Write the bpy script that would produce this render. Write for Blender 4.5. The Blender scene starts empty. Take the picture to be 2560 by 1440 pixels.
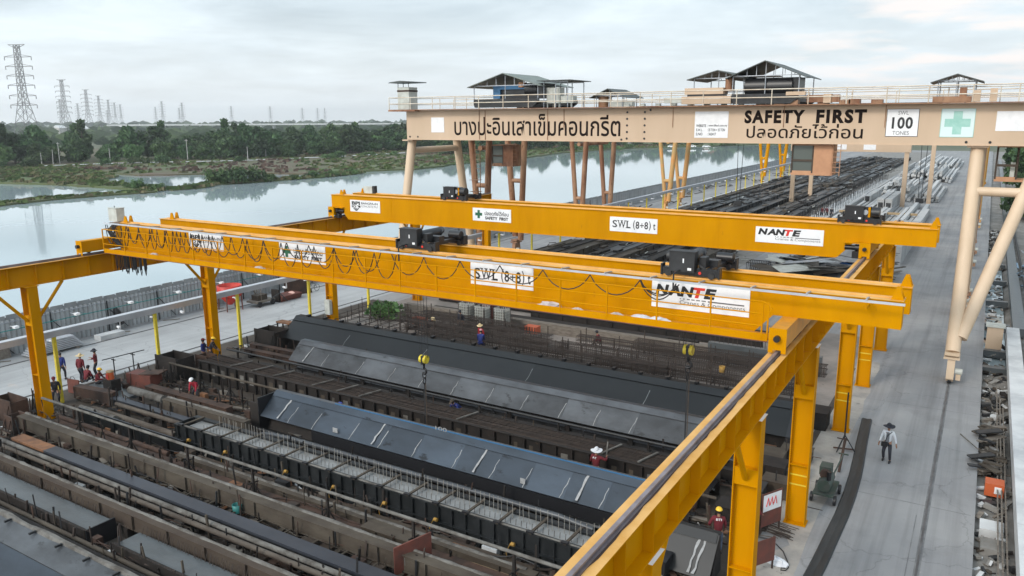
import bpy, math, random
from math import sin, cos, pi, radians
from mathutils import Vector, Matrix, Euler, noise as mnoise

# ------------------------------------------------------------------ camera, sky, sun, exposure
SC = bpy.context.scene
COL = SC.collection
CAM_H = 15.5
cd = bpy.data.cameras.new('camera')
cd.sensor_fit = 'HORIZONTAL'
cd.sensor_width = 36.0
cd.lens = 36.0 * 1976.6 / 2560.0
cd.clip_start = 0.3
cd.clip_end = 30000
cam = bpy.data.objects.new('camera', cd)
COL.objects.link(cam)
_p, _y, _r = radians(12.08), radians(30.9), radians(-0.31)
_fw = Vector((-sin(_y) * cos(_p), cos(_y) * cos(_p), -sin(_p)))
_rt0 = Vector((cos(_y), sin(_y), 0))
_up0 = _rt0.cross(_fw)
_rt = _rt0 * cos(_r) + _up0 * sin(_r)
_up = _up0 * cos(_r) - _rt0 * sin(_r)
_M = Matrix((_rt, _up, -_fw)).transposed().to_4x4()
_M.translation = Vector((0, 0, CAM_H))
cam.matrix_world = _M
SC.camera = cam

SUN_EL, SUN_AZ = radians(34), radians(198)      # azimuth clockwise from +Y: behind the camera, a little to the left
SKY_STRENGTH = 0.1
world = bpy.data.worlds.new('World')
SC.world = world
world.use_nodes = True
nt = world.node_tree
for n in list(nt.nodes):
    nt.nodes.remove(n)
def wn(t, **k):
    n = nt.nodes.new(t)
    for a, b in k.items():
        setattr(n, a, b)
    return n
wo = wn('ShaderNodeOutputWorld')
bg = wn('ShaderNodeBackground')
bg.inputs['Strength'].default_value = SKY_STRENGTH
sky = wn('ShaderNodeTexSky', sky_type='NISHITA')
sky.sun_disc = False
sky.sun_elevation = SUN_EL
sky.sun_rotation = SUN_AZ
sky.altitude = 0
sky.air_density = 1.0
sky.dust_density = 2.5
sky.ozone_density = 1.5
tc = wn('ShaderNodeTexCoord')
sep = wn('ShaderNodeSeparateXYZ')
nt.links.new(tc.outputs['Generated'], sep.inputs[0])
# flat cloud sheet: project the view direction on a plane overhead
def wmath(op, a, b=None):
    n = wn('ShaderNodeMath', operation=op)
    for i, v in enumerate((a, b)):
        if v is None:
            continue
        if hasattr(v, 'name'):
            nt.links.new(v, n.inputs[i])
        else:
            n.inputs[i].default_value = v
    return n.outputs[0]
zz = wmath('ADD', wmath('MAXIMUM', sep.outputs['Z'], 0.0), 0.10)
comb = wn('ShaderNodeCombineXYZ')
nt.links.new(wmath('DIVIDE', sep.outputs['X'], zz), comb.inputs[0])
nt.links.new(wmath('DIVIDE', sep.outputs['Y'], zz), comb.inputs[1])
n1 = wn('ShaderNodeTexNoise')
n1.inputs['Scale'].default_value = 0.62
n1.inputs['Detail'].default_value = 7
n1.inputs['Roughness'].default_value = 0.55
n1.inputs['Distortion'].default_value = 0.4
nt.links.new(comb.outputs[0], n1.inputs['Vector'])
r1 = wn('ShaderNodeValToRGB')
r1.color_ramp.elements[0].position = 0.36
r1.color_ramp.elements[0].color = (0.42, 0.42, 0.42, 1)
r1.color_ramp.elements[1].position = 0.62
r1.color_ramp.elements[1].color = (0.97, 0.97, 0.97, 1)
nt.links.new(n1.outputs['Fac'], r1.inputs[0])
n2 = wn('ShaderNodeTexNoise')
n2.inputs['Scale'].default_value = 1.5
n2.inputs['Detail'].default_value = 6
nt.links.new(comb.outputs[0], n2.inputs['Vector'])
r2 = wn('ShaderNodeValToRGB')
r2.color_ramp.elements[0].position = 0.3
r2.color_ramp.elements[0].color = (7.0, 8.2, 8.9, 1)
r2.color_ramp.elements[1].position = 0.7
r2.color_ramp.elements[1].color = (9.2, 10.4, 11.0, 1)
nt.links.new(n2.outputs['Fac'], r2.inputs[0])
mx = wn('ShaderNodeMixRGB')
nt.links.new(r1.outputs['Color'], mx.inputs['Fac'])
nt.links.new(sky.outputs['Color'], mx.inputs['Color1'])
nt.links.new(r2.outputs['Color'], mx.inputs['Color2'])
# pale band of thick air near the horizon
hz = wn('ShaderNodeValToRGB')
hz.color_ramp.elements[0].position = 0.0
hz.color_ramp.elements[0].color = (0.9, 0.9, 0.9, 1)
hz.color_ramp.elements[1].position = 0.16
hz.color_ramp.elements[1].color = (0, 0, 0, 1)
nt.links.new(sep.outputs['Z'], hz.inputs[0])
mx2 = wn('ShaderNodeMixRGB')
nt.links.new(hz.outputs['Color'], mx2.inputs['Fac'])
nt.links.new(mx.outputs['Color'], mx2.inputs['Color1'])
mx2.inputs['Color2'].default_value = (9.0, 9.55, 9.9, 1)
# the cloud sheet glows brighter towards the hidden sun
dw = wn('ShaderNodeVectorMath', operation='DOT_PRODUCT')
nt.links.new(tc.outputs['Generated'], dw.inputs[0])
dw.inputs[1].default_value = (-0.03, 0.9955, 0.09)
rw = wn('ShaderNodeValToRGB')
rw.color_ramp.elements[0].position = 0.975
rw.color_ramp.elements[0].color = (0, 0, 0, 1)
rw.color_ramp.elements[1].position = 0.9985
rw.color_ramp.elements[1].color = (1, 1, 1, 1)
nt.links.new(dw.outputs['Value'], rw.inputs[0])
r3 = wn('ShaderNodeValToRGB')
r3.color_ramp.elements[0].position = 0.47
r3.color_ramp.elements[0].color = (0, 0, 0, 1)
r3.color_ramp.elements[1].position = 0.62
r3.color_ramp.elements[1].color = (0.8, 0.8, 0.8, 1)
nt.links.new(n2.outputs['Fac'], r3.inputs[0])
mx3 = wn('ShaderNodeMixRGB')
nt.links.new(wmath('MULTIPLY', rw.outputs['Color'], r3.outputs['Color']), mx3.inputs['Fac'])
nt.links.new(mx2.outputs['Color'], mx3.inputs['Color1'])
mx3.inputs['Color2'].default_value = (10.4, 9.6, 9.2, 1)
dotn = wn('ShaderNodeVectorMath', operation='DOT_PRODUCT')
nt.links.new(tc.outputs['Generated'], dotn.inputs[0])
dotn.inputs[1].default_value = (sin(SUN_AZ) * .92, cos(SUN_AZ) * .92, .39)
glow = wmath('ADD', wmath('MULTIPLY', wmath('MAXIMUM', wmath('ADD', dotn.outputs['Value'], 0.25), 0.0), 0.75), 1.0)
vm = wn('ShaderNodeVectorMath', operation='SCALE')
nt.links.new(mx3.outputs['Color'], vm.inputs[0])
nt.links.new(glow, vm.inputs['Scale'])
nt.links.new(vm.outputs[0], bg.inputs['Color'])
nt.links.new(bg.outputs[0], wo.inputs[0])

sd = bpy.data.lights.new('sun', 'SUN')
sd.energy = 1.5
sd.angle = radians(12)
sd.color = (1.0, 0.93, 0.84)
sun = bpy.data.objects.new('sun', sd)
COL.objects.link(sun)
sun.rotation_euler = (pi / 2 - SUN_EL, 0, pi - SUN_AZ + pi * 0)
sun.location = (30, -40, 60)

SC.view_settings.view_transform = 'Standard'
SC.view_settings.look = 'None'
SC.view_settings.exposure = 0.12
SC.view_settings.gamma = 1.0
SC.cycles.max_bounces = 6
SC.cycles.diffuse_bounces = 3
SC.cycles.glossy_bounces = 3
SC.cycles.transparent_max_bounces = 4
SC.cycles.volume_bounces = 0

R = random.Random(7)

# ------------------------------------------------------------------ materials
def mat(name, col, rough=0.6, metal=0.0, col2=None, scale=1.0, amt=1.0, detail=5, bump=0.0, bscale=None,
        spots=None, stretch=None, objrand=0.0, spec=0.5, lo=0.38, hi=0.64, wear=None):
    """Principled paint/steel/concrete: base colour, a second colour in noise patches, optional spots of a third."""
    m = bpy.data.materials.new(name)
    m.use_nodes = True
    t = m.node_tree
    b = t.nodes['Principled BSDF']
    b.inputs['Roughness'].default_value = rough
    b.inputs['Metallic'].default_value = metal
    b.inputs['Specular IOR Level'].default_value = spec
    L = t.links.new
    N = t.nodes.new
    c = N('ShaderNodeTexCoord')
    vec = c.outputs['Object']
    if stretch:
        mp = N('ShaderNodeMapping')
        mp.inputs['Scale'].default_value = stretch
        L(vec, mp.inputs['Vector'])
        vec = mp.outputs[0]
    last = None
    if col2 is not None:
        n = N('ShaderNodeTexNoise')
        n.inputs['Scale'].default_value = scale
        n.inputs['Detail'].default_value = detail
        n.inputs['Roughness'].default_value = 0.62
        L(vec, n.inputs['Vector'])
        r = N('ShaderNodeValToRGB')
        r.color_ramp.elements[0].position = lo
        r.color_ramp.elements[0].color = (*col, 1)
        r.color_ramp.elements[1].position = hi
        k = [col[i] * (1 - amt) + col2[i] * amt for i in range(3)]
        r.color_ramp.elements[1].color = (*k, 1)
        L(n.outputs['Fac'], r.inputs[0])
        last = r.outputs['Color']
    else:
        rg = N('ShaderNodeRGB')
        rg.outputs[0].default_value = (*col, 1)
        last = rg.outputs[0]
    if spots:
        sc, thr, scol = spots
        n = N('ShaderNodeTexNoise')
        n.inputs['Scale'].default_value = sc
        n.inputs['Detail'].default_value = 6
        n.inputs['Roughness'].default_value = 0.7
        L(vec, n.inputs['Vector'])
        r = N('ShaderNodeValToRGB')
        r.color_ramp.elements[0].position = thr
        r.color_ramp.elements[0].color = (0, 0, 0, 1)
        r.color_ramp.elements[1].position = thr + 0.07
        r.color_ramp.elements[1].color = (1, 1, 1, 1)
        L(n.outputs['Fac'], r.inputs[0])
        x = N('ShaderNodeMixRGB')
        L(r.outputs['Color'], x.inputs['Fac'])
        L(last, x.inputs['Color1'])
        x.inputs['Color2'].default_value = (*scol, 1)
        last = x.outputs[0]
    if wear:
        # wheel tracks drawn out along the road, hairline cracks, oil drips
        mp = N('ShaderNodeMapping')
        mp.inputs['Scale'].default_value = (1.6, 0.035, 1)
        L(c.outputs['Object'], mp.inputs['Vector'])
        for vin, sc, p0, p1, f in ((mp.outputs[0], 1.0, .46, .70, wear), (c.outputs['Object'], 3.2, .66, .76, wear * .9), (c.outputs['Object'], 0.35, .5, .72, wear * .7)):
            n = N('ShaderNodeTexNoise')
            n.inputs['Scale'].default_value = sc
            n.inputs['Detail'].default_value = 7
            n.inputs['Roughness'].default_value = 0.65
            L(vin, n.inputs['Vector'])
            r = N('ShaderNodeValToRGB')
            r.color_ramp.elements[0].position = p0
            r.color_ramp.elements[0].color = (1, 1, 1, 1)
            r.color_ramp.elements[1].position = p1
            r.color_ramp.elements[1].color = (1 - f,) * 3 + (1,)
            L(n.outputs['Fac'], r.inputs[0])
            x = N('ShaderNodeMixRGB')
            x.blend_type = 'MULTIPLY'
            x.inputs['Fac'].default_value = 1
            L(last, x.inputs['Color1'])
            L(r.outputs['Color'], x.inputs['Color2'])
            last = x.outputs[0]
        v = N('ShaderNodeTexVoronoi')
        v.feature = 'DISTANCE_TO_EDGE'
        v.inputs['Scale'].default_value = 0.16
        nz = N('ShaderNodeTexNoise')
        nz.inputs['Scale'].default_value = 0.8
        nz.inputs['Detail'].default_value = 6
        L(c.outputs['Object'], nz.inputs['Vector'])
        ad = N('ShaderNodeVectorMath')
        ad.operation = 'MULTIPLY_ADD'
        L(nz.outputs['Color'], ad.inputs[0])
        ad.inputs[1].default_value = (2.2, 2.2, 0)
        L(c.outputs['Object'], ad.inputs[2])
        L(ad.outputs[0], v.inputs['Vector'])
        r = N('ShaderNodeValToRGB')
        r.color_ramp.elements[0].position = 0.0
        r.color_ramp.elements[0].color = (.74, .74, .74, 1)
        r.color_ramp.elements[1].position = 0.006
        r.color_ramp.elements[1].color = (1, 1, 1, 1)
        L(v.outputs['Distance'], r.inputs[0])
        x = N('ShaderNodeMixRGB')
        x.blend_type = 'MULTIPLY'
        x.inputs['Fac'].default_value = 1
        L(last, x.inputs['Color1'])
        L(r.outputs['Color'], x.inputs['Color2'])
        last = x.outputs[0]
    if objrand:
        oi = N('ShaderNodeObjectInfo')
        h = N('ShaderNodeHueSaturation')
        mr = N('ShaderNodeMapRange')
        mr.inputs['To Min'].default_value = 1 - objrand
        mr.inputs['To Max'].default_value = 1 + objrand
        L(oi.outputs['Random'], mr.inputs['Value'])
        L(mr.outputs[0], h.inputs['Value'])
        mr2 = N('ShaderNodeMapRange')
        mr2.inputs['To Min'].default_value = 0.5 - objrand * 0.05
        mr2.inputs['To Max'].default_value = 0.5 + objrand * 0.04
        L(oi.outputs['Random'], mr2.inputs['Value'])
        L(mr2.outputs[0], h.inputs['Hue'])
        L(last, h.inputs['Color'])
        last = h.outputs[0]
    L(last, b.inputs['Base Color'])
    if bump:
        n = N('ShaderNodeTexNoise')
        n.inputs['Scale'].default_value = bscale or scale * 6
        n.inputs['Detail'].default_value = 5
        L(vec, n.inputs['Vector'])
        bp = N('ShaderNodeBump')
        bp.inputs['Strength'].default_value = bump
        bp.inputs['Distance'].default_value = 0.05
        L(n.outputs['Fac'], bp.inputs['Height'])
        L(bp.outputs[0], b.inputs['Normal'])
    return m

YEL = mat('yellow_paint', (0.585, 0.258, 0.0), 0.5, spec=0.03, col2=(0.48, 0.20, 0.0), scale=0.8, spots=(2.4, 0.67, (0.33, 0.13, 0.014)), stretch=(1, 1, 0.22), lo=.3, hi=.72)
YTOP = mat('dusty_skylit_yellow_paint', (0.70, 0.40, 0.13), 0.6, col2=(0.60, 0.30, 0.06), scale=1.2, spots=(5, 0.66, (0.5, 0.3, 0.12)))  # paler yellow for top faces: sky sheen and dust painted into the colour
YWALK = mat('walkway_paint', (0.62, 0.27, 0.02), 0.5, col2=(0.48, 0.22, 0.04), scale=2, spots=(7, 0.64, (0.55, 0.36, 0.25)))
LEMON = mat('lemon_paint', (0.78, 0.62, 0.03), 0.5, col2=(0.5, 0.4, 0.05), scale=1.5)
CREAM = mat('cream_paint', (0.55, 0.405, 0.285), 0.55, col2=(0.50, 0.365, 0.25), scale=0.3, spots=(1.6, 0.69, (0.42, 0.27, 0.15)), stretch=(1, 1, 0.25))
CREAML = mat('pale_cream_leg_paint', (0.60, 0.455, 0.32), 0.5, col2=(0.54, 0.40, 0.27), scale=0.5, spots=(1.8, 0.69, (0.40, 0.25, 0.14)), stretch=(1, 1, 0.3))
CREAMR = mat('rust_streaked_cream_paint', (0.3690, 0.2040, 0.1125), 0.6, col2=(0.1845, 0.0714, 0.0315), scale=0.7, spots=(3, 0.6, (0.0738, 0.0255, 0.0113)), stretch=(1, 1, 0.35))
ORNG = mat('rusty_orange_paint', (0.62, 0.28, 0.08), 0.6, col2=(0.45, 0.3, 0.12), scale=0.8, spots=(3, 0.66, (0.1, 0.05, 0.03)))
BLACK = mat('black_machine_paint', (0.012, 0.012, 0.014), 0.4)
GUN = mat('dark_grey_machine_paint', (0.0252, 0.0263, 0.0291), 0.5, col2=(0.0112, 0.0112, 0.0123), scale=1.5)
STEEL = mat('grey_galvanised_steel', (0.42, 0.44, 0.47), 0.45, 0.6, col2=(0.33, 0.35, 0.38), scale=2)
SILVER = mat('silver_sheet', (0.55, 0.57, 0.60), 0.4, 0.35, col2=(0.46, 0.48, 0.52), scale=1)
RAIL = mat('worn_rail_steel', (0.27, 0.24, 0.26), 0.4, 0.3, col2=(0.19, 0.15, 0.15), scale=2.0)
RUST = mat('rust', (0.0734, 0.0395, 0.0268), 0.85, col2=(0.0319, 0.0204, 0.0160), scale=1.6, spots=(5, 0.68, (0.1403, 0.0638, 0.0319)), bump=0.2)
RUSTD = mat('dark_rusty_steel', (0.0188, 0.0132, 0.0106), 0.8, col2=(0.0085, 0.0068, 0.0059), scale=1.3, spots=(3.4, 0.62, (0.0517, 0.0319, 0.0176)), bump=0.2)
RUSTO = mat('orange_rust', (0.2400, 0.1120, 0.0520), 0.85, col2=(0.1360, 0.0680, 0.0400), scale=2)
REDOX = mat('red_oxide_paint', (0.1615, 0.0467, 0.0323), 0.7, col2=(0.0935, 0.0382, 0.0298), scale=2, spots=(4, 0.66, (0.0510, 0.0298, 0.0255)))
FORMB = mat('blue_grey_form_steel', (0.0507, 0.0652, 0.0849), 0.36, 0.45, col2=(0.0338, 0.0426, 0.0543), scale=0.6, spots=(1.7, 0.60, (0.0144, 0.0169, 0.0213)), stretch=(0.5, 1, 1))
FORMG = mat('grey_form_steel', (0.0966, 0.1038, 0.1135), 0.42, 0.35, col2=(0.0556, 0.0580, 0.0628), scale=0.9, spots=(1.3, 0.585, (0.0362, 0.0377, 0.0396)), stretch=(0.6, 1, 1))
FORMD = mat('dark_form_steel', (0.0181, 0.0191, 0.0202), 0.42, 0.35, col2=(0.0118, 0.0129, 0.0142), scale=0.5, spots=(1.1, 0.62, (0.0312, 0.0295, 0.0260)), stretch=(0.5, 1, 1))
FORMTOP = mat('slate_blue_plate', (0.0560, 0.0624, 0.0775), 0.45, 0.25, col2=(0.0388, 0.0430, 0.0538), scale=0.5, stretch=(0.4, 1, 1))
TAUPE = mat('cement_splashed_steel', (0.0487, 0.0365, 0.0262), 0.85, col2=(0.0849, 0.0697, 0.0524), scale=1.1, spots=(3.5, 0.66, (0.0189, 0.0142, 0.0110)), stretch=(0.6, 1, 1.6), bump=0.25)
BROWNST = mat('brown_channel_steel', (0.0485, 0.0329, 0.0231), 0.85, col2=(0.0693, 0.0518, 0.0375), scale=1.3, spots=(2.6, 0.66, (0.0554, 0.0236, 0.0130)), stretch=(0.5, 1, 1.5), bump=0.25)
CRUST = mat('dried_cement_crust', (0.1617, 0.1556, 0.1435), 0.95, col2=(0.0687, 0.0606, 0.0526), scale=2.2, bump=0.6, bscale=9, stretch=(0.7, 1, 1))
PIPE = mat('cement_coated_pipe', (0.1039, 0.0863, 0.0693), 0.85, col2=(0.0538, 0.0407, 0.0318), scale=1.5, bump=0.3, stretch=(0.5, 1, 1))
MOULD = mat('black_mould_steel', (0.0100, 0.0120, 0.0132), 0.5, 0.2, col2=(0.0240, 0.0264, 0.0288), scale=1.2, spots=(6, 0.74, (0.1600, 0.1600, 0.1600)))
FRESH = mat('fresh_concrete', (0.2720, 0.2822, 0.2856), 0.5, col2=(0.2040, 0.2108, 0.2108), scale=1.6, bump=0.15)
WETC = mat('wet_grey_concrete', (0.0886, 0.0994, 0.1059), 0.32, col2=(0.0670, 0.0756, 0.0799), scale=2.2, stretch=(0.5, 1.5, 1), bump=0.15)
WELD = mat('white_primer_smear', (0.3410, 0.3472, 0.3534), 0.8, col2=(0.2480, 0.2480, 0.2480), scale=6)
REBAR = mat('rusty_rebar', (0.0532, 0.0370, 0.0291), 0.8, col2=(0.0308, 0.0235, 0.0202), scale=3)
PIN = mat('pale_steel_bar', (0.34, 0.32, 0.29), 0.5, 0.4)
SLAB = mat('yard_concrete', (0.3162, 0.3128, 0.3105), 0.75, col2=(0.2093, 0.2116, 0.2205), scale=0.13, detail=8, spots=(0.55, 0.66, (0.3441, 0.3312, 0.3060)), bump=0.08, bscale=6, lo=0.34, hi=0.72, wear=.30)
SLABW = mat('white_concrete', (0.60, 0.61, 0.61), 0.7, col2=(0.44, 0.45, 0.46), scale=0.6, bump=0.08, bscale=8)
PILEC = mat('pale_pile_concrete', (0.50, 0.505, 0.50), 0.75, col2=(0.35, 0.355, 0.36), scale=0.5, objrand=0.22, bump=0.08, bscale=8)
DIRT = mat('dirty_bay_floor', (0.0343, 0.0270, 0.0209), 0.9, col2=(0.0685, 0.0547, 0.0437), scale=0.5, detail=8, spots=(1.6, 0.64, (0.0161, 0.0131, 0.0108)), bump=0.5, bscale=5)
MUD = mat('grey_mud', (0.16, 0.15, 0.135), 0.8, col2=(0.26, 0.25, 0.235), scale=0.6, detail=8, bump=0.6, bscale=4)
RUBBER = mat('rubber_strip', (0.018, 0.02, 0.021), 0.55, col2=(0.032, 0.034, 0.035), scale=1.5, spots=(5, 0.74, (0.12, 0.13, 0.13)), stretch=(3, 0.4, 1))
WHITE = mat('white_sign_board', (0.80, 0.80, 0.81), 0.5, col2=(0.72, 0.72, 0.73), scale=2)
INK = mat('black_lettering', (0.012, 0.012, 0.014), 0.5)
BROWNINK = mat('dark_brown_lettering', (0.010, 0.005, 0.004), 0.7, spec=0.1)
REDINK = mat('red_lettering', (0.62, 0.03, 0.02), 0.5)
GREYINK = mat('grey_lettering', (0.12, 0.12, 0.125), 0.5)
GREEN = mat('green_cross_paint', (0.01, 0.10, 0.05), 0.5)
MINT = mat('faded_mint_cross_paint', (0.27, 0.52, 0.45), 0.6, col2=(0.35, 0.58, 0.52), scale=2)
PALEMINT = mat('pale_mint_board', (0.62, 0.74, 0.74), 0.6)
ROOFT = mat('dark_tin_roof', (0.055, 0.062, 0.06), 0.6, 0.1, col2=(0.10, 0.115, 0.11), scale=1.5)
ROOFL = mat('sage_tin_roof', (0.22, 0.25, 0.225), 0.6, 0.1, col2=(0.16, 0.185, 0.17), scale=1.5)
BLUEM = mat('blue_cabinet_paint', (0.03, 0.13, 0.27), 0.5)
CABG = mat('pale_grey_cabinet', (0.52, 0.54, 0.50), 0.55, col2=(0.40, 0.40, 0.36), scale=1.5, spots=(2, 0.7, (0.28, 0.16, 0.09)))
FENCE = mat('galvanised_corrugated_sheet', (0.40, 0.42, 0.435), 0.5, 0.35, col2=(0.30, 0.315, 0.325), scale=0.6, spots=(1.8, 0.68, (0.55, 0.55, 0.53)), stretch=(1, 1.4, 0.3))
TEAL = mat('teal_pipe_paint', (0.03, 0.19, 0.18), 0.5)
GLASS = mat('dull_window_glass', (0.10, 0.115, 0.105), 0.12)
CABIN = mat('tan_cabin_paint', (0.50, 0.26, 0.14), 0.6, col2=(0.42, 0.21, 0.11), scale=1)
RED = mat('red_hopper_paint', (0.52, 0.035, 0.02), 0.5, col2=(0.36, 0.03, 0.02), scale=2, spots=(4, 0.7, (0.25, 0.15, 0.12)))
ORANGE = mat('orange_plastic', (0.5040, 0.1040, 0.0300), 0.5)
WATER = None
FOLI = [mat('leaves_dark', (0.026, 0.058, 0.022), 0.8, col2=(0.048, 0.092, 0.032), scale=0.35, objrand=0.35),
        mat('leaves_mid', (0.045, 0.092, 0.030), 0.8, col2=(0.075, 0.13, 0.04), scale=0.35, objrand=0.35),
        mat('leaves_light', (0.06, 0.125, 0.035), 0.8, col2=(0.09, 0.15, 0.045), scale=0.35, objrand=0.25)]
BARK = mat('bark', (0.10, 0.08, 0.06), 0.9)
FIELD = mat('scrub_field_ground', (0.115, 0.088, 0.06), 0.95, col2=(0.075, 0.095, 0.036), scale=0.035, detail=9, spots=(0.12, 0.60, (0.15, 0.088, 0.068)), bump=0.4, bscale=0.6)
GRASS = mat('bank_grass', (0.072, 0.105, 0.034), 0.95, col2=(0.10, 0.105, 0.05), scale=0.05, detail=9, spots=(0.2, 0.63, (0.045, 0.07, 0.025)), bump=0.4, bscale=0.7)
PLAIN = mat('far_plain_ground', (0.075, 0.095, 0.05), 0.95, col2=(0.12, 0.12, 0.08), scale=0.004, detail=8)
SKIN = mat('skin', (0.30, 0.155, 0.095), 0.6)
HAIR = mat('black_hair', (0.012, 0.010, 0.009), 0.6)
MAROON = mat('maroon_shirt_cloth', (0.145, 0.012, 0.020), 0.85, col2=(0.10, 0.010, 0.015), scale=6)
NAVY = mat('blue_shirt_cloth', (0.018, 0.035, 0.19), 0.85, col2=(0.012, 0.022, 0.11), scale=6)
DARKCL = mat('dark_cloth', (0.016, 0.017, 0.024), 0.85, col2=(0.03, 0.03, 0.04), scale=6)
JEANS = mat('faded_blue_cloth', (0.10, 0.13, 0.19), 0.85)
WCLOTH = mat('white_cloth', (0.66, 0.67, 0.69), 0.85, col2=(0.55, 0.56, 0.6), scale=6)
GCLOTH = mat('grey_cloth', (0.16, 0.165, 0.18), 0.85)
STRAW = mat('straw_hat', (0.62, 0.50, 0.30), 0.8, col2=(0.5, 0.38, 0.2), scale=10)
HELM = mat('yellow_helmet_plastic', (0.80, 0.50, 0.03), 0.35)
HELMB = mat('blue_helmet_plastic', (0.03, 0.05, 0.30), 0.35)
WOOD = mat('grey_timber', (0.20, 0.175, 0.145), 0.85, col2=(0.12, 0.10, 0.085), scale=2, stretch=(1, 4, 4))
WOODP = mat('pale_timber', (0.42, 0.31, 0.18), 0.85, col2=(0.3, 0.21, 0.12), scale=2, stretch=(0.6, 4, 4))
OCHRE = mat('faded_ochre_paint', (0.36, 0.19, 0.02), 0.6, col2=(.2, .12, .03), scale=5)
TRASH = mat('crumpled_plastic', (0.60, 0.57, 0.57), 0.5, col2=(0.4, 0.36, 0.36), scale=4)

def water_mat():
    m = bpy.data.materials.new('lake_water')
    m.use_nodes = True
    t = m.node_tree
    b = t.nodes['Principled BSDF']
    b.inputs['Base Color'].default_value = (0.35, 0.425, 0.45, 1)
    b.inputs['Roughness'].default_value = 0.02
    b.inputs['IOR'].default_value = 1.45
    c = t.nodes.new('ShaderNodeTexCoord')
    n = t.nodes.new('ShaderNodeTexNoise')
    n.inputs['Scale'].default_value = 0.8
    n.inputs['Detail'].default_value = 3
    t.links.new(c.outputs['Object'], n.inputs['Vector'])
    bp = t.nodes.new('ShaderNodeBump')
    bp.inputs['Strength'].default_value = 0.06
    bp.inputs['Distance'].default_value = 0.1
    t.links.new(n.outputs['Fac'], bp.inputs['Height'])
    t.links.new(bp.outputs[0], b.inputs['Normal'])
    return m
WATER = water_mat()

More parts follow.
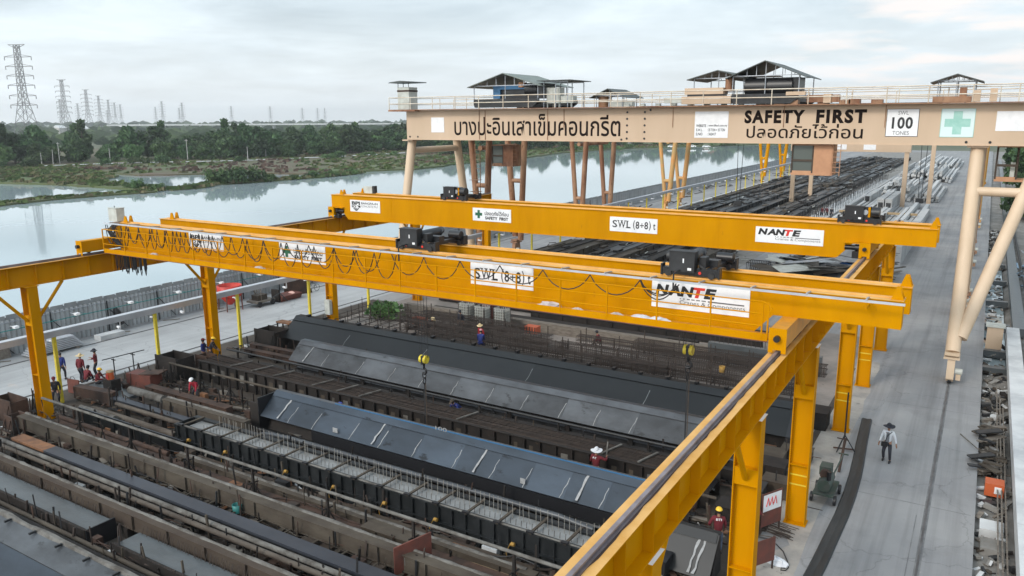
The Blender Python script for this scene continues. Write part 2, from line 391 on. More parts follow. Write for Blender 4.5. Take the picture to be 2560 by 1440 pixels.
# ------------------------------------------------------------------ mesh building
BASE = {}
class MB:
    def __init__(s):
        s.v, s.f, s.k, s.m, s.sm = [], [], [], [], []
    def mi(s, m):
        if m not in s.m:
            s.m.append(m)
        return s.m.index(m)
    def add(s, vs, fs, m, smooth=False):
        o = len(s.v)
        s.v += [tuple(x) for x in vs]
        i = s.mi(m)
        for f in fs:
            s.f.append(tuple(o + q for q in f))
            s.k.append(i)
            s.sm.append(smooth)
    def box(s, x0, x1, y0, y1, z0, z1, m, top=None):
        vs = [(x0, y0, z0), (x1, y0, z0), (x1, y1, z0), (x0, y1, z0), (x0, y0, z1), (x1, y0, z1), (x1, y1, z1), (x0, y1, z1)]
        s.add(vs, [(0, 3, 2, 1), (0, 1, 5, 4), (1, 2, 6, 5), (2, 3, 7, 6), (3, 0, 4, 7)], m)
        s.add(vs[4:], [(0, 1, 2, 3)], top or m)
        return s
    def bar(s, p, q, w, h, m, up=(0, 0, 1)):
        p, q = Vector(p), Vector(q)
        d = (q - p).normalized()
        u = Vector(up)
        if abs(d.dot(u)) > 0.98:
            u = Vector((0, 1, 0))
        a = d.cross(u).normalized() * (w / 2)
        b = a.cross(d).normalized() * (h / 2)
        vs = [p - a - b, p + a - b, p + a + b, p - a + b, q - a - b, q + a - b, q + a + b, q - a + b]
        s.add(vs, [(0, 3, 2, 1), (4, 5, 6, 7), (0, 1, 5, 4), (1, 2, 6, 5), (2, 3, 7, 6), (3, 0, 4, 7)], m)
        return s
    def tube(s, pts, r, m, n=8, cap=True, smooth=True):
        pts = [Vector(p) for p in pts]
        rs = r if isinstance(r, (list, tuple)) else [r] * len(pts)
        vs = []
        pa = None
        for i, p in enumerate(pts):
            d = (pts[min(i + 1, len(pts) - 1)] - pts[max(i - 1, 0)]).normalized()
            if pa is None:
                u = Vector((0, 0, 1)) if abs(d.z) < 0.9 else Vector((1, 0, 0))
                a = d.cross(u).normalized()
            else:
                a = (pa - d * pa.dot(d)).normalized()
            pa = a
            b = d.cross(a)
            for k in range(n):
                t = 2 * pi * k / n
                vs.append(p + (a * cos(t) + b * sin(t)) * rs[i])
        fs = []
        for i in range(len(pts) - 1):
            for k in range(n):
                k2 = (k + 1) % n
                fs.append((i * n + k, i * n + k2, (i + 1) * n + k2, (i + 1) * n + k))
        s.add(vs, fs, m, smooth)
        if cap:
            s.add(vs[:n], [tuple(range(n - 1, -1, -1))], m)
            s.add(vs[-n:], [tuple(range(n))], m)
        return s
    def prism(s, poly, axis, a, b, m, mtop=None):
        """poly: 2-D outline; axis 'y' -> (x,z) outline swept a..b in y; 'x' -> (y,z); 'z' -> (x,y)."""
        def P(u, v, w):
            return {'y': (u, w, v), 'x': (w, u, v), 'z': (u, v, w)}[axis]
        n = len(poly)
        vs = [P(u, v, a) for u, v in poly] + [P(u, v, b) for u, v in poly]
        s.add(vs, [tuple(range(n)), tuple(range(2 * n - 1, n - 1, -1))], m)
        for i in range(n):
            j = (i + 1) % n
            mm = m
            if mtop is not None and axis != 'z' and poly[i][1] > 0 and abs(poly[i][1] - poly[j][1]) < 1e-6 and poly[i][1] == max(q[1] for q in poly):
                mm = mtop
            s.add([vs[i], vs[j], vs[n + j], vs[n + i]], [(3, 2, 1, 0)], mm)
        return s
    def lathe(s, prof, c, m, n=14, smooth=True):
        vs = []
        for r, z in prof:
            for k in range(n):
                t = 2 * pi * k / n
                vs.append((c[0] + r * cos(t), c[1] + r * sin(t), c[2] + z))
        fs = []
        for i in range(len(prof) - 1):
            for k in range(n):
                k2 = (k + 1) % n
                fs.append((i * n + k, i * n + k2, (i + 1) * n + k2, (i + 1) * n + k))
        s.add(vs, fs, m, smooth)
        s.add(vs[:n], [tuple(range(n - 1, -1, -1))], m)
        s.add(vs[-n:], [tuple(range(n))], m)
        return s
    def sheet(s, vs, m):
        s.add(vs, [tuple(range(len(vs)))], m)
        return s
    def obj(s, name, parent=None, label=None, cat=None, group=None, kind=None, center=True):
        if parent is not None:
            off = BASE[parent.name]
        elif center:
            xs = [v[0] for v in s.v]; ys = [v[1] for v in s.v]; zs = [v[2] for v in s.v]
            off = Vector(((min(xs) + max(xs)) / 2, (min(ys) + max(ys)) / 2, min(zs)))
        else:
            off = Vector((0, 0, 0))
        me = bpy.data.meshes.new(name)
        me.from_pydata([(v[0] - off[0], v[1] - off[1], v[2] - off[2]) for v in s.v], [], s.f)
        for m in s.m:
            me.materials.append(m)
        me.polygons.foreach_set('material_index', s.k)
        me.polygons.foreach_set('use_smooth', s.sm)
        me.update()
        o = bpy.data.objects.new(name, me)
        COL.objects.link(o)
        if parent is not None:
            o.parent = parent
        else:
            o.location = off
        BASE[o.name] = off
        tag(o, label, cat, group, kind)
        return o

def tag(o, label=None, cat=None, group=None, kind=None):
    for k, v in (('label', label), ('category', cat), ('group', group), ('kind', kind)):
        if v:
            o[k] = v
    return o
def thing(name, label, cat, loc=(0, 0, 0), group=None):
    o = bpy.data.objects.new(name, None)
    o.empty_display_size = 0.3
    COL.objects.link(o)
    o.location = loc
    BASE[o.name] = Vector(loc)
    return tag(o, label, cat, group)
def struct(name, mb, center=False):
    return mb.obj(name, kind='structure', center=center)
def dup(o, loc, rz=0.0, label=None, parent=None, scale=None):
    c = o.copy()
    COL.objects.link(c)
    if parent is not None:
        c.parent = parent
    else:
        c.location = loc
        c.rotation_euler = (0, 0, rz)
        if scale:
            c.scale = (scale,) * 3 if not isinstance(scale, tuple) else scale
        if label:
            c['label'] = label
    for ch in list(o.children):
        dup(ch, None, 0, None, c)
    return c

DG = None
def text_mesh(s, width=None, height=None, bold=0.0, shear=0.0, spacing=1.0):
    """built-in lettering as flat mesh data in the x-z plane, lower left at the origin, scaled to width x height"""
    c = bpy.data.curves.new('lettering', 'FONT')
    c.body = s
    c.offset = bold
    c.shear = shear
    c.space_character = spacing
    c.resolution_u = 3
    o = bpy.data.objects.new('lettering', c)
    COL.objects.link(o)
    dg = bpy.context.evaluated_depsgraph_get()
    me = bpy.data.meshes.new_from_object(o.evaluated_get(dg))
    bpy.data.objects.remove(o)
    bpy.data.curves.remove(c)
    vs = [tuple(v.co) for v in me.vertices]
    fs = [tuple(p.vertices) for p in me.polygons]
    bpy.data.meshes.remove(me)
    x0 = min(v[0] for v in vs); x1 = max(v[0] for v in vs)
    y0 = min(v[1] for v in vs); y1 = max(v[1] for v in vs)
    sx = width / (x1 - x0) if width else None
    sy = height / (y1 - y0) if height else None
    sx = sx or sy
    sy = sy or sx
    return [((v[0] - x0) * sx, (v[1] - y0) * sy) for v in vs], fs
def put_text(mb, s, x, z, y, m, width=None, height=None, **k):
    vs, fs = text_mesh(s, width, height, **k)
    vv = [(x + a, y, z + b) for a, b in vs]
    mb.add(vv, fs, m)
    return mb

# ------------------------------------------------------------------ the setting: terrain, water, banks, pavements
g = MB().sheet([(-3550, -400, -1.9), (2550, -400, -1.9), (2550, 3550, -1.9), (-3550, 3550, -1.9)], PLAIN)
struct('ground', g)
w = MB().sheet([(-430, -150, -1.0), (-54, -150, -1.0), (-54, 640, -1.0), (-430, 640, -1.0)], WATER)
struct('lake_water', w)
def rough(poly, step, amp, seed):
    rr = random.Random(seed)
    out = []
    for i in range(len(poly)):
        a, b = Vector((*poly[i], 0)), Vector((*poly[(i + 1) % len(poly)], 0))
        n = max(1, int(min((b - a).length / step, 60)))
        for k in range(n):
            p = a.lerp(b, k / n)
            j = amp if k else amp * 0.4
            out.append((p.x + rr.uniform(-j, j), p.y + rr.uniform(-j, j)))
    return out
bank = [(-222, 150), (-210, 163), (-198, 173), (-181, 178), (-178, 193), (-165, 211), (-171, 253), (-170, 284), (-180, 347),
        (-174, 411), (-150, 455), (-122, 504), (-70, 530), (-40, 560), (-40, 660), (-460, 660), (-460, 150), (-300, 163)]
struct('far_bank', MB().prism(rough(bank, 6, 1.4, 1), 'z', -1.6, -0.55, FIELD))
grassy = [(-181, 180), (-176.5, 193), (-163.5, 211), (-169.5, 253), (-168.5, 284), (-178.5, 347), (-172.5, 411), (-148, 457), (-119, 506), (-95, 560),
          (-180, 560), (-215, 420), (-215, 300), (-205, 230)]
struct('grass_bank', MB().prism(rough(grassy, 6, 1.2, 2), 'z', -1.5, -0.45, GRASS))
tongue = [(-310, 118), (-232, 113.5), (-212, 117), (-196, 118), (-185, 117.8), (-170, 118.2), (-169.5, 121.5), (-184, 124), (-197, 128), (-214, 133), (-226, 146), (-300, 168)]
struct('grass_spit', MB().prism(rough(tongue, 4, 0.8, 3), 'z', -1.5, -0.5, GRASS))
dike = [(-192, 55), (-168, 83), (-170.8, 95), (-169, 108), (-167, 117), (-169.6, 119), (-172.5, 108), (-175, 95), (-172, 84), (-197, 55)]
struct('mud_dike', MB().prism(rough(dike, 4, 0.5, 4), 'z', -1.5, -0.6, GRASS))
d2 = [(-168, 122), (-167, 130), (-172, 138), (-169.5, 150), (-165.8, 169), (-167.5, 190), (-170, 190), (-168.6, 169), (-173, 150), (-176, 138), (-170, 129), (-170, 122)]
struct('reed_dike', MB().prism(rough(d2, 3, 0.5, 5), 'z', -1.5, -0.7, GRASS))
rd = [(-330, 112), (-303, 151), (-288, 187), (-259, 224), (-248, 268), (-246, 306), (-240, 380)]
b = MB()
for i in range(len(rd) - 1):
    p, q = Vector((*rd[i], 0)), Vector((*rd[i + 1], 0))
    nrm = Vector((-(q - p).y, (q - p).x, 0)).normalized() * 2.2
    b.sheet([(p.x + nrm.x, p.y + nrm.y, -0.4), (p.x - nrm.x, p.y - nrm.y, -0.4), (q.x - nrm.x, q.y - nrm.y, -0.4), (q.x + nrm.x, q.y + nrm.y, -0.4)], SLABW)
struct('far_road', b)
for (x0, y0, lx, ly) in ((-214, 124, 6, 5), (-196, 132, 5, 3)):
    pass
# yard pavement with its right-hand edge, the bay floor and the soft ground to the right
struct('yard_pavement', MB().box(-58, 0.95, -20, 420, -1.8, 0.0, SLAB))
SLABL = mat('bleached_yard_concrete', (0.41, 0.42, 0.425), 0.7, col2=(0.31, 0.315, 0.32), scale=0.16, detail=8, spots=(0.4, 0.64, (0.44, 0.40, 0.37)), bump=0.08, bscale=6, lo=0.36, hi=0.7, wear=.2)
struct('side_pavement', MB().sheet([(-54.9, -15, .002), (-45.6, -15, .002), (-45.6, 75, .002), (-54.9, 75, .002)], SLABL))
struct('bay_floor', MB().sheet([(-45.4, 6, 0.004), (-5.9, 6, 0.004), (-5.9, 52, 0.004), (-45.4, 52, 0.004)], DIRT))
struct('storage_floor', MB().sheet([(-44.5, 60, 0.004), (-21.5, 60, 0.004), (-21.5, 400, 0.004), (-44.5, 400, 0.004)], MUD))
b = MB()
rr = random.Random(5)
nx, ny = 24, 160
gr = {}
for i in range(nx + 1):
    for j in range(ny + 1):
        x = 0.95 + (60 - 0.95) * (i / nx) ** 2.2
        y = -10 + 430 * (j / ny) ** 1.3
        z = -0.45 + 0.35 * mnoise.noise(Vector((x * 0.8, y * 0.5, 3))) + 0.12 * mnoise.noise(Vector((x * 2.6, y * 2.1, 9)))
        if x > 3:
            z += 0.35
        if 58 < y < 102 and x < 2.2:
            z -= 0.55
        gr[i, j] = len(b.v)
        b.v.append((x, y, z))
mi_ = b.mi(MUD)
for i in range(nx):
    for j in range(ny):
        b.f.append((gr[i, j], gr[i + 1, j], gr[i + 1, j + 1], gr[i, j + 1])); b.k.append(mi_); b.sm.append(True)
struct('muddy_ground', b)
struct('pit_water', MB().sheet([(0.97, 57, -0.62), (2.3, 57, -0.62), (2.3, 104, -0.62), (0.97, 104, -0.62)], WATER))
# crane rails let into the pavement: dark joints along the yard
b = MB()
def joint(b, x, y0, y1, wd, m, z=0.004, wob=0.0):
    b.sheet([(x - wd / 2, y0, z), (x + wd / 2, y0, z), (x + wd / 2, y1, z), (x - wd / 2, y1, z)], m)
GRAIL = mat('dull_ground_rail', (.15, .15, .155), .5, .3, col2=(.09, .085, .085), scale=1)
JOINT = mat('grime_in_rail_groove', (0.13, 0.13, 0.135), 0.8, col2=(0.22, 0.22, 0.22), scale=1.2)
for x, wd in ((-0.72, 0.20), (-53.4, 0.20), (-46.2, 0.24)):
    joint(b, x, -15, 400, wd, JOINT)
struct('rail_groove_markings', b)
b = MB()
for x in (-0.76, -53.44, -46.24):
    b.box(x, x + 0.07, -15, 400, -0.02, 0.035, GRAIL)
b.obj('ground_rail', label='worn steel travelling rails let into the concrete pavement', cat='rail', center=False)
b = MB()
for y in (22.5, 34, 46.5, 51.5, 66, 82, 99, 120, 145):
    joint(b, -2.5, y, y + 0.035, 6.6, JOINT, z=0.006)
joint(b, -1.05, -10, 33, 0.03, JOINT, z=0.006)
for y in (14, 22, 30, 38, 47, 57):
    joint(b, -50, y, y + 0.03, 7, JOINT, z=0.006)
struct('pavement_joints', b)

# ------------------------------------------------------------------ vegetation
def crown_mesh(mb, rr, lobes, n, size, mats):
    for i in range(n):
        (cx, cy, cz, rx, ry, rz) = rr.choice(lobes)
        v = Vector((rr.gauss(0, 1), rr.gauss(0, 1), rr.gauss(0, 1))).normalized() * (rr.random() ** 0.38)
        c = Vector((cx + v.x * rx, cy + v.y * ry, cz + v.z * rz))
        a = Vector((rr.gauss(0, 1), rr.gauss(0, 1), rr.gauss(0, 0.7))).normalized()
        u = Vector((rr.gauss(0, 1), rr.gauss(0, 1), rr.gauss(0, 1)))
        u = (u - a * u.dot(a)).normalized()
        s = size * rr.uniform(0.55, 1.25)
        wv = a.cross(u) * s * 0.55
        u = u * s
        mb.add([c - u, c + wv * 0.9, c + u, c - wv], [(0, 1, 2, 3)], mats[0 if rr.random() < 0.6 else 1])
def make_tree(name, seed, h, spread, n, size, mats, bushy=False):
    rr = random.Random(seed)
    t = thing(name, None, 'tree')
    tr = MB()
    th = h * (0.12 if bushy else 0.34)
    tr.tube([(0, 0, -0.6), (0.1, 0, th * 0.5), (0, 0.1, th), (0.2, 0, h * 0.7)], [0.035 * h, 0.026 * h, 0.02 * h, 0.006 * h], BARK, 6)
    lobes = []
    k = rr.randint(7, 10)
    for i in range(k):
        a = rr.uniform(0, 2 * pi)
        d = spread * rr.uniform(0.15, 0.62)
        z = h * (rr.uniform(0.2, 0.8) if not bushy else rr.uniform(0.2, 0.75))
        r_ = spread * rr.uniform(0.28, 0.48)
        lobes.append((cos(a) * d, sin(a) * d, z, r_, r_, r_ * rr.uniform(0.6, 0.9)))
        tr.tube([(0, 0, th * 0.9), (cos(a) * d * 0.5, sin(a) * d * 0.5, (th + z) / 2), (cos(a) * d, sin(a) * d, z)], [0.012 * h, 0.009 * h, 0.004 * h], BARK, 5)
    lobes.append((0, 0, h * 0.86, spread * 0.3, spread * 0.3, h * 0.13))
    tr.obj('trunk', t)
    c = MB()
    crown_mesh(c, rr, lobes, n, size, mats)
    c.obj('crown', t)
    return t
D_, M_, L_ = FOLI
protos = [make_tree('broadleaf_tree', 11, 13, 7.6, 1700, 0.85, (D_, M_)),
          make_tree('broadleaf_tree', 12, 12, 6.8, 1500, 0.85, (D_, D_)),
          make_tree('broadleaf_tree', 13, 15, 6.4, 1600, 0.85, (M_, D_)),
          make_tree('broadleaf_tree', 14, 10, 7.0, 1500, 0.8, (M_, D_)),
          make_tree('broadleaf_tree', 15, 8, 5.6, 1300, 0.7, (M_, L_), True),
          make_tree('broadleaf_tree', 16, 16, 5.8, 1500, 0.85, (D_, M_))]
TLAB = ['wide dark green tree in the dense belt beyond the lake', 'compact blackish green tree in the belt beyond the lake',
        'tall mid green tree rising in the belt beyond the lake', 'low spreading green tree in the belt beyond the lake',
        'small bright yellowish green bushy tree before the dark belt beyond the lake', 'tall narrow dark tree in the belt beyond the lake']
used = set()
def plant(k, x, y, z, s, label, group):
    rz = R.uniform(0, 6.28)
    if k not in used:
        used.add(k)
        o = protos[k]
        o.location = (x, y, z); o.rotation_euler = (0, 0, rz); o.scale = (s, s, s * R.uniform(0.9, 1.1))
        o['label'] = label
    else:
        o = dup(protos[k], (x, y, z), rz, label, scale=(s, s, s * R.uniform(0.9, 1.1)))
    o['group'] = group
    return o
TL = [(-345, 108), (-317, 158), (-300, 197), (-268, 245), (-262, 327), (-246, 422), (-240, 520), (-150, 575), (-62, 590), (0, 600)]
def along(pl, step):
    out = []
    carry = 0.0
    for i in range(len(pl) - 1):
        a, b_ = Vector((*pl[i], 0)), Vector((*pl[i + 1], 0))
        L_ = (b_ - a).length
        d = carry
        while d < L_:
            p = a.lerp(b_, d / L_)
            n = Vector((-(b_ - a).y, (b_ - a).x, 0)).normalized()
            out.append((p, n))
            d += step
        carry = d - L_
    return out
for row, (off, step) in enumerate(((2, 9.5), (9, 10.5), (18, 14), (28, 15), (41, 18), (60, 23))):
    for p, n in along(TL, step):
        q = p + n * (off + R.uniform(-5, 6)) + Vector((R.uniform(-3, 3), R.uniform(-3, 3), 0))
        k = R.choice((0, 1, 2, 3, 5, 0, 1)) if row > 1 else R.choice((0, 1, 3, 3, 4, 4, 0))
        s = R.choice((R.uniform(0.6, 0.9), R.uniform(0.85, 1.15), R.uniform(0.95, 1.32))) * (0.84 if row == 0 else 1.0)
        if k in (2, 5):
            s = min(s, 0.98)
        plant(k, q.x, q.y, -0.6, s, TLAB[k], 'trees in the belt beyond the lake')
for i in range(16):
    k = R.choice((0, 2, 3, 5))
    plant(k, R.uniform(7, 46), R.uniform(150, 330), -0.3, R.uniform(0.8, 1.1), 'green tree standing behind the blue lattice mast on the right', 'trees behind the yard on the right')
# shrubs on the banks
def make_shrub(seed, h, r, n, size, mats):
    rr = random.Random(seed)
    mb = MB()
    lobes = [(rr.uniform(-r, r) * 0.6, rr.uniform(-r, r) * 0.6, h * rr.uniform(0.3, 0.6), r * 0.55, r * 0.55, h * 0.4) for _ in range(5)]
    for (x, y, z, *_q) in lobes:
        mb.tube([(x * 0.3, y * 0.3, -0.2), (x, y, z)], [0.05, 0.02], BARK, 4)
    crown_mesh(mb, rr, lobes, n, size, mats)
    return mb.obj('shrub', cat='shrub', center=False)
shr = [make_shrub(21, 2.6, 2.4, 380, 0.34, (D_, M_)), make_shrub(22, 1.8, 2.6, 320, 0.32, (M_, M_)), make_shrub(23, 3.4, 2.0, 400, 0.36, (M_, L_))]
sused = set()
def shrub(k, x, y, s, label, group):
    if k in sused:
        o = dup(shr[k], (x, y, -0.6), R.uniform(0, 6), label, scale=s)
    else:
        sused.add(k)
        o = shr[k]
        o.location = (x, y, -0.6); o.scale = (s, s, s); o['label'] = label
    o['group'] = group
for (x, y, k, s) in ((-173.5, 139, 2, 1.3), (-172.5, 141.5, 0, 1.4), (-172, 144, 0, 1.5), (-171.5, 147, 2, 1.4), (-170.5, 150, 0, 1.4), (-169.8, 153, 1, 1.1), (-168, 161, 1, .7), (-167.3, 168, 0, .8),
                     (-168.5, 127, 1, .7), (-171, 134, 1, .7), (-167.5, 176, 1, .8), (-168.5, 185, 1, .9)):
    shrub(k, x, y, s, 'green bush on the thin reed dike that crosses the lake', 'bushes on the reed dike')
for i, (p, n) in enumerate(along([(-330, 128), (-296, 150), (-279, 187), (-250, 224), (-238, 268), (-235, 306), (-228, 400)], 7.5)):
    if R.random() < 0.62:
        shrub(R.choice((0, 0, 1)), p.x + R.uniform(-4, 4), p.y + R.uniform(-4, 4), R.uniform(0.9, 1.7), 'dark round bush beside the pale road on the far bank', 'bushes beside the far road')
for p, n in along([(-214, 300), (-205, 360), (-200, 415), (-174, 470), (-142, 520), (-88, 546)], 8.5):
    q = p + n * R.uniform(-3, 12)
    k = R.choice((0, 1, 3, 4, 2))
    plant(k, q.x, q.y, -.5, R.uniform(.6, .95), TLAB[k].replace('beyond the lake', 'close to the far shore').replace('in the belt', 'standing'), 'trees close to the far shore')
for i in range(12):
    k = R.choice((0, 2, 3, 4))
    plant(k, R.uniform(5.5, 16), R.uniform(112, 220), -.3, R.uniform(.55, .9), 'green tree seen between the cream legs at the right edge', 'trees seen between the cream legs')
for i in range(8):
    shrub(R.choice((1, 2)), R.uniform(-184, -171), R.uniform(118.7, 121.5), R.uniform(.6, .9), 'bush at the tip of the grassy spit in the lake', 'bushes on the grassy spit')
for i in range(26):
    y = R.uniform(360, 500)
    shrub(R.choice((0, 1, 2)), -190 + R.uniform(-25, 25) + max(0, y - 410) * 0.5, y, R.uniform(0.8, 1.6), 'green bush on the grassy bank seen under the cream gantry beam', 'bushes under the gantry beam line')
b = MB()
rr = random.Random(61)
polys = [(bank, 1700, .55), (tongue, 700, .5), (dike, 160, .3), (d2, 200, .45), (grassy, 900, .45)]
def inside(p, poly):
    c = False
    j = len(poly) - 1
    for i in range(len(poly)):
        if (poly[i][1] > p[1]) != (poly[j][1] > p[1]) and p[0] < (poly[j][0] - poly[i][0]) * (p[1] - poly[i][1]) / (poly[j][1] - poly[i][1]) + poly[i][0]:
            c = not c
        j = i
    return c
TUFT = [mat('dry_tuft', (.13, .105, .06), .9, col2=(.09, .1, .04), scale=.3), mat('green_tuft', (.06, .10, .03), .9, col2=(.09, .12, .035), scale=.3), mat('brown_scrub', (.12, .07, .055), .9, col2=(.08, .06, .045), scale=.3)]
for poly, n, hh in polys:
    xs = [q[0] for q in poly]; ys = [q[1] for q in poly]
    k = 0
    while k < n:
        p = (rr.uniform(max(min(xs), -300), max(xs)), rr.uniform(min(ys), min(max(ys), 470)))
        if not inside(p, poly):
            continue
        k += 1
        m_ = TUFT[2] if mnoise.noise(Vector((p[0] * .02, p[1] * .02, 1))) > .1 and poly is bank else TUFT[rr.choice((0, 1, 1))]
        for q in range(4):
            a = rr.uniform(0, 3.14); w_ = rr.uniform(.4, 1.3); h_ = hh * rr.uniform(.4, 1.6)
            cx, cy = p[0] + rr.uniform(-.8, .8), p[1] + rr.uniform(-.8, .8)
            b.sheet([(cx - cos(a) * w_, cy - sin(a) * w_, -.75), (cx + cos(a) * w_, cy + sin(a) * w_, -.75), (cx + cos(a) * w_ * .5, cy + sin(a) * w_ * .5 + .3, -.5 + h_), (cx - cos(a) * w_ * .7, cy - sin(a) * w_ * .7, -.5 + h_ * .7)], m_)
b.obj('marsh_grass', kind='stuff', center=False)
# distant woods reading as one mass
b = MB()
rr = random.Random(31)
for i in range(3400):
    a = rr.uniform(-1.25, 0.62)
    d = rr.choice((700, 950, 1300, 1900, 2600)) * rr.uniform(0.9, 1.15)
    c = Vector((sin(a) * d, cos(a) * d, rr.uniform(-1, 3.5 + d * 0.0028)))
    s = 3 + d * 0.0035
    u = Vector((rr.gauss(0, 1), rr.gauss(0, 1), 0)).normalized() * s * 1.6
    wv = Vector((0, 0, 1)) * s * rr.uniform(0.5, 1)
    b.add([c - u, c - wv, c + u, c + wv * 0.7], [(0, 1, 2, 3)], rr.choice((D_, D_, M_)))
b.obj('distant_woods', kind='stuff', center=False)

# ------------------------------------------------------------------ pylons, poles and houses beyond the lake
PYL = mat('pylon_steel', (0.22, 0.22, 0.23), 0.6, 0.3)
def make_pylon():
    t = thing('transmission_pylon', None, 'pylon')
    H = 58.0
    def hw(z):
        return 6.2 - 4.6 * (z / 30.0) if z < 30 else 1.6 - 0.55 * (z - 30) / 28
    lat = MB()
    lv = [0, 9, 16.5, 22.5, 27, 31, 35, 39, 43, 47, 51, 55, H]
    for sx in (-1, 1):
        for sy in (-1, 1):
            for a, c in zip(lv, lv[1:]):
                lat.bar((sx * hw(a), sy * hw(a), a), (sx * hw(c), sy * hw(c), c), 0.26, 0.26, PYL)
    for a, c in zip(lv, lv[1:]):
        for (p, q) in (((-1, -1), (1, -1)), ((1, -1), (1, 1)), ((1, 1), (-1, 1)), ((-1, 1), (-1, -1))):
            lat.bar((p[0] * hw(a), p[1] * hw(a), a), (q[0] * hw(c), q[1] * hw(c), c), 0.14, 0.14, PYL)
            lat.bar((q[0] * hw(a), q[1] * hw(a), a), (p[0] * hw(c), p[1] * hw(c), c), 0.14, 0.14, PYL)
            lat.bar((p[0] * hw(c), p[1] * hw(c), c), (q[0] * hw(c), q[1] * hw(c), c), 0.14, 0.14, PYL)
    lat.obj('lattice_tower', t)
    for z in (26, 31, 36.5, 41.5, 46.5, 51.5):
        a = MB()
        for s in (-1, 1):
            a.bar((0, 0, z), (s * 7.6, 0, z + 0.2), 0.4, 0.32, PYL)
            a.bar((0, 0, z + 1.6), (s * 7.6, 0, z + 0.3), 0.22, 0.22, PYL)
            a.bar((s * 7.5, 0, z), (s * 7.5, 0, z - 1.6), 0.3, 0.3, PYL)
        a.obj('cross_arm', t)
    a = MB()
    for s in (-1, 1):
        a.bar((0, 0, H - 2), (s * 4.6, 0, H), 0.25, 0.25, PYL)
        a.bar((0, 0, H), (s * 4.6, 0, H + 0.1), 0.3, 0.3, PYL)
    a.obj('earth_wire_peak', t)
    return t
pyl = make_pylon()
PY = [(65, 520, 1.0), (165, 930, 1), (222, 1210, 1), (252, 1500, 1), (275, 1780, 1), (290, 2050, 1), (304, 2300, 1), (155, 1500, .9), (198, 1850, .9), (270, 2500, .8), (391, 2300, .9), (408, 1900, 1), (450, 2500, .9), (458, 2050, 1),
      (580, 2500, 1), (677, 2600, 1), (757, 2900, 1), (795, 2950, 1), (813, 2950, 1)]
names = ['nearest and tallest lattice pylon at the left edge of the photo', 'second largest pylon in the row receding over the trees', 'third pylon from the left in the large row', 'fourth pylon of the large row, half the height of the second',
         'fifth pylon of the row, slim against the sky', 'sixth small pylon of the row', 'last tiny pylon of the left row before the gap', 'small faint pylon just left of the second tall one', 'small faint pylon between the second and third tall ones',
         'tiny pylon squeezed among the fifth and sixth', 'small pylon left of the middle pair', 'taller one of the left middle pair of pylons', 'shorter one of the right middle pair of pylons', 'taller one of the right middle pair of pylons',
         'lone faint pylon above the middle of the tree belt', 'lone hazy pylon above the tallest dark trees', 'left one of three tiny far pylons beside the gantry', 'middle one of three tiny far pylons beside the gantry', 'right one of three tiny far pylons beside the gantry']
for i, (px, d, s) in enumerate(PY):
    # bearing of each tower from its image pixel column, cast through the camera
    f = _fw * 1976.6 + _rt * (px - 1280) + _up * (720 - 303)
    f.z = 0
    f.normalize()
    x, y = f.x * d, f.y * d
    o = pyl if i == 0 else dup(pyl, (0, 0, 0))
    o.location = (x, y, -1.9)
    o.rotation_euler = (0, 0, radians(28 if i < 7 else 20))
    o.scale = (s, s, s)
    o['label'] = names[i]
    o['group'] = 'pylons on the far plain'
# slender viaduct far beyond the trees
t = thing('viaduct', 'long pale elevated road on piers far beyond the trees', 'bridge', (-760, 760, -1.9))
b = MB(); b.bar((-1000, 640, 10), (-350, 1050, 10), 12, 1.8, SLABW); b.obj('road_deck', t)
b = MB()
for i in range(16):
    p = Vector((-1000, 640, 0)).lerp(Vector((-350, 1050, 0)), (i + .5) / 16)
    b.box(p.x - 1.5, p.x + 1.5, p.y - 1.5, p.y + 1.5, -1.9, 9, SLABW)
b.obj('bridge_piers', t)
POLE = mat('pale_concrete_pole', (0.42, 0.41, 0.39), 0.8)
polep = [(150, 408, 7.6), (133, 410, 5.0), (470, 402, 8.2), (276, 405, 5.0), (620, 400, 5), (665, 393, 7.2), (105, 412, 4)]
for i, (px, py, h) in enumerate(polep):
    f = _fw * 1976.6 + _rt * (px - 1280) + _up * (720 - py)
    tt = (-0.4 - CAM_H) / f.z
    x, y = f.x * tt, f.y * tt
    t = thing('utility_pole', ['tall pale utility pole by the road at left', 'leaning pale pole beside the left tall pole', 'pale pole with a crossarm before the dark trees', 'thin short pole at a gap in the bushes',
                               'short pole by the road right of the crossarm pole', 'pale pole before the small building', 'shortest pale post at the left end of the road'][i], 'pole', (x, y, -0.5), 'poles along the far road')
    m = MB(); m.tube([(x, y, -0.6), (x + (0.5 if i == 1 else 0), y, h)], [0.17, 0.11], POLE, 6); m.obj('pole_shaft', t)
    if i in (2, 5, 0):
        m = MB(); m.bar((x - 1.0, y, h - 0.5), (x + 1.0, y, h - 0.5), 0.14, 0.14, POLE); m.obj('crossarm', t)
HW = mat('pale_house_wall', (0.5, 0.48, 0.45), 0.8)
HR = mat('pale_sheet_roof', (0.62, 0.63, 0.63), 0.5)
HR2 = mat('dull_red_roof', (0.26, 0.10, 0.075), 0.7)
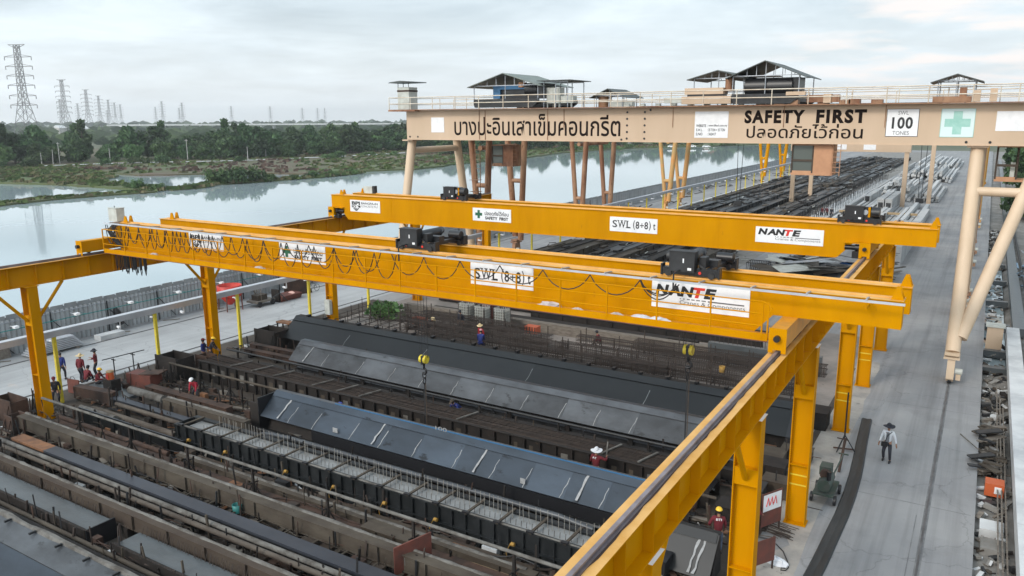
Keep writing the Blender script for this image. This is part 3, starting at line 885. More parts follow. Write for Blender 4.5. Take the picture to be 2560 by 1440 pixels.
def house(px, py, wd, dp, h, roof, label):
    f = _fw * 1976.6 + _rt * (px - 1280) + _up * (720 - py)
    tt = (-0.5 - CAM_H) / f.z
    x, y = f.x * tt, f.y * tt
    t = thing('house', label, 'house', (x, y, -0.5))
    m = MB(); m.box(x - wd / 2, x + wd / 2, y - dp / 2, y + dp / 2, -0.5, h, HW); m.obj('wall', t)
    m = MB(); m.prism([(x - wd / 2 - .5, h), (x + wd / 2 + .5, h), (x, h + wd * .22)], 'y', y - dp / 2 - .5, y + dp / 2 + .5, roof); m.obj('roof', t)
    m = MB()
    for k in (-.3, 0.05, .35):
        m.box(x + k * wd - .5, x + k * wd + .5, y - dp / 2 - .04, y - dp / 2 + .02, h * .35, h * .75, GLASS)
    m.obj('window', t)
house(860, 372, 10, 6, 3.4, HR, 'small pale flat house at the edge of the trees behind the poles')
house(1530, 362, 26, 10, 3.2, HR, 'long low pale shed on the far shore below the gantry beam')
house(1790, 352, 16, 9, 4.5, HR2, 'red roofed house on the far shore near the white cars')
for px, py, lab in ((150, 335, 'white roofed building deep in the trees at far left'), (205, 338, 'low white building among trees by the pylons'), (310, 330, 'pale building glimpsed through the middle of the trees')):
    house(px, py, 16, 9, 7, HR, lab)
# white cars parked on the far shore
def make_car():
    t = thing('parked_car', None, 'car')
    WP = mat('white_car_paint', (0.78, 0.78, 0.78), 0.3)
    b = MB()
    b.prism([(-2.1, .35), (2.1, .35), (2.15, .8), (1.3, .95), (.6, 1.45), (-1.1, 1.45), (-1.7, .98), (-2.15, .9)], 'y', -.85, .85, WP)
    b.obj('body', t)
    g_ = MB(); g_.prism([(1.1, .98), (.58, 1.38), (-1.05, 1.38), (-1.5, 1.0)], 'y', -.87, .87, GLASS); g_.obj('window', t)
    for sx in (-1.3, 1.3):
        for sy in (-.8, .8):
            k = MB(); k.tube([(sx, sy - .1, .33), (sx, sy + .1, .33)], .33, BLACK, 12); k.obj('wheel', t)
    return t
car0 = make_car()
for i, (x, y, rz, l) in enumerate(((-151, 424, .4, 'white car parked on the far shore, left of the orange legs'), (-134, 432, .35, 'white car parked on the far shore, right of the orange legs'), (-142, 432, .3, 'pale car half hidden behind an orange leg on the far shore'))):
    o = car0 if i == 0 else dup(car0, (0, 0, 0))
    o.location = (x, y, -.5); o.rotation_euler = (0, 0, rz); o['label'] = l; o['group'] = 'cars on the far shore'

# ------------------------------------------------------------------ corrugated fence by the lake, conductor beam on posts
XF = -55.6
b = MB()
pts = []
y = -8.0
k = 0
while y < 330:
    pts.append((XF + (0.055 if k % 2 else -0.055), y))
    y += 0.17 if y < 75 else (0.5 if y < 140 else 1.2)
    k += 1
def fence_z(y):
    return 2.55
vs = []
for (x, y) in pts:
    vs += [(x, y, -0.1), (x, y, 2.45)]
fs = [(2 * i, 2 * i + 2, 2 * i + 3, 2 * i + 1) for i in range(len(pts) - 1)]
fen = thing('lakeside_fence', 'long grey corrugated sheet fence between the yard and the lake', 'fence', (XF, 0, 0))
b.add(vs, fs, FENCE)
b.obj('corrugated_sheet', fen)
b = MB()
for i in range(340):
    y = -8 + i * 1.0
    b.box(XF - .62, XF - .585, y + .02, y + .96, 1.2, 2.62 + .04 * (i % 2), FENCE)
b.box(XF - .66, XF - .622, -8, 330, 1.0, 2.5, FENCE)
b.obj('outer_sheet_row', fen)
for j, y in enumerate([-4 + 4.2 * i for i in range(30)]):
    b = MB()
    b.bar((XF + .12, y, 0), (XF + .12, y, 2.4), .07, .07, GUN)
    b.bar((XF + .12, y, 1.9), (XF + .12, y + 1.5, 0.1), .045, .045, GUN)
    b.obj('fence_post', fen)
b = MB(); b.tube([(XF + .75, -8, 1.9), (XF + .75, 75, 1.9)], .035, TEAL, 6); b.tube([(XF + .1, -8, 2.3), (XF + .1, 330, 2.3)], .03, STEEL, 6)
for i in range(20):
    b.bar((XF + .1, -6 + 4.2 * i, 1.9), (XF + .78, -6 + 4.2 * i, 1.9), .03, .03, TEAL)
b.obj('teal_pipe', fen)
for i in range(14):
    y = 18.5 + 4.2 * i
    t = thing('floodlight', 'small white lamp clipped on the teal pipe of the lakeside fence', 'lamp', (XF + .7, y, 1.95), 'lamps on the fence pipe')
    b = MB(); b.bar((XF - .15, y, 2.02), (XF + .75, y, 2.0), .04, .04, WHITE); b.obj('lamp_arm', t)
    b = MB(); b.box(XF + .62, XF + .95, y - .14, y + .14, 1.96, 2.12, WHITE); b.obj('lamp_head', t)
# silver channel along the yard on thin yellow posts
XB, ZB = -43.55, 4.15
beam = thing('conductor_beam', 'long silver sheet channel running beside the yellow runway', 'beam', (XB, 0, ZB))
b = MB(); b.box(XB - .22, XB + .22, -6, 330, ZB, ZB + .05, SILVER); b.box(XB - .24, XB - .215, -6, 330, ZB - .3, ZB - .002, SILVER); b.box(XB + .215, XB + .24, -6, 330, ZB - .3, ZB - .002, SILVER)
b.obj('sheet_channel', beam)
for i in range(40):
    y = 14 + i * 4.4
    b = MB(); b.bar((XB, y, ZB - .002), (XB, y, ZB - .75), .06, .06, WHITE); b.bar((XB - .02, y - .02, ZB - .75), (XB - .5, y + .15, ZB - .75), .12, .1, WHITE)
    b.obj('cable_bracket', beam)
for i, y in enumerate([23.2, 29.45, 35.8, 42.5, 49.2, 56, 63, 70, 77, 84] + [91 + 7 * k for k in range(22)]):
    b = MB()
    b.bar((XB + .1, y, 0), (XB + .1, y, ZB - .01), .17, .17, LEMON)
    b.bar((XB - .35, y, 3.55), (XB + .1, y, 3.6), .08, .06, WHITE)
    b.obj('conductor_post', label='thin lemon yellow post holding up the silver channel', cat='post', group='thin yellow posts under the silver channel')

# low kerb wall beside the far storage rows
b = MB(); b.box(-45.35, -44.75, 96, 330, 0.002, .55, SLABW); b.obj('kerb_wall', label='low pale concrete wall beside the far storage rows', cat='wall')

# ------------------------------------------------------------------ yellow crane runways and their columns
XR, XL, ZR = -5.05, -41.95, 8.42
def runway(x, label, y0, y1):
    t = thing('crane_runway', label, 'runway beam', (x, y0, 7.2))
    b = MB()
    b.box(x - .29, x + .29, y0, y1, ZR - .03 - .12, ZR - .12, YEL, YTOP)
    b.box(x - .27, x + .27, y0, y1, 7.22, 7.25, YEL)
    b.box(x - .012, x + .012, y0, y1, 7.25, ZR - .15, YEL)
    b.obj('girder_beam', t)
    b = MB()
    y = y0 + .8
    while y < y1:
        b.box(x - .24, x - .014, y, y + .015, 7.252, ZR - .152, YEL)
        b.box(x + .014, x + .24, y, y + .015, 7.252, ZR - .152, YEL)
        y += 1.42
    b.obj('web_stiffeners', t)
    b = MB()
    b.box(x - .075, x + .075, y0, y1, ZR - .118, ZR - .09, RAIL); b.box(x - .02, x + .02, y0, y1, ZR - .09, ZR - .035, RAIL); b.box(x - .045, x + .045, y0, y1, ZR - .035, ZR, RAIL)
    b.obj('crane_rail', t)
    b = MB()
    rr = random.Random(3)
    for sg in (-1, 1):
        yy = y0
        prev = .11
        while yy < y1:
            w2 = rr.uniform(.08, .125)
            b.sheet([(x + sg * .076, yy, ZR - .117), (x + sg * prev, yy, ZR - .117), (x + sg * w2, yy + .35, ZR - .117), (x + sg * .076, yy + .35, ZR - .117)], RUST)
            prev = w2
            yy += .35
    b.obj('rust_margin', t)
    return t
runway(XR, 'yellow runway beam with worn rail rising from the bottom right foreground', 4, 62)
runway(XL, 'yellow runway beam with rail on the lake side, left of both cranes', 4, 66)
def column(x, y, label, side, bands=False, cabinet=False):
    t = thing('steel_column', label, 'column', (x, y, 0), 'yellow steel columns under the runways')
    b = MB()
    w_, d = .36, .25
    b.box(x - w_, x - w_ + .03, y - d, y + d, .05, 7.2, YEL); b.box(x + w_ - .03, x + w_, y - d, y + d, .05, 7.2, YEL)
    b.box(x - w_ + .03, x + w_ - .03, y - .012, y + .012, .05, 7.2, YEL)
    b.obj('shaft', t)
    b = MB()
    for z in (2.45, 5.15, 5.65):
        b.box(x - w_ + .032, x + w_ - .032, y - d + .02, y - .014, z, z + .025, YEL)
        b.box(x - w_ + .032, x + w_ - .032, y + .014, y + d - .02, z, z + .025, YEL)
    b.box(x - w_ + .032, x + w_ - .032, y - d + .03, y - d + .045, 5.176, 5.648, YEL)
    b.obj('web_stiffeners', t)
    b = MB(); b.box(x - .42, x + .42, y - .3, y + .3, .02, .05, YEL); b.obj('base_plate', t)
    b = MB(); b.box(x - .39, x + .39, y - .34, y + .34, 7.2, 7.219, YEL, WHITE if side > 0 else YEL); b.obj('cap_plate', t)
    for s in (-1, 1):
        b = MB(); b.tube([(x, y + s * .26, 5.4), (x, y + s * 1.75, 7.21)], .085, YEL, 10); b.obj('knee_brace', t)
    if bands:
        b = MB()
        for z in (1.55, 1.95):
            b.box(x - w_ - .004, x + w_ - .035, y - .02, y - .0125, z, z + .055, LEMON)
        b.obj('warning_stripes', t)
    if cabinet:
        b = MB(); b.box(x - .25, x + .25, y - .56, y - .26, 1.1, 2.2, CABG); b.obj('junction_box', t)
    return t
RC = [(13.3, 'yellow column off the lower edge, nearest of the right runway'), (21.7, 'yellow column in front with a knee brace, its foot cut by the lower edge'), (30.0, 'yellow column with two bright bands standing by the green trolley'),
      (40.8, 'yellow column with two bright bands near the screw stand, second behind'), (48.7, 'yellow column at the pavement edge, farthest of the right row that reaches the road'), (57.2, 'yellow column hidden behind the far crane at right')]
for i, (y, l) in enumerate(RC):
    column(XR - .03, y, l, 1, bands=i in (2, 3, 4))
LC = [(10.2, 'yellow column of the left runway cut off by the left edge'), (21.4, 'nearest yellow column on the left, beside the resting workers'), (32.3, 'yellow column with a worker in blue leaning against it'),
      (43.2, 'yellow column with a grey box fixed at its foot'), (53.7, 'yellow column rising out of the rebar yard by the green bush'), (65, 'yellow column at the far end of the left runway')]
for i, (y, l) in enumerate(LC):
    column(XL + .15, y, l, -1, cabinet=(i == 3))

# ------------------------------------------------------------------ overhead cranes
def sign_bang(par, x0, x1, z0, z1, y):
    s = MB().box(x0, x1, y - .02, y, z0, z1, WHITE).obj('company_sign', par)
    W, Hh = x1 - x0, z1 - z0
    yy = y - .024
    b = MB()
    ex, ez = x0 + .06 * W, z0 + .08 * Hh
    eh = Hh * .84; ew = W * .29
    put_text(b, 'BPI', ex, ez + eh * .60, yy, INK, ew * .95, eh * .36, bold=.045)
    put_text(b, 'IO', ex, ez + eh * .32, yy, INK, ew * .5, eh * .24, bold=.045)
    b.sheet([(ex + ew * .55, yy, ez + eh * .55), (ex + ew, yy, ez + eh * .55), (ex + ew, yy, ez + eh * .34), (ex + ew * .78, yy, ez + eh * .34), (ex + ew * .72, yy, ez + eh * .48)], INK)
    for a0, a1, c in ((.12, .28, .44), (.34, .44, .48), (.52, .62, .52), (.70, .86, .56)):
        b.sheet([(ex + ew * a0, yy, ez + eh * .29), (ex + ew * a1, yy, ez + eh * .29), (ex + ew * (c + .03), yy, ez), (ex + ew * (c - .03), yy, ez)], INK)
    put_text(b, 'BANGPA-IN', x0 + .38 * W, z0 + .66 * Hh, yy, GREYINK, .55 * W, .19 * Hh, bold=.03)
    put_text(b, 'CONCRETE PILE', x0 + .38 * W, z0 + .42 * Hh, yy, GREYINK, .55 * W, .17 * Hh)
    b.obj('lettering', s)
def sign_safe(par, x0, x1, z0, z1, y):
    s = MB().box(x0, x1, y - .02, y, z0, z1, WHITE).obj('safety_sign', par)
    W, Hh = x1 - x0, z1 - z0
    yy = y - .024
    b = MB()
    cx, cz, a, t_ = x0 + .16 * W, z0 + .52 * Hh, .32 * Hh, .11 * Hh
    b.sheet([(cx - t_, yy, cz - a), (cx + t_, yy, cz - a), (cx + t_, yy, cz - t_), (cx + a, yy, cz - t_), (cx + a, yy, cz + t_), (cx + t_, yy, cz + t_), (cx + t_, yy, cz + a), (cx - t_, yy, cz + a), (cx - t_, yy, cz + t_), (cx - a, yy, cz + t_), (cx - a, yy, cz - t_), (cx - t_, yy, cz - t_)], GREEN)
    b.obj('green_cross', s)
    b = MB()
    put_text(b, 'ปลอดภัยไว้ก่อน', x0 + .32 * W, z0 + .47 * Hh, yy, INK, .62 * W, .34 * Hh, bold=.02)
    put_text(b, 'SAFETY  FIRST', x0 + .33 * W, z0 + .14 * Hh, yy, INK, .60 * W, .24 * Hh, bold=.045)
    b.obj('lettering', s)
def sign_swl(par, x0, x1, z0, z1, y):
    s = MB().box(x0, x1, y - .02, y, z0, z1, WHITE).obj('capacity_sign', par)
    W, Hh = x1 - x0, z1 - z0
    yy = y - .024
    b = MB()
    zb, hh = z0 + .27 * Hh, .50 * Hh
    def ser(x, z, w):
        b.sheet([(x - w / 2, yy - .001, z), (x + w / 2, yy - .001, z), (x + w / 2, yy - .001, z + .035 * Hh), (x - w / 2, yy - .001, z + .035 * Hh)], INK)
    put_text(b, 'S', x0 + .06 * W, zb, yy, INK, .10 * W, hh, bold=.012)
    put_text(b, 'W', x0 + .175 * W, zb, yy, INK, .165 * W, hh, bold=.010)
    for q in (.18, .255, .335):
        ser(x0 + q * W, zb + hh - .02 * Hh, .055 * W)
    put_text(b, 'L', x0 + .36 * W, zb, yy, INK, .085 * W, hh, bold=.02)
    ser(x0 + .372 * W, zb + hh - .03 * Hh, .07 * W); ser(x0 + .372 * W, zb, .06 * W)
    put_text(b, '(', x0 + .50 * W, zb - .08 * Hh, yy, INK, .04 * W, hh * 1.3, bold=.012)
    put_text(b, '8', x0 + .552 * W, zb, yy, INK, .075 * W, hh, bold=.016)
    put_text(b, '+', x0 + .64 * W, zb + .08 * Hh, yy, INK, .085 * W, hh * .65)
    put_text(b, '8', x0 + .735 * W, zb, yy, INK, .075 * W, hh, bold=.016)
    put_text(b, ')', x0 + .825 * W, zb - .08 * Hh, yy, INK, .04 * W, hh * 1.3, bold=.012)
    put_text(b, 't', x0 + .915 * W, zb, yy, INK, .045 * W, hh * .85, bold=.02)
    b.obj('lettering', s)
def sign_nante(par, x0, x1, z0, z1, y):
    s = MB().box(x0, x1, y - .02, y, z0, z1, WHITE).obj('maker_sign', par)
    W, Hh = x1 - x0, z1 - z0
    yy = y - .024
    b = MB()
    for ch, a, wd in (('N', .04, .145), ('A', .175, .135), ('N', .30, .145), ('E', .545, .13)):
        put_text(b, ch, x0 + a * W, z0 + .50 * Hh, yy, INK, wd * W, .40 * Hh, bold=.055, shear=.18)
    for k, (a, wd) in enumerate(((.30, .012), (.335, .016), (.375, .03), (.42, .035), (.47, .04), (.525, .045))):
        b.sheet([(x0 + a * W, yy, z0 + .395 * Hh), (x0 + (a + wd) * W, yy, z0 + .395 * Hh), (x0 + (a + wd) * W, yy, z0 + .435 * Hh), (x0 + a * W, yy, z0 + .435 * Hh)], GREYINK)
    b.sheet([(x0 + .59 * W, yy, z0 + .385 * Hh), (x0 + .95 * W, yy, z0 + .385 * Hh), (x0 + .95 * W, yy, z0 + .435 * Hh), (x0 + .59 * W, yy, z0 + .435 * Hh)], GREYINK)
    put_text(b, 'Cranes & Components', x0 + .30 * W, z0 + .17 * Hh, yy, GREYINK, .66 * W, .19 * Hh)
    b.obj('lettering', s)
    b = MB()
    put_text(b, 'T', x0 + .43 * W, z0 + .50 * Hh, yy, REDINK, .13 * W, .40 * Hh, bold=.055, shear=.18)
    b.obj('red_letter', s)

def overhead_crane(yf, yback, x0, x1, x0b, x1b, label, signs, walkway):
    """yf / yback: near faces of the two box girders."""
    t = thing('overhead_crane', label, 'crane', ((x0 + x1) / 2, yf, 8.4), 'yellow overhead cranes')
    zt, zc, zm = 10.03, 9.13, 8.27
    for nm, y, xa, xb in (('near_girder', yf, x0, x1), ('far_girder', yback, x0b, x1b)):
        b = MB()
        prof = [(xa, zc), (XL + .55, zc), (XL + 1.35, zm), (XR - 1.35, zm), (XR - .55, zc), (xb, zc), (xb, zt - .03), (xa, zt - .03)]
        b.prism(prof, 'y', y, y + .5, YEL)
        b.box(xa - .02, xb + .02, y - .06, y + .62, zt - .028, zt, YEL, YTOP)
        b.box(XL + 1.4, XR - 1.4, y - .05, y + .55, zm - .025, zm - .002, YEL)
        g_ = b.obj(nm, t)
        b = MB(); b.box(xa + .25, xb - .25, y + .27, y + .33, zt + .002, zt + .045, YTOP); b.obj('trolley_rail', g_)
        if nm == 'near_girder':
            b = MB()
            for sx in signs['seams']:
                b.box(sx - .02, sx + .02, y - .012, y - .002, zm + .02, zt - .05, YEL)
                for k in range(5):
                    z = zm + .25 + k * .34
                    b.box(sx - .12, sx + .12, y - .02, y - .013, z, z + .03, YEL)
            b.obj('splice_plates', g_)
            if 'bang' in signs: sign_bang(g_, *signs['bang'], y - .003)
            sign_safe(g_, *signs['safe'], y - .003)
            sign_swl(g_, *signs['swl'], y - .003)
            sign_nante(g_, *signs['nante'], y - .003)
        for xe in (xb - .18, xa + .9):
            e = MB()
            e.prism([(xe - .18, zt + .002), (xe + .18, zt + .002), (xe + .06, zt + .36), (xe - .06, zt + .36)], 'y', y + .1, y + .16, YEL)
            e.prism([(xe - .18, zt + .002), (xe + .18, zt + .002), (xe + .06, zt + .36), (xe - .06, zt + .36)], 'y', y + .42, y + .48, YEL)
            e.obj('end_stop', g_)
    for x in (XR, XL):
        b = MB()
        y0, y1 = yf - 1.75 if walkway else yf - .35, yback + 2.0 if walkway else yback + 1.6
        b.box(x - .24, x + .24, y0 + .02, y1 - .02, ZR + .10, zc - .002, YWALK if walkway and x == XR else YEL)
        for yy in (y0, y1 - .02):
            b.prism([(x - .27, ZR - .06), (x - .12, ZR - .06), (x - .12, ZR + .04), (x + .12, ZR + .04), (x + .12, ZR - .06), (x + .27, ZR - .06), (x + .27, zc + .02), (x - .27, zc + .02)], 'y', yy, yy + .02, YEL)
        e = b.obj('end_carriage', t)
        b = MB()
        b.tube([(x, y0 - .002, ZR + .42), (x, y0 - .16, ZR + .42)], .10, BLACK, 12)
        b.tube([(x, y1 + .002, ZR + .42), (x, y1 + .16, ZR + .42)], .10, BLACK, 12)
        b.obj('rubber_buffer', e)
        for yy in (y0 + .5, y1 - .5):
            b = MB(); b.tube([(x - .06, yy, ZR + .16), (x + .06, yy, ZR + .16)], .155, GUN, 14); b.obj('wheel', e)
        b = MB()
        s = -1 if x == XR else 1
        ym_ = y1 - 1.0 if walkway else y0
        b.tube([(x + s * .26, ym_ + .35, ZR + .42), (x + s * .5, ym_ + .35, ZR + .42)], .18, BLACK, 12)
        b.tube([(x + s * .5, ym_ + .35, ZR + .42), (x + s * 1.0, ym_ + .35, ZR + .42)], .13, BLACK, 12)
        b.box(x + min(s * .27, s * 1.05), x + max(s * .27, s * 1.05), ym_ + .1, ym_ + .6, ZR + .66, ZR + .70, YEL)
        b.box(x + min(s * .3, s * .62), x + max(s * .3, s * .62), ym_ + .2, ym_ + .5, ZR - .12, ZR + .22, BLACK)
        b.obj('drive_motor', e)
    return t

c1 = overhead_crane(26.1, 28.35, -41.3, -1.8, -40.4, -1.75, 'near yellow overhead crane with a railed walkway and hanging cable loops',
    dict(seams=(-12.47, -21.2, -30.24, -5.0), bang=(-34.95, -32.36, 9.1, 9.88), safe=(-28.42, -25.49, 9.02, 9.86), swl=(-17.55, -14.65, 8.98, 9.86), nante=(-9.82, -6.38, 8.95, 9.88)), True)
c2 = overhead_crane(44.1, 45.85, -42.15, -1.85, -41.6, -1.83, 'far yellow overhead crane with bare white signs along its girder',
    dict(seams=(-36.43, -25.85, -12.76, -5.3), bang=(-40.3, -37.45, 8.86, 9.72), safe=(-29.42, -26.43, 8.84, 9.70), swl=(-19.43, -16.39, 8.80, 9.68), nante=(-10.69, -7.13, 8.78, 9.64)), False)

# walkway, festoon track and cables of the near crane
YW0, YW1, ZW = 25.25, 26.05, 8.52
b = MB(); b.box(-41.1, -5.55, YW0, YW1, ZW - .05, ZW, YWALK)
for i in range(18):
    b.bar((-40.5 + 2 * i, 26.09, ZW - .3), (-40.5 + 2 * i, YW0 + .05, ZW - .06), .06, .06, YEL)
wk = b.obj('walkway', c1)
b = MB(); b.box(-41.1, -5.55, YW0 - .012, YW0 - .001, ZW - .07, ZW + .17, YEL); b.box(-41.12, -5.53, YW0 - .02, YW0 - .0125, ZW - .1, ZW - .07, REDOX); b.obj('toe_board', wk)
b = MB()
for z in (ZW + .42, ZW + .82, ZW + 1.22):
    b.tube([(-41.1, YW0, z), (-5.75, YW0, z)], .022, YEL, 6)
b.tube([(-5.75, YW0, ZW + 1.22), (-5.55, YW0, ZW + 1.15), (-5.45, YW0, ZW + 1.0), (-5.6, YW0, ZW + .82)], .022, YEL, 6)
b.tube([(-41.1, YW0, ZW + .42), (-41.1, YW1, ZW + .42)], .022, YEL, 6); b.tube([(-41.1, YW0, ZW + 1.22), (-41.1, YW1, ZW + 1.22)], .022, YEL, 6)
for i in range(20):
    x = -41.1 + i * 1.87
    b.bar((x, YW0, ZW), (x, YW0, ZW + 1.22), .05, .05, YEL)
b.bar((-5.75, YW0, ZW), (-5.75, YW0, ZW + 1.22), .05, .05, YEL)
b.obj('handrail', wk)
YC = 25.45
b = MB(); b.box(-41.2, -1.7, YC - .03, YC + .03, 10.02, 10.09, SILVER)
for i in range(23):
    x = -40.6 + i * 1.72
    b.bar((x, YC - .05, 10.11), (x, 26.02, 10.06), .05, .05, STEEL)
b.bar((-2.76, YC + .1, 9.78), (-2.76, 26.08, 9.82), .05, .07, YEL)
trk = b.obj('festoon_track', c1)
b = MB()
rr = random.Random(12)
def swag(x0, x1, drop, y):
    n = 9
    b.tube([(x0 + (x1 - x0) * i / n, y + .02 * rr.uniform(-1, 1), 9.98 - drop * (1 - (2 * i / n - 1) ** 2) ** .8) for i in range(n + 1)], .022, BLACK, 5)
xx = -41.0
while xx < -21.2:
    st = rr.uniform(.6, .95) if xx < -33 else rr.uniform(.9, 1.5)
    swag(xx, min(xx + st, -20.8), rr.uniform(.85, 1.12), YC - .05)
    xx += st
xx = -41.0
while xx < -22:
    st = rr.uniform(.7, 1.2) if xx < -32 else rr.uniform(1.2, 1.9)
    swag(xx, xx + st, rr.uniform(.7, 1.0), YC + .06)
    xx += st
pk = [-21.1, -19.43, -17.63, -15.76, -13.89, -11.95, -10.03, -8.73]
for a, c in zip(pk, pk[1:]):
    swag(a, c, .62 if a > -19 else .8, YC)
swag(-10.03, -8.73, .5, YC + .05); swag(-10.0, -8.6, .42, YC - .05)
b.obj('cable_loops', trk)
b = MB()
for i in range(26):
    x = -40.5 + i * .1 + rr.uniform(-.04, .04)
    y = 25.5 + rr.uniform(-.15, .15)
    d = rr.uniform(.75, 1.05)
    b.tube([(x, y, 8.45), (x + .02, y, 8.45 - d * .8), (x + .07, y, 8.45 - d), (x + .13, y, 8.45 - d * .8), (x + .12, y, 8.45)], .022, BLACK, 5)
b.bar((-40.55, 25.5, 8.42), (-37.8, 25.5, 8.42), .3, .08, GUN)
b.obj('parked_cable_loops', c1)
b = MB(); b.box(-41.75, -41.0, 26.12, 26.6, 10.06, 10.78, CABG); b.box(-41.78, -40.97, 26.08, 26.64, 10.78, 10.8, CABG); b.box(-41.45, -41.42, 26.3, 26.33, 10.8, 10.9, GUN)
b.obj('control_cabinet', c1, label='pale control cabinet on the girder end')
b = MB()
for k in range(5):
    b.tube([(-41.2 + .12 * k, 26.05, 10.0), (-41.35 + .1 * k, 25.7, 9.6), (-41.1 + .13 * k, 25.8, 9.1), (-40.7 + .1 * k, 25.9, 8.7)], .035, BLACK, 6)
b.obj('cable_bundle', c1)
b = MB(); b.box(-40.6, -39.75, 45.95, 46.35, 10.05, 10.55, CABG); b.obj('control_cabinet', c2)
b = MB(); b.box(-39.75, -39.55, 45.98, 46.3, 10.05, 10.6, GUN); b.obj('resistor_box', c2)
def litter(name, x, y, z, r, m, label, n=9, flat=.5):
    b = MB(); rr = random.Random(int(x * 100) % 997)
    prof = []
    vs = []
    for k in range(n):
        for j in range(5):
            a = 2 * pi * k / n; ph = j / 4 * pi / 2
            q = r * cos(ph) * rr.uniform(.75, 1.15)
            vs.append((x + q * cos(a) * 1.3, y + q * sin(a) * .7, z + r * flat * sin(ph) * rr.uniform(.7, 1.1)))
    fs = [(k * 5 + j, ((k + 1) % n) * 5 + j, ((k + 1) % n) * 5 + j + 1, k * 5 + j + 1) for k in range(n) for j in range(4)]
    b.add(vs, fs, m)
    return b.obj(name, label=label, cat='litter' if name != 'plastic_bag' else 'bag', center=True)
litter('crumpled_sheet', -13.75, 25.75, ZW + .01, .42, TRASH, 'larger crumpled pink plastic sheet on the crane walkway')
litter('crumpled_sheet', -12.6, 25.75, ZW + .01, .2, TRASH, 'small pinkish plastic scrap beside the crumpled sheet on the walkway')
litter('crumpled_sheet', -11.0, 25.75, ZW + .01, .22, TRASH, 'rounded pale plastic ball lying alone on the walkway')
litter('plastic_bag', -10.05, 25.7, ZW + .01, .34, WCLOTH, 'upright white bag on the walkway under the maker sign')
litter('plastic_bag', -9.35, 25.6, ZW + .01, .36, WCLOTH, 'flattened white and dark bag next to the upright white bag')
litter('crumpled_sheet', -37.5, 25.75, ZW + .01, .25, TRASH, 'small pale scrap at the left end of the walkway')
litter('crumpled_sheet', -29.5, 25.75, ZW + .01, .28, TRASH, 'pinkish scrap on the walkway below the safety sign')

# ------------------------------------------------------------------ hoist trolleys and hook blocks
def trolley(x, yn, ybk, label, kind):
    """rides on both girders; yn / ybk are the near faces of the girders"""
    z = 10.07
    t = thing('hoist_trolley', label, 'hoist', (x, (yn + ybk) / 2, z), 'black hoist trolleys')
    ya, yb = yn + .3, ybk + .3
    b = MB()
    for y in (ya, yb):
        b.box(x - 1.05, x + 1.15, y - .13, y + .13, z + .06, z + .34, BLACK)
        b.box(x - 1.12, x - 1.05, y - .16, y + .16, z + .02, z + .46, BLACK)
        b.box(x + 1.15, x + 1.22, y - .16, y + .16, z + .02, z + .46, BLACK)
    b.box(x - .75, x - .55, ya, yb, z + .2, z + .36, BLACK); b.box(x + .65, x + .85, ya, yb, z + .2, z + .36, BLACK)
    b.obj('frame', t)
    for xx_ in (x - .8, x + .9):
        for y in (ya, yb):
            b = MB(); b.tube([(xx_, y - .18, z + .12), (xx_, y + .18, z + .12)], .13, GUN, 12); b.obj('wheel', t)
    b = MB()
    b.box(x - .72, x + .28, ya - .32, ya + .12, z + .22, z + 1.0, GUN if kind == 0 else BLACK)
    b.box(x - .75, x + .31, ya - .34, ya + .14, z + 1.0, z + 1.03, GUN)
    bx = b.obj('control_box', t)
    b = MB(); b.box(x - .18, x - .13, ya - .33, ya - .321, z + .58, z + .75, WHITE); b.box(x + .02, x + .17, ya - .33, ya - .321, z + .3, z + .4, WHITE); b.obj('label_plate', bx)
    b = MB()
    ym = (ya + yb) / 2
    b.tube([(x - .35, ya + .2, z + .55), (x - .35, yb - .1, z + .55)], .24, BLACK, 16)
    b.tube([(x - .35, ya + .16, z + .62), (x - .35, ya + .2, z + .55)], .30, GUN, 16); b.tube([(x - .35, yb - .1, z + .62), (x - .35, yb - .05, z + .55)], .30, GUN, 16)
    b.obj('rope_drum', t)
    b = MB()
    if kind == 1:
        b.box(x + .1, x + .62, ya - .15, ya + .32, z + .36, z + 1.0, BLACK, STEEL)
        b.obj('gear_box', t); b = MB()
        b.tube([(x + .36, ya - .16, z + .68), (x + .36, ya - .19, z + .68)], .15, STEEL, 16)
        b.obj('round_socket', t); b = MB()
        b.box(x + .50, x + .62, ya - .155, ya + .3, z + .4, z + .98, YEL)
        b.obj('yellow_panel', t); b = MB()
        b.tube([(x + .66, ya + .08, z + .66), (x + 1.1, ya + .08, z + .66)], .32, BLACK, 14)
    else:
        b.box(x + .35, x + .6, ya + .05, ya + .5, z + .36, z + .78, GUN)
        b.obj('gear_box', t); b = MB()
        b.tube([(x - .95, ya + .2, z + .72), (x - .74, ya + .2, z + .72)], .24, GUN, 14); b.obj('fan_cover', t); b = MB(); b.box(x + .3, x + .95, ya + .5, ya + .9, z + .36, z + .62, BLACK)
        b.obj('brake_box', t); b = MB()
        b.tube([(x + .45, yb - .2, z + .5), (x + 1.1, yb - .2, z + .5)], .2, BLACK, 12)
    b.obj('gear_motor', t)
    b = MB()
    for i in range(3):
        b.tube([(x + .3, ya, z + .55), (x + .6, ya - .1, z + .3 + .05 * i), (x + .95, ya - .05, z + .28), (x + 1.1, ya + .1, z + .4)], .02, GUN, 5)
    b.obj('power_cable', t)
    b = MB(); b.bar((x - .3, ya - .2, z + .3), (x - .3, 25.47 if yn < 30 else ya - .4, z + .25), .05, .05, GUN)
    if yn < 30:
        b.bar((x - .3, 25.47, z + .25), (x - .3, 25.47, z - .42), .05, .05, BLACK)
    b.obj('tow_arm', t)
    t.scale = (.9, .94, .9)
    for s in (-.5, .45):
        b = MB(); b.tube([(x + s, ya - .135, z + .2), (x + s, ya - .15, z + .2)], .06, REDINK, 10); b.obj('end_cap', t)
    return ym
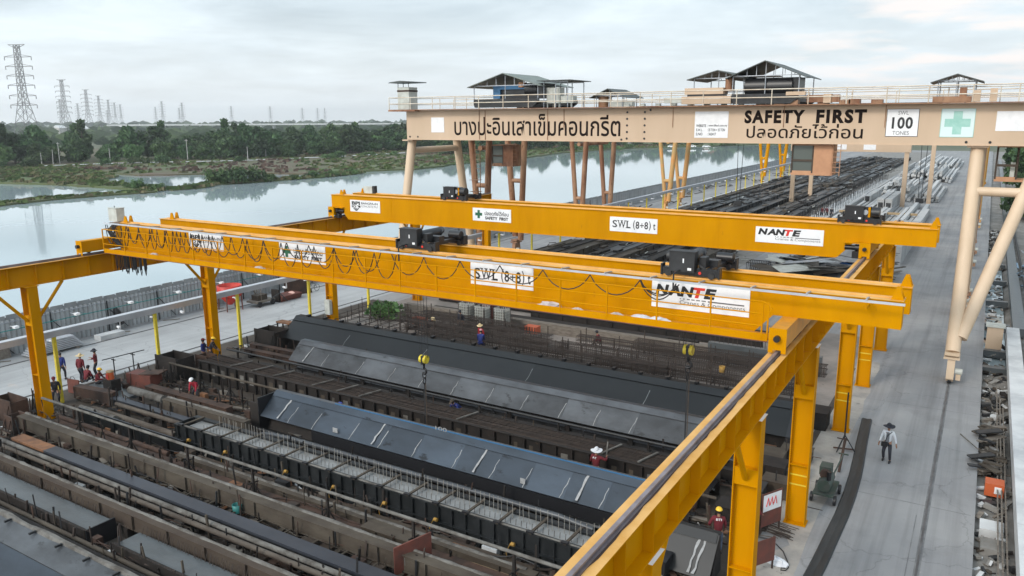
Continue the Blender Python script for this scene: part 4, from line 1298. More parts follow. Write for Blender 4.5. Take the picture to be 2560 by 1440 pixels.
trolley(-20.55, 26.1, 28.35, 'black hoist trolley with a box front on the near crane, left one', 0)
trolley(-8.6, 26.1, 28.35, 'black hoist trolley with a ribbed motor on the near crane, above the maker sign', 0)
trolley(-31.2, 44.1, 45.85, 'small black and yellow hoist trolley on the far crane, left one', 1)
trolley(-5.55, 44.1, 45.85, 'black hoist trolley with a round pale socket on the far crane, right one', 1)
def hook_block(x, y, z, ztop, label, chain):
    t = thing('hook_block', label, 'hook', (x, y, z), 'yellow hook blocks')
    b = MB()
    for s in (-1, 1):
        b.tube([(x + s * .05, y, z + .12), (x + s * .17, y, z + .12)], .19, LEMON, 16)
    b.box(x - .06, x + .06, y - .16, y + .16, z - .1, z + .3, GUN)
    b.obj('sheave_housing', t)
    b = MB()
    hk = [(x, y, z - .1), (x, y, z - .3)] + [(x + .13 * sin(a), y, z - .45 + .13 * cos(a)) for a in [k * .6 for k in range(0, 8)]]
    b.tube(hk, [.05] * 2 + [.05] * 6 + [.04, .02], BLACK, 8)
    b.obj('hook', t)
    b = MB()
    for s in (-.16, .16):
        for d in (-.06, .06):
            b.tube([(x + s + d * .4, y + d, z + .2), (x + s + d, y + d, ztop)], .012, GUN, 4)
    b.obj('wire_rope', t)
    if chain:
        b = MB(); zz_ = z - .52
        for k in range(2):
            c_ = Vector((x, y, zz_ - .13 - .25 * k))
            pts_ = [(c_.x + .08 * cos(a) * (1 if k % 2 == 0 else .2), c_.y + .08 * cos(a) * (0.2 if k % 2 == 0 else 1), c_.z + .16 * sin(a)) for a in [i * pi / 5 for i in range(11)]]
            b.tube(pts_, .025, BLACK, 6)
        b.bar((x, y, zz_ - .5), (x, y, chain), .055, .02, GUN); b.bar((x + .07, y, zz_ - .5), (x + .07, y, chain), .03, .02, BROWNST)
        b.obj('sling', t)
hook_block(-21.15, 27.5, 4.72, 10.2, 'yellow hook block with shackle and long sling, left one over the moulds', 1.35)
hook_block(-8.85, 27.5, 6.98, 10.2, 'yellow hook block with a dark rope below, beside the yellow runway', 2.0)

# ------------------------------------------------------------------ tall gantry cranes on the ground rails
XGL, XGR = -46.2, -0.72
def pipe_leg(t, name, p, q, r, m):
    b = MB(); b.tube([p, q], r, m, 16)
    return b.obj(name, t)
def bogie(t, x, y, m):
    b = MB()
    b.box(x - .38, x + .38, y - .55, y + .55, 1.72, 1.86, m); b.box(x - .42, x + .42, y - .6, y + .6, 1.5, 1.62, m)
    b.box(x - .25, x + .25, y - .3, y + .3, 1.6, 1.75, m)
    b.prism([(y - .5, 1.5), (y + .5, 1.5), (y + .75, .35), (y + .6, .18), (y - .6, .18), (y - .75, .35)], 'x', x - .2, x + .2, m)
    o = b.obj('bogie', t)
    for s in (-.45, .45):
        w_ = MB(); w_.tube([(x - .09, y + s, .27), (x + .09, y + s, .27)], .24, GUN, 14); w_.obj('wheel', o)
    w_ = MB(); w_.tube([(x + .22, y - .3, .75), (x + .62, y - .3, .75)], .19, CABG, 12); w_.box(x + .3, x + .55, y - .45, y - .15, .25, .6, m); w_.obj('drive_motor', o)
def rail_run(b, x0, x1, y, z, m, step, r=.035, rails=(.5, 1.05)):
    for h in rails:
        b.tube([(x0, y, z + h), (x1, y, z + h)], r, m, 5)
    n = max(1, int(abs(x1 - x0) / step))
    for i in range(n + 1):
        x = x0 + (x1 - x0) * i / n
        b.tube([(x, y, z), (x, y, z + rails[-1])], r, m, 5)
def shed(t, x0, x1, y0, y1, z, eave, peak, mroof, flat=False, lean=False):
    """open machine shelter: posts, trusses and a tin roof"""
    b = MB()
    xm = (x0 + x1) / 2
    for x in (x0, xm, x1):
        for y in (y0, y1):
            b.tube([(x, y, z), (x, y, eave)], .04, STEEL, 6)
    for y in (y0, y1):
        b.bar((x0, y, eave), (x1, y, eave), .06, .06, STEEL)
        for i in range(7):
            x = x0 + (x1 - x0) * (i + .5) / 7
            zz_ = peak - (peak - eave) * abs(x - xm) / ((x1 - x0) / 2) if not flat else eave + .1
            b.bar((x, y, eave), (x, y, zz_), .04, .04, STEEL)
    b.obj('shelter_frame', t)
    b = MB()
    o = .45
    if flat:
        b.box(x0 - o, x1 + o, y0 - o, y1 + o, eave + .06, eave + .12, mroof)
    else:
        zl = eave - (peak - eave) * o / ((x1 - x0) / 2)
        for s, xa in ((-1, x0 - o), (1, x1 + o)):
            b.add([(xa, y0 - o, zl + .06), (xm, y0 - o, peak + .06), (xm, y1 + o, peak + .06), (xa, y1 + o, zl + .06), (xa, y0 - o, zl), (xm, y0 - o, peak), (xm, y1 + o, peak), (xa, y1 + o, zl)],
                  [(0, 1, 2, 3), (7, 6, 5, 4), (0, 4, 5, 1), (3, 2, 6, 7), (0, 3, 7, 4), (1, 5, 6, 2)], mroof)
    return b.obj('tin_roof', t)
def gantry(label, y, yb, xl, xr, zb, zt, m, mleg, rleg, vleft, vright, splay=0.0, girder_d=1.6):
    t = thing('gantry_crane', label, 'gantry crane', ((xl + xr) / 2, y, 0), 'tall gantry cranes across the yard')
    gs = []
    for nm, yy in (('front_girder', y), ('rear_girder', yb)):
        b = MB()
        b.box(xl - .0, xr + .0, yy, yy + girder_d, zb + .02, zt - .03, m)
        b.box(xl - .04, xr + .04, yy - .08, yy + girder_d + .08, zt - .03, zt, m, RUST)
        b.box(xl - .04, xr + .04, yy - .08, yy + girder_d + .08, zb, zb + .02, m)
        gs.append(b.obj(nm, t))
        for side, x in ((-1, XGL), (1, XGR)):
            yl = yy + girder_d / 2
            yf_ = yl + (-splay if nm == 'front_girder' else splay) * (1 if side > 0 else .35)
            v = vleft if side < 0 else vright
            if v is not None and side > 0 and nm == 'rear_girder':
                v = None
            b = MB(); b.box(x - .6, x + .6, yl - .7, yl + .7, zb - .12, zb - .001, m); b.obj('leg_head_plate', t)
            def yat(z):
                return yf_ + (yl - yf_) * (z - 1.8) / (zb - 1.8)
            if v is None:
                pipe_leg(t, 'leg', (x, yf_, 1.8), (x, yl, zb - .12), rleg, mleg)
            else:
                pipe_leg(t, 'leg', (x + v[0], yf_, 1.8), (x + v[1], yl, zb - .1), rleg, mleg)
                pipe_leg(t, 'raking_leg', (x + v[2], yat(v[3]), v[3]), (x + v[4], yl, zb - .001), rleg * v[5], mleg)
                zs = v[6]
                f1 = (zs - 1.8) / (zb - 1.8); f2 = (zs - v[3]) / (zb - v[3])
                pipe_leg(t, 'strut', (x + v[0] + (v[1] - v[0]) * f1, yat(zs), zs), (x + v[2] + (v[4] - v[2]) * f2, yat(zs), zs), rleg * .72, mleg)
            bogie(t, x, yf_, mleg)
    for x in (XGL, XGR):
        pipe_leg(t, 'sill_beam', (x, y + girder_d / 2, zb - 1.0), (x, yb + girder_d / 2, zb - 1.0), rleg * .75, mleg)
    return t, gs
YG = 58.5
g1, gs1 = gantry('tall cream gantry crane with black lettering along its front girder', YG, YG + 7.2, -46.15, 6.0, 13.68, 16.3, CREAM, CREAML, .40, None, (0.0, 0.0, .30, 2.6, 3.6, .95, 10.9), splay=7.2)
fg = gs1[0]
yF = YG - .004
b = MB()
put_text(b, 'บางปะอินเสาเข็มคอนกรีต', -40.85, 14.1, yF, BROWNINK, 15.8, 1.78, bold=.012)
b.obj('painted_lettering', fg)
b = MB(); put_text(b, 'SAFETY', -15.45, 15.08, yF, BROWNINK, 4.15, .93, bold=.05, spacing=1.22); put_text(b, 'FIRST', -10.55, 15.08, yF, BROWNINK, 3.2, .93, bold=.05, spacing=1.22); b.obj('painted_lettering', fg)
b = MB(); put_text(b, 'ปลอดภัยไว้ก่อน', -15.25, 14.06, yF, BROWNINK, 7.75, .98, bold=.01); b.obj('painted_lettering', fg)
def board(par, name, x0, x1, z0, z1, m, edge=None):
    b = MB(); b.box(x0, x1, YG - .02, YG - .004, z0, z1, m)
    if edge:
        for (a, c, d, e) in ((x0, x1, z0, z0 + .03), (x0, x1, z1 - .03, z1), (x0, x0 + .03, z0, z1), (x1 - .03, x1, z0, z1)):
            b.box(a, c, YG - .024, YG - .02, d, e, edge)
    return b.obj(name, par)
bd = board(fg, 'weathered_board', -43.35, -41.95, 14.35, 15.65, WHITE)
bd = board(fg, 'data_board', -19.1, -16.6, 14.05, 15.95, WHITE)
b = MB()
for i, (a, c) in enumerate((('WEBSITE', ': www.liftech.com.my'), ('S.W.L.', ': 35 TON + 35 TON'), ('S.NO', ': 362417'))):
    put_text(b, a, -18.98, 14.82 - .30 * i, YG - .026, INK, .75 if i == 0 else .5, .2, bold=.02)
    put_text(b, c, -18.12, 14.82 - .30 * i, YG - .026, INK, (1.45, 1.3, .65)[i], .2, bold=.02)
b.obj('lettering', bd)
bd = board(fg, 'capacity_board', -6.13, -4.2, 14.22, 16.0, WHITE, INK)
b = MB(); put_text(b, 'SWL', -5.45, 15.62, YG - .026, GREYINK, .62, .25); put_text(b, '100', -5.78, 14.72, YG - .026, INK, 1.24, .76, bold=.03, spacing=1.1); put_text(b, 'TONES', -5.7, 14.33, YG - .026, GREYINK, .98, .25); b.obj('lettering', bd)
bd = board(fg, 'cross_board', -2.95, -1.05, 14.2, 15.98, PALEMINT, MINT)
b = MB(); cx, cz, a_, t_ = -2.0, 15.1, .72, .25
b.sheet([(cx - t_, YG - .026, cz - a_), (cx + t_, YG - .026, cz - a_), (cx + t_, YG - .026, cz - t_), (cx + a_, YG - .026, cz - t_), (cx + a_, YG - .026, cz + t_), (cx + t_, YG - .026, cz + t_), (cx + t_, YG - .026, cz + a_), (cx - t_, YG - .026, cz + a_), (cx - t_, YG - .026, cz + t_), (cx - a_, YG - .026, cz + t_), (cx - a_, YG - .026, cz - t_), (cx - t_, YG - .026, cz - t_)], MINT)
b.obj('faded_cross', bd)
board(fg, 'weathered_board', .1, 2.4, 14.6, 15.8, WHITE)
b = MB(); b.box(-24.3, -23.2, YG - .012, YG - .003, 13.72, 16.25, CREAM)
b.obj('splice_plate', fg)
b = MB()
for z in (13.95, 14.45, 14.95, 15.45, 15.95):
    for x in (-24.5, -23.05):
        b.tube([(x, YG - .03, z), (x, YG - .006, z)], .085, INK, 10)
for x, z in ((-24.95, 13.86), (-22.6, 16.1), (-45.8, 13.95), (-44.9, 13.95), (-1.4, 13.9), (-.1, 13.9)):
    b.tube([(x, YG - .03, z), (x, YG - .006, z)], .085, INK, 10)
b.obj('drain_holes', fg)
b = MB()
for x in (-38.2, -37.6, -31.5, -30, -20.8, -12.7, -6.2):
    b.tube([(x, YG - .03, 16.25), (x, YG - .03, 13.75 if x < -30 else 14.8)], .025, CREAMR, 5)
b.obj('drain_pipes', fg)
# decks and railings
PALER = mat('pale_railing_paint', (0.66, 0.60, 0.50), 0.55, col2=(0.5, 0.4, 0.3), scale=1)
b = MB(); b.box(-47.6, 6.0, YG - .8, YG - .1, 16.305, 16.36, CREAMR); b.box(-47.6, 6.0, YG + 8.9, YG + 9.6, 16.305, 16.36, CREAMR)
b.box(-47.6, -44.6, YG - .8, YG + 1.8, 16.2, 16.304, CREAMR)
dk = b.obj('walkway', g1)
b = MB()
rail_run(b, -47.5, 6.0, YG - .75, 16.36, PALER, 2.35, .04)
rail_run(b, -47.5, 6.0, YG + 9.5, 16.36, PALER, 3.1, .04)
rail_run(b, -46.5, 6.0, YG + 1.7, 16.31, PALER, 2.9, .035)
b.tube([(-47.5, YG - .75, 17.41), (-47.5, YG + 1.7, 17.41)], .04, PALER, 5); b.tube([(-47.5, YG - .75, 16.86), (-47.5, YG + 1.7, 16.86)], .04, PALER, 5)
b.obj('handrail', dk)
b = MB()
for i in range(9):
    x = -25.6 + i * 1.3
    b.box(x, x + .35, YG + 2.0, YG + 2.4, 16.31, 16.62, CABG)
for x in (-13.5, -12.6, -10.6, -9.2, -8.6, -7.2):
    b.box(x, x + .7, YG + .3, YG + 1.0, 16.31, 16.45 + .3 * ((x * 7) % 1), CREAMR)
b.bar((-24, YG + .8, 16.36), (-3, YG + .8, 16.36), .5, .1, RUST)
b.obj('deck_fittings', g1)
# slim lift motor hut at the left end
t = thing('equipment_hut', 'slim stained hut with a flat tin cap at the left end of the cream gantry', 'hut', (-46.4, YG + .6, 16.37), None)
b = MB(); b.box(-47.05, -45.75, YG - .05, YG + 1.2, 16.37, 18.35, CABG); b.obj('wall', t)
b = MB(); b.box(-47.08, -45.72, YG - .08, YG + 1.23, 17.95, 18.1, RUST); b.obj('rust_band', t)
b = MB()
for x in (-47.0, -46.4, -45.8):
    b.tube([(x, YG, 18.35), (x, YG, 18.75)], .03, GUN, 5)
b.obj('posts', t)
b = MB(); b.prism([(-47.7, 18.72), (-45.0, 18.74), (-45.1, 18.82), (-46.3, 18.9), (-47.5, 18.8)], 'y', YG - .6, YG + 1.7, ROOFT); b.obj('tin_roof', t)
# machine houses riding on the girders
def machine_house(x0, x1, label, tall, mroof, base=True):
    z = 16.4
    t = thing('trolley_house', label, 'machine shelter', ((x0 + x1) / 2, YG + 4, z), 'sheltered hoist machines on the gantry')
    if base:
        b = MB(); b.prism([(x0 + .1, z + .05), (x1 - .5, z + .05), (x1, z + .4), (x1, z + .75), (x0, z + .75), (x0, z + .3)], 'y', YG + .2, YG + .55, GUN); b.prism([(x0 + .1, z + .05), (x1 - .5, z + .05), (x1, z + .4), (x1, z + .75), (x0, z + .75), (x0, z + .3)], 'y', YG + 7.4, YG + 7.75, GUN)
        b.box(x0 + .3, x0 + .8, YG + .55, YG + 7.4, z + .2, z + .6, GUN); b.box(x1 - .9, x1 - .4, YG + .55, YG + 7.4, z + .2, z + .6, GUN)
        b.obj('trolley_frame', t)
    shed(t, x0, x1, YG + .3, YG + 5.5, z + .6, z + tall, z + tall + .95, mroof)
    return t
t = machine_house(-38.9, -32.6, 'machine shelter with sage roof and blue cabinet on the gantry, left one', 1.85, ROOFL)
z = 17.2
b = MB(); b.box(-37.4, -36.7, YG + 1.0, YG + 3.4, z, z + 1.05, BLUEM); b.box(-36.7, -33.9, YG + 1.0, YG + 3.4, z + .75, z + 1.05, BLUEM); b.obj('motor_cabinet', t)
b = MB(); b.box(-36.69, -33.2, YG + 1.2, YG + 3.2, z, z + .74, BLACK); b.tube([(-34.2, YG + 1.3, z + .7), (-33.0, YG + 1.3, z + .7)], .55, BLACK, 14); b.box(-33.9, -32.5, YG + .9, YG + 3.2, z, z + 1.2, BLACK); b.obj('winch', t)
b = MB(); b.tube([(-34.6, YG + 1.2, z + .9), (-34.6, YG + 1.2, z + 1.3)], .35, CABIN, 12); b.obj('brake_cover', t)
t = thing('switch_shelter', 'flat roofed shelter over tall pale cabinets beside the sage roofed one', 'machine shelter', (-31, YG + 2, 16.4))
shed(t, -32.2, -30.0, YG + .6, YG + 3.6, 16.4, 18.45, 18.6, ROOFT, flat=True)
b = MB(); b.box(-32.1, -30.9, YG + .9, YG + 1.8, 16.75, 18.0, CABG); b.box(-30.85, -29.7, YG + 1.0, YG + 1.7, 16.75, 17.3, CABG)
for x in (-32.1, -31.0, -29.9):
    b.box(x, x + .08, YG + .95, YG + 1.03, 16.37, 16.75, CABG)
b.box(-31.51, -31.49, YG + .895, YG + .9, 16.8, 17.95, GUN)
b.obj('switch_cabinet', t)
t = thing('winch_shelter', 'tiny dark roofed shelter over a rusty winch in the middle of the gantry', 'machine shelter', (-27, YG + 4, 16.4))
shed(t, -28.3, -26.0, YG + 2.5, YG + 5.5, 16.35, 17.3, 17.8, ROOFT)
b = MB(); b.tube([(-27.9, YG + 3, 16.4), (-27.9, YG + 3, 17.3)], .42, CREAMR, 12); b.box(-27.2, -25.2, YG + 2.6, YG + 3.2, 16.4, 16.8, CABG); b.obj('winch', t)
t = thing('winch_shelter', 'open trussed shelter over cream winch machinery left of the big one', 'machine shelter', (-17.9, YG + 4, 16.4))
shed(t, -19.6, -15.9, YG + 1.0, YG + 5.2, 16.4, 18.35, 18.85, ROOFT)
b = MB(); b.box(-20.3, -16.6, YG + .3, YG + 1.5, 16.5, 17.05, CREAM); b.box(-19.9, -17.3, YG + .4, YG + 1.6, 17.05, 17.2, BLACK); b.box(-20.1, -17.2, YG + .35, YG + 1.6, 17.2, 17.65, CREAM); b.tube([(-16.9, YG + .9, 17.4), (-16.9, YG + .9, 18.3)], .32, CREAMR, 12); b.box(-21.8, -20.4, YG + .6, YG + 1.2, 16.6, 17.0, CABG); b.obj('winch', t)
t = machine_house(-16.5, -11.9, 'largest black roofed machine shelter with a big black drum on the gantry', 2.0, ROOFT)
b = MB(); b.tube([(-15.7, YG + 1.0, 17.65), (-12.4, YG + 1.0, 17.65)], .62, BLACK, 18); b.box(-13.4, -11.95, YG + .7, YG + 2.6, 17.2, 18.25, BLACK); b.box(-15.9, -13.5, YG + .9, YG + 2.2, 18.35, 18.42, BLACK); b.obj('rope_drum', t)
b = MB(); b.box(-12.7, -11.4, YG + .1, YG + .5, 17.0, 17.25, CREAM); b.box(-11.3, -9.2, YG + .2, YG + .8, 16.5, 17.0, CREAMR); b.box(-10.2, -9.7, YG + .1, YG + .8, 16.45, 17.05, CREAM); b.obj('buffer_frame', t)
t = thing('winch_shelter', 'small dark roofed shelter near the right end of the gantry', 'machine shelter', (-2.3, YG + 3, 16.4))
shed(t, -3.35, -1.25, YG + 1.0, YG + 3.4, 16.35, 17.75, 18.1, ROOFT)
b = MB(); b.box(-3.6, -1.4, YG + .9, YG + 1.8, 16.4, 16.75, CREAMR); b.box(-2.1, -1.7, YG + 1.0, YG + 1.6, 16.75, 17.3, CREAMR); b.box(-1.3, -.9, YG + .2, YG + .9, 16.4, 17.1, CREAM); b.box(-.4, 0.0, YG + .2, YG + .9, 16.4, 17.2, CREAM); b.obj('winch', t)
# operator cabs
def cab(label, x0, x1, y0, y1, z0, z1, mm, glazed=True):
    t = thing('operator_cab', label, 'cab', ((x0 + x1) / 2, (y0 + y1) / 2, z0))
    xg = x0 + (x1 - x0) * .55
    b = MB()
    b.box(x0, x1, y0, y1, z0, z0 + .15, mm); b.box(x0, x1, y0, y1, z1 - .1, z1, mm)
    if glazed:
        b.box(xg, x1, y0 + .02, y1 - .02, z0 + .15, z1 - .1, mm)
    else:
        b.box(x1 - .1, x1, y0, y0 + .1, z0 + .15, z1 - .1, mm); b.box(x1 - .1, x1, y1 - .1, y1, z0 + .15, z1 - .1, mm)
    for x in (x0, xg - .1):
        for y in (y0, y1 - .1):
            b.box(x, x + .1, y, y + .1, z0 + .15, z1 - .1, BROWNST)
    b.box(x0 + .1, xg - .1, y0, y0 + .06, z0 + .95, z0 + 1.1, BROWNST); b.box(x0 + .1, xg - .1, y0, y0 + .06, z0 + .15, z0 + .3, mm)
    b.obj('cab_body', t)
    if glazed:
        b = MB(); b.box(x0 + .1, xg - .1, y0 + .07, y0 + .085, z0 + .3, z1 - .1, GLASS); b.box(x0 + .02, x0 + .035, y0 + .1, y1 - .1, z0 + .3, z1 - .1, GLASS); b.obj('window', t)
    b = MB(); b.box(xg - .4, xg - .15, y0 + .4, y0 + .9, z0 + .15, z0 + 1.2, CABG); b.obj('seat', t)
    b = MB()
    for s in (.05, .55):
        b.bar((x1 + s, y0 - .03, z0), (x1 + s, y0 - .03, z1), .04, .04, mm)
    for k in range(6):
        b.bar((x1 + .05, y0 - .03, z0 + .25 + .35 * k), (x1 + .55, y0 - .03, z0 + .25 + .35 * k), .03, .03, mm)
    b.obj('ladder', t)
    return t
cab('tan operator cab with big windows hanging under the cream gantry girder', -12.1, -9.4, YG + .4, YG + 2.4, 11.5, 13.67, CABIN)
t = cab('brown framed operator cab with a ladder under the girder at the left end', -42.6, -40.2, YG + 8.9, YG + 10.6, 10.9, 13.0, CREAMR)
cab('open brown cab frame between the two cream legs at the right', .35, 2.6, YG + 1.3, YG + 3.0, 11.4, 13.66, CABIN, False)

gantry('second cream gantry crane behind the lettered one, rust streaked V legs', 70, 77.4, -47.5, 4, 13.5, 15.9, CREAM, CREAMR, .34, (.6, 1.15, -.1, 2.2, -1.1, 1.0, 8.6), None)
gantry('third cream gantry crane with slender V legs and small struts', 93.5, 102.5, -47.5, 4, 13.2, 15.6, CREAM, CREAMR, .34, (.55, 1.1, -.1, 1.9, -1.05, .9, 5.2), None)
gantry('orange gantry crane with weathered banded legs, fourth in the row', 127, 134, -47.5, 4, 12.6, 14.8, ORNG, ORNG, .40, (.5, 1.4, -.1, 1.9, -1.4, .75, 5.2), None)
gantry('far yellow gantry crane, fifth in the row over the storage rows', 193, 213, -47.5, 4, 12.2, 14.2, YEL, YEL, .42, (.4, 1.2, -.1, 1.9, -1.2, .8, 6), None)
# access ladder and cable at the second gantry's leg
t = thing('access_ladder', 'caged rusty ladder hanging by the second gantry leg', 'ladder', (-45.8, 69, 4))
b = MB()
for s in (-.3, .3):
    b.bar((-45.6 + s, 69.4, 2), (-45.6 + s, 69.4, 13), .06, .06, CREAMR)
for k in range(22):
    b.bar((-45.9, 69.4, 2.3 + .48 * k), (-45.3, 69.4, 2.3 + .48 * k), .04, .04, CREAMR)
for k in range(5):
    b.box(-46.1, -45.1, 68.5, 69.4, 4.5 + 1.2 * k, 4.54 + 1.2 * k, CREAMR)
b.obj('ladder_frame', t)
# low cream semi gantry far down the yard
def low_gantry(y, xl, xr, zb, zt, label):
    t = thing('low_gantry', label, 'gantry crane', ((xl + xr) / 2, y, 0), 'low cream gantries far down the yard')
    b = MB(); b.box(xl, xr, y, y + 1.0, zb, zt, CREAM); gd = b.obj('girder', t)
    b = MB()
    for k in (.1, .38, .62):
        b.box(xl + (xr - xl) * k, xl + (xr - xl) * (k + .1), y - .03, y - .004, zb + .35, zt - .25, WHITE)
    b.obj('sign_panel', gd)
    for x in (xl + .6, xr - .6):
        b = MB(); b.bar((x, y + .5, 0), (x, y + .5, zb - .002), .7, .7, CREAM); b.obj('leg', t)
low_gantry(150, -31, -11.5, 9.6, 11.3, 'nearer low cream gantry beam with white panels seen under the big one')
low_gantry(162, -30, -8.2, 10.8, 12.4, 'farther low cream gantry beam just above the nearer one')

# ------------------------------------------------------------------ the casting bay: long steel moulds lying across the bay, near to far
def stubs(t, name, xs, fn):
    for x in xs:
        b = MB(); fn(b, x); b.obj(name, t)
def fr(a, c, st):
    out = []
    while a <= c + 1e-6:
        out.append(a); a += st
    return out
def crust(t, x0, x1, y, z, w, h, seed, m=CRUST, step=.45):
    """knobbly strip of dried cement along an edge"""
    rr = random.Random(seed)
    b = MB()
    x = x0
    rows = []
    while x < x1:
        k = rr.uniform(.7, 1.25)
        rows.append([(x, y - w * k, z), (x, y - w * .5 * k, z + h * k), (x, y + w * .5 * k, z + h * k * rr.uniform(.8, 1.1)), (x, y + w * k, z)])
        x += step * rr.uniform(.6, 1.3)
    vs = [p for r_ in rows for p in r_]
    fs = [(i * 4 + j, (i + 1) * 4 + j, (i + 1) * 4 + j + 1, i * 4 + j + 1) for i in range(len(rows) - 1) for j in range(3)]
    fs += [(3, 2, 1, 0), tuple(len(vs) - 4 + j for j in range(4))]
    b.add(vs, fs, m)
    return b.obj('cement_crust', t)
def channel(label, x0, x1, y0, y1, z0, z1, m, crusty=True, seed=1, lip=True, ribs=True, cat='mould side', top=None, sleepers=True):
    t = thing('mould_beam', label, cat, ((x0 + x1) / 2, (y0 + y1) / 2, z0), None)
    b = MB()
    if lip:
        b.box(x0, x1, y0 - .06, y1 + .06, z1 - .025, z1, m, top or m); b.box(x0, x1, y0 - .05, y1 + .04, z0, z0 + .025, m)
        b.box(x0, x1, y0, y0 + .03, z0 + .026, z1 - .026, m); b.box(x0, x1, y1 - .03, y1, z0 + .026, z1 - .026, m)
        b.box(x0, x0 + .03, y0 + .031, y1 - .031, z0 + .026, z1 - .026, m); b.box(x1 - .03, x1, y0 + .031, y1 - .031, z0 + .026, z1 - .026, m)
    else:
        b.box(x0, x1, y0, y1, z0, z1, m, top or m)
    b.obj('steel_section', t)
    if ribs:
        stubs(t, 'rib', fr(x0 + .7, x1 - .3, 2.1), lambda q, x: q.box(x, x + .04, y0 - .09, y0 - .001, z0 + .03, z1 - .03, m))
    if sleepers and z0 > .12:
        stubs(t, 'bearer', fr(x0 + .5, x1 - .2, 2.4), lambda q, x: q.box(x, x + .22, y0 - .12, y1 + .2, .005, z0 - .002, RUSTD))
    if crusty:
        crust(t, x0, x1, y1 - .02 if crusty is True else (y0 + y1) / 2, z1, .07, .05, seed)
    return t
def pipe_row(label, x0, x1, y, z, r, m, seed=1, posts=False, wob=.0):
    t = thing('long_pipe', label, 'pipe', ((x0 + x1) / 2, y, z), None)
    rr = random.Random(seed)
    b = MB()
    n = max(2, int((x1 - x0) / 2.5))
    b.tube([(x0 + (x1 - x0) * i / n, y + rr.uniform(-wob, wob), z + rr.uniform(-wob, wob)) for i in range(n + 1)], r, m, 10)
    b.obj('pipe', t)
    stubs(t, 'pipe_saddle', fr(x0 + .8, x1 - .3, 3.1), lambda q, x: q.box(x, x + .16, y - .13, y + .13, .005, z - r + .01, RUSTD))
    return t
def bristles(t, x0, x1, y, z, dy, dz, step, m, seed, name='tie_bar', maxn=100):
    rr = random.Random(seed)
    me = None
    n = 0
    x = x0
    while x < x1 and n < maxn:
        if me is None:
            b = MB(); b.tube([(x, y, z), (x, y + dy, z + dz)], .012, m, 5)
            o0 = b.obj(name, t); me = o0
        else:
            c = me.copy(); COL.objects.link(c); c.parent = t
            c.location = (x - x0 + rr.uniform(-.02, .02), rr.uniform(-.02, .02), 0)
            c.rotation_euler = (rr.uniform(-.06, .06), 0, 0)
        x += step * rr.uniform(.8, 1.2)
        n += 1

# nearest trough, cut by the lower left corner
before_bay = set(COL.objects)
t = thing('steel_trough', 'blue grey steel trough at the lower left corner with a white crusted edge', 'mould', (-30, 13.2, 0))
b = MB(); b.add([(-46, 13.75, .95), (-18, 13.75, .95), (-18, 12.95, .70), (-46, 12.95, .70), (-46, 12.95, .62), (-18, 12.95, .62), (-18, 13.75, .87), (-46, 13.75, .87)], [(3, 2, 1, 0), (4, 5, 6, 7), (3, 4, 5, 2), (0, 1, 6, 7)], FORMG); b.obj('upper_plate', t)
b = MB(); b.add([(-46, 12.94, .66), (-18, 12.94, .66), (-18, 12.1, .15), (-46, 12.1, .15), (-46, 12.1, .1), (-18, 12.1, .1), (-18, 12.94, .6), (-46, 12.94, .6)], [(3, 2, 1, 0), (4, 5, 6, 7), (3, 4, 5, 2)], FORMB); b.obj('lower_plate', t)
b = MB(); b.box(-46, -18, 10.6, 12.1, .06, .12, FORMB); b.obj('floor_plate', t)
crust(t, -46, -18, 13.86, .92, .12, .13, 3, step=.6)
stubs(t, 'end_bracket', fr(-40, -19, 1.7), lambda q, x: q.box(x, x + .07, 13.5, 13.74, .96, 1.04, GUN))
b = MB(); b.box(-46, -18, 13.9, 13.98, 0, .9, RUSTD); b.obj('side_plate', t)
pipe_row('dark crusty pipe behind the white crusted trough edge', -46, -17, 14.28, .62, .11, RUSTD, 4)
pipe_row('grey mud coated pipe before the nearest wet slab', -46, -16.5, 14.62, .55, .09, TAUPE, 5)
def wet_slab(x0, x1, y0, y1, zt, label, seed):
    t = thing('cast_slab', label, 'concrete slab', ((x0 + x1) / 2, (y0 + y1) / 2, 0), 'freshly cast slabs')
    b = MB(); b.box(x0, x1, y0, y1, .05, zt, WETC); b.obj('concrete', t)
    b = MB(); b.box(x0, x1, y0 - .12, y0 - .002, 0, zt + .1, RUSTD); b.obj('side_form', t)
    b = MB(); b.box(x1 + .002, x1 + .06, y0 - .1, y1 + .05, 0, zt + .12, BLACK); b.obj('end_plate', t)
    bristles(t, x0 + .2, x1, y1 - .04, zt, .12, .3, (x1 - x0) / 88, REBAR, seed)
    b = MB()
    rr = random.Random(seed)
    x = x0
    while x < x1:
        b.tube([(x, y0 + .05, zt + .02), (x + .2, y0 - .15, zt + .16), (x + .4, y0 + .05, zt + .02)], .011, REBAR, 4); x += .32
    b.obj('lifting_mesh', t)
wet_slab(-47, -26.95, 14.98, 15.98, .70, 'wet grey slab cast at the far left of the nearest line, ending in a black plate', 6)
wet_slab(-25.3, -12, 15.0, 15.98, .68, 'second wet grey slab following the black end plate, running off the lower edge', 7)
channel('brown steel side beam with bristling tie bars along the wet slabs', -41.5, -10, 16.25, 16.55, .42, 1.04, BROWNST, True, 8)
channel('pale rusted channel lying in the scrap behind the bristled beam', -41, -14, 16.95, 17.12, .2, .48, RUST, False, 9)
pipe_row('mud grey pipe of the pair left of the slate plate', -41, -13, 17.40, .72, .10, PIPE, 10)
pipe_row('paler pipe of the pair left of the slate plate', -40.5, -13, 17.66, .80, .10, CRUST, 11)
t = thing('flat_plate_mould', 'long slate blue flat plate with a rusty orange left end', 'mould', (-25, 18.15, 0))
b = MB(); b.box(-35.4, -11, 17.9, 18.48, .78, .9, FORMTOP); b.obj('flat_plate', t)
b = MB(); b.box(-38.2, -35.402, 17.9, 18.48, .78, .9, RUSTO); b.obj('rusty_end', t)
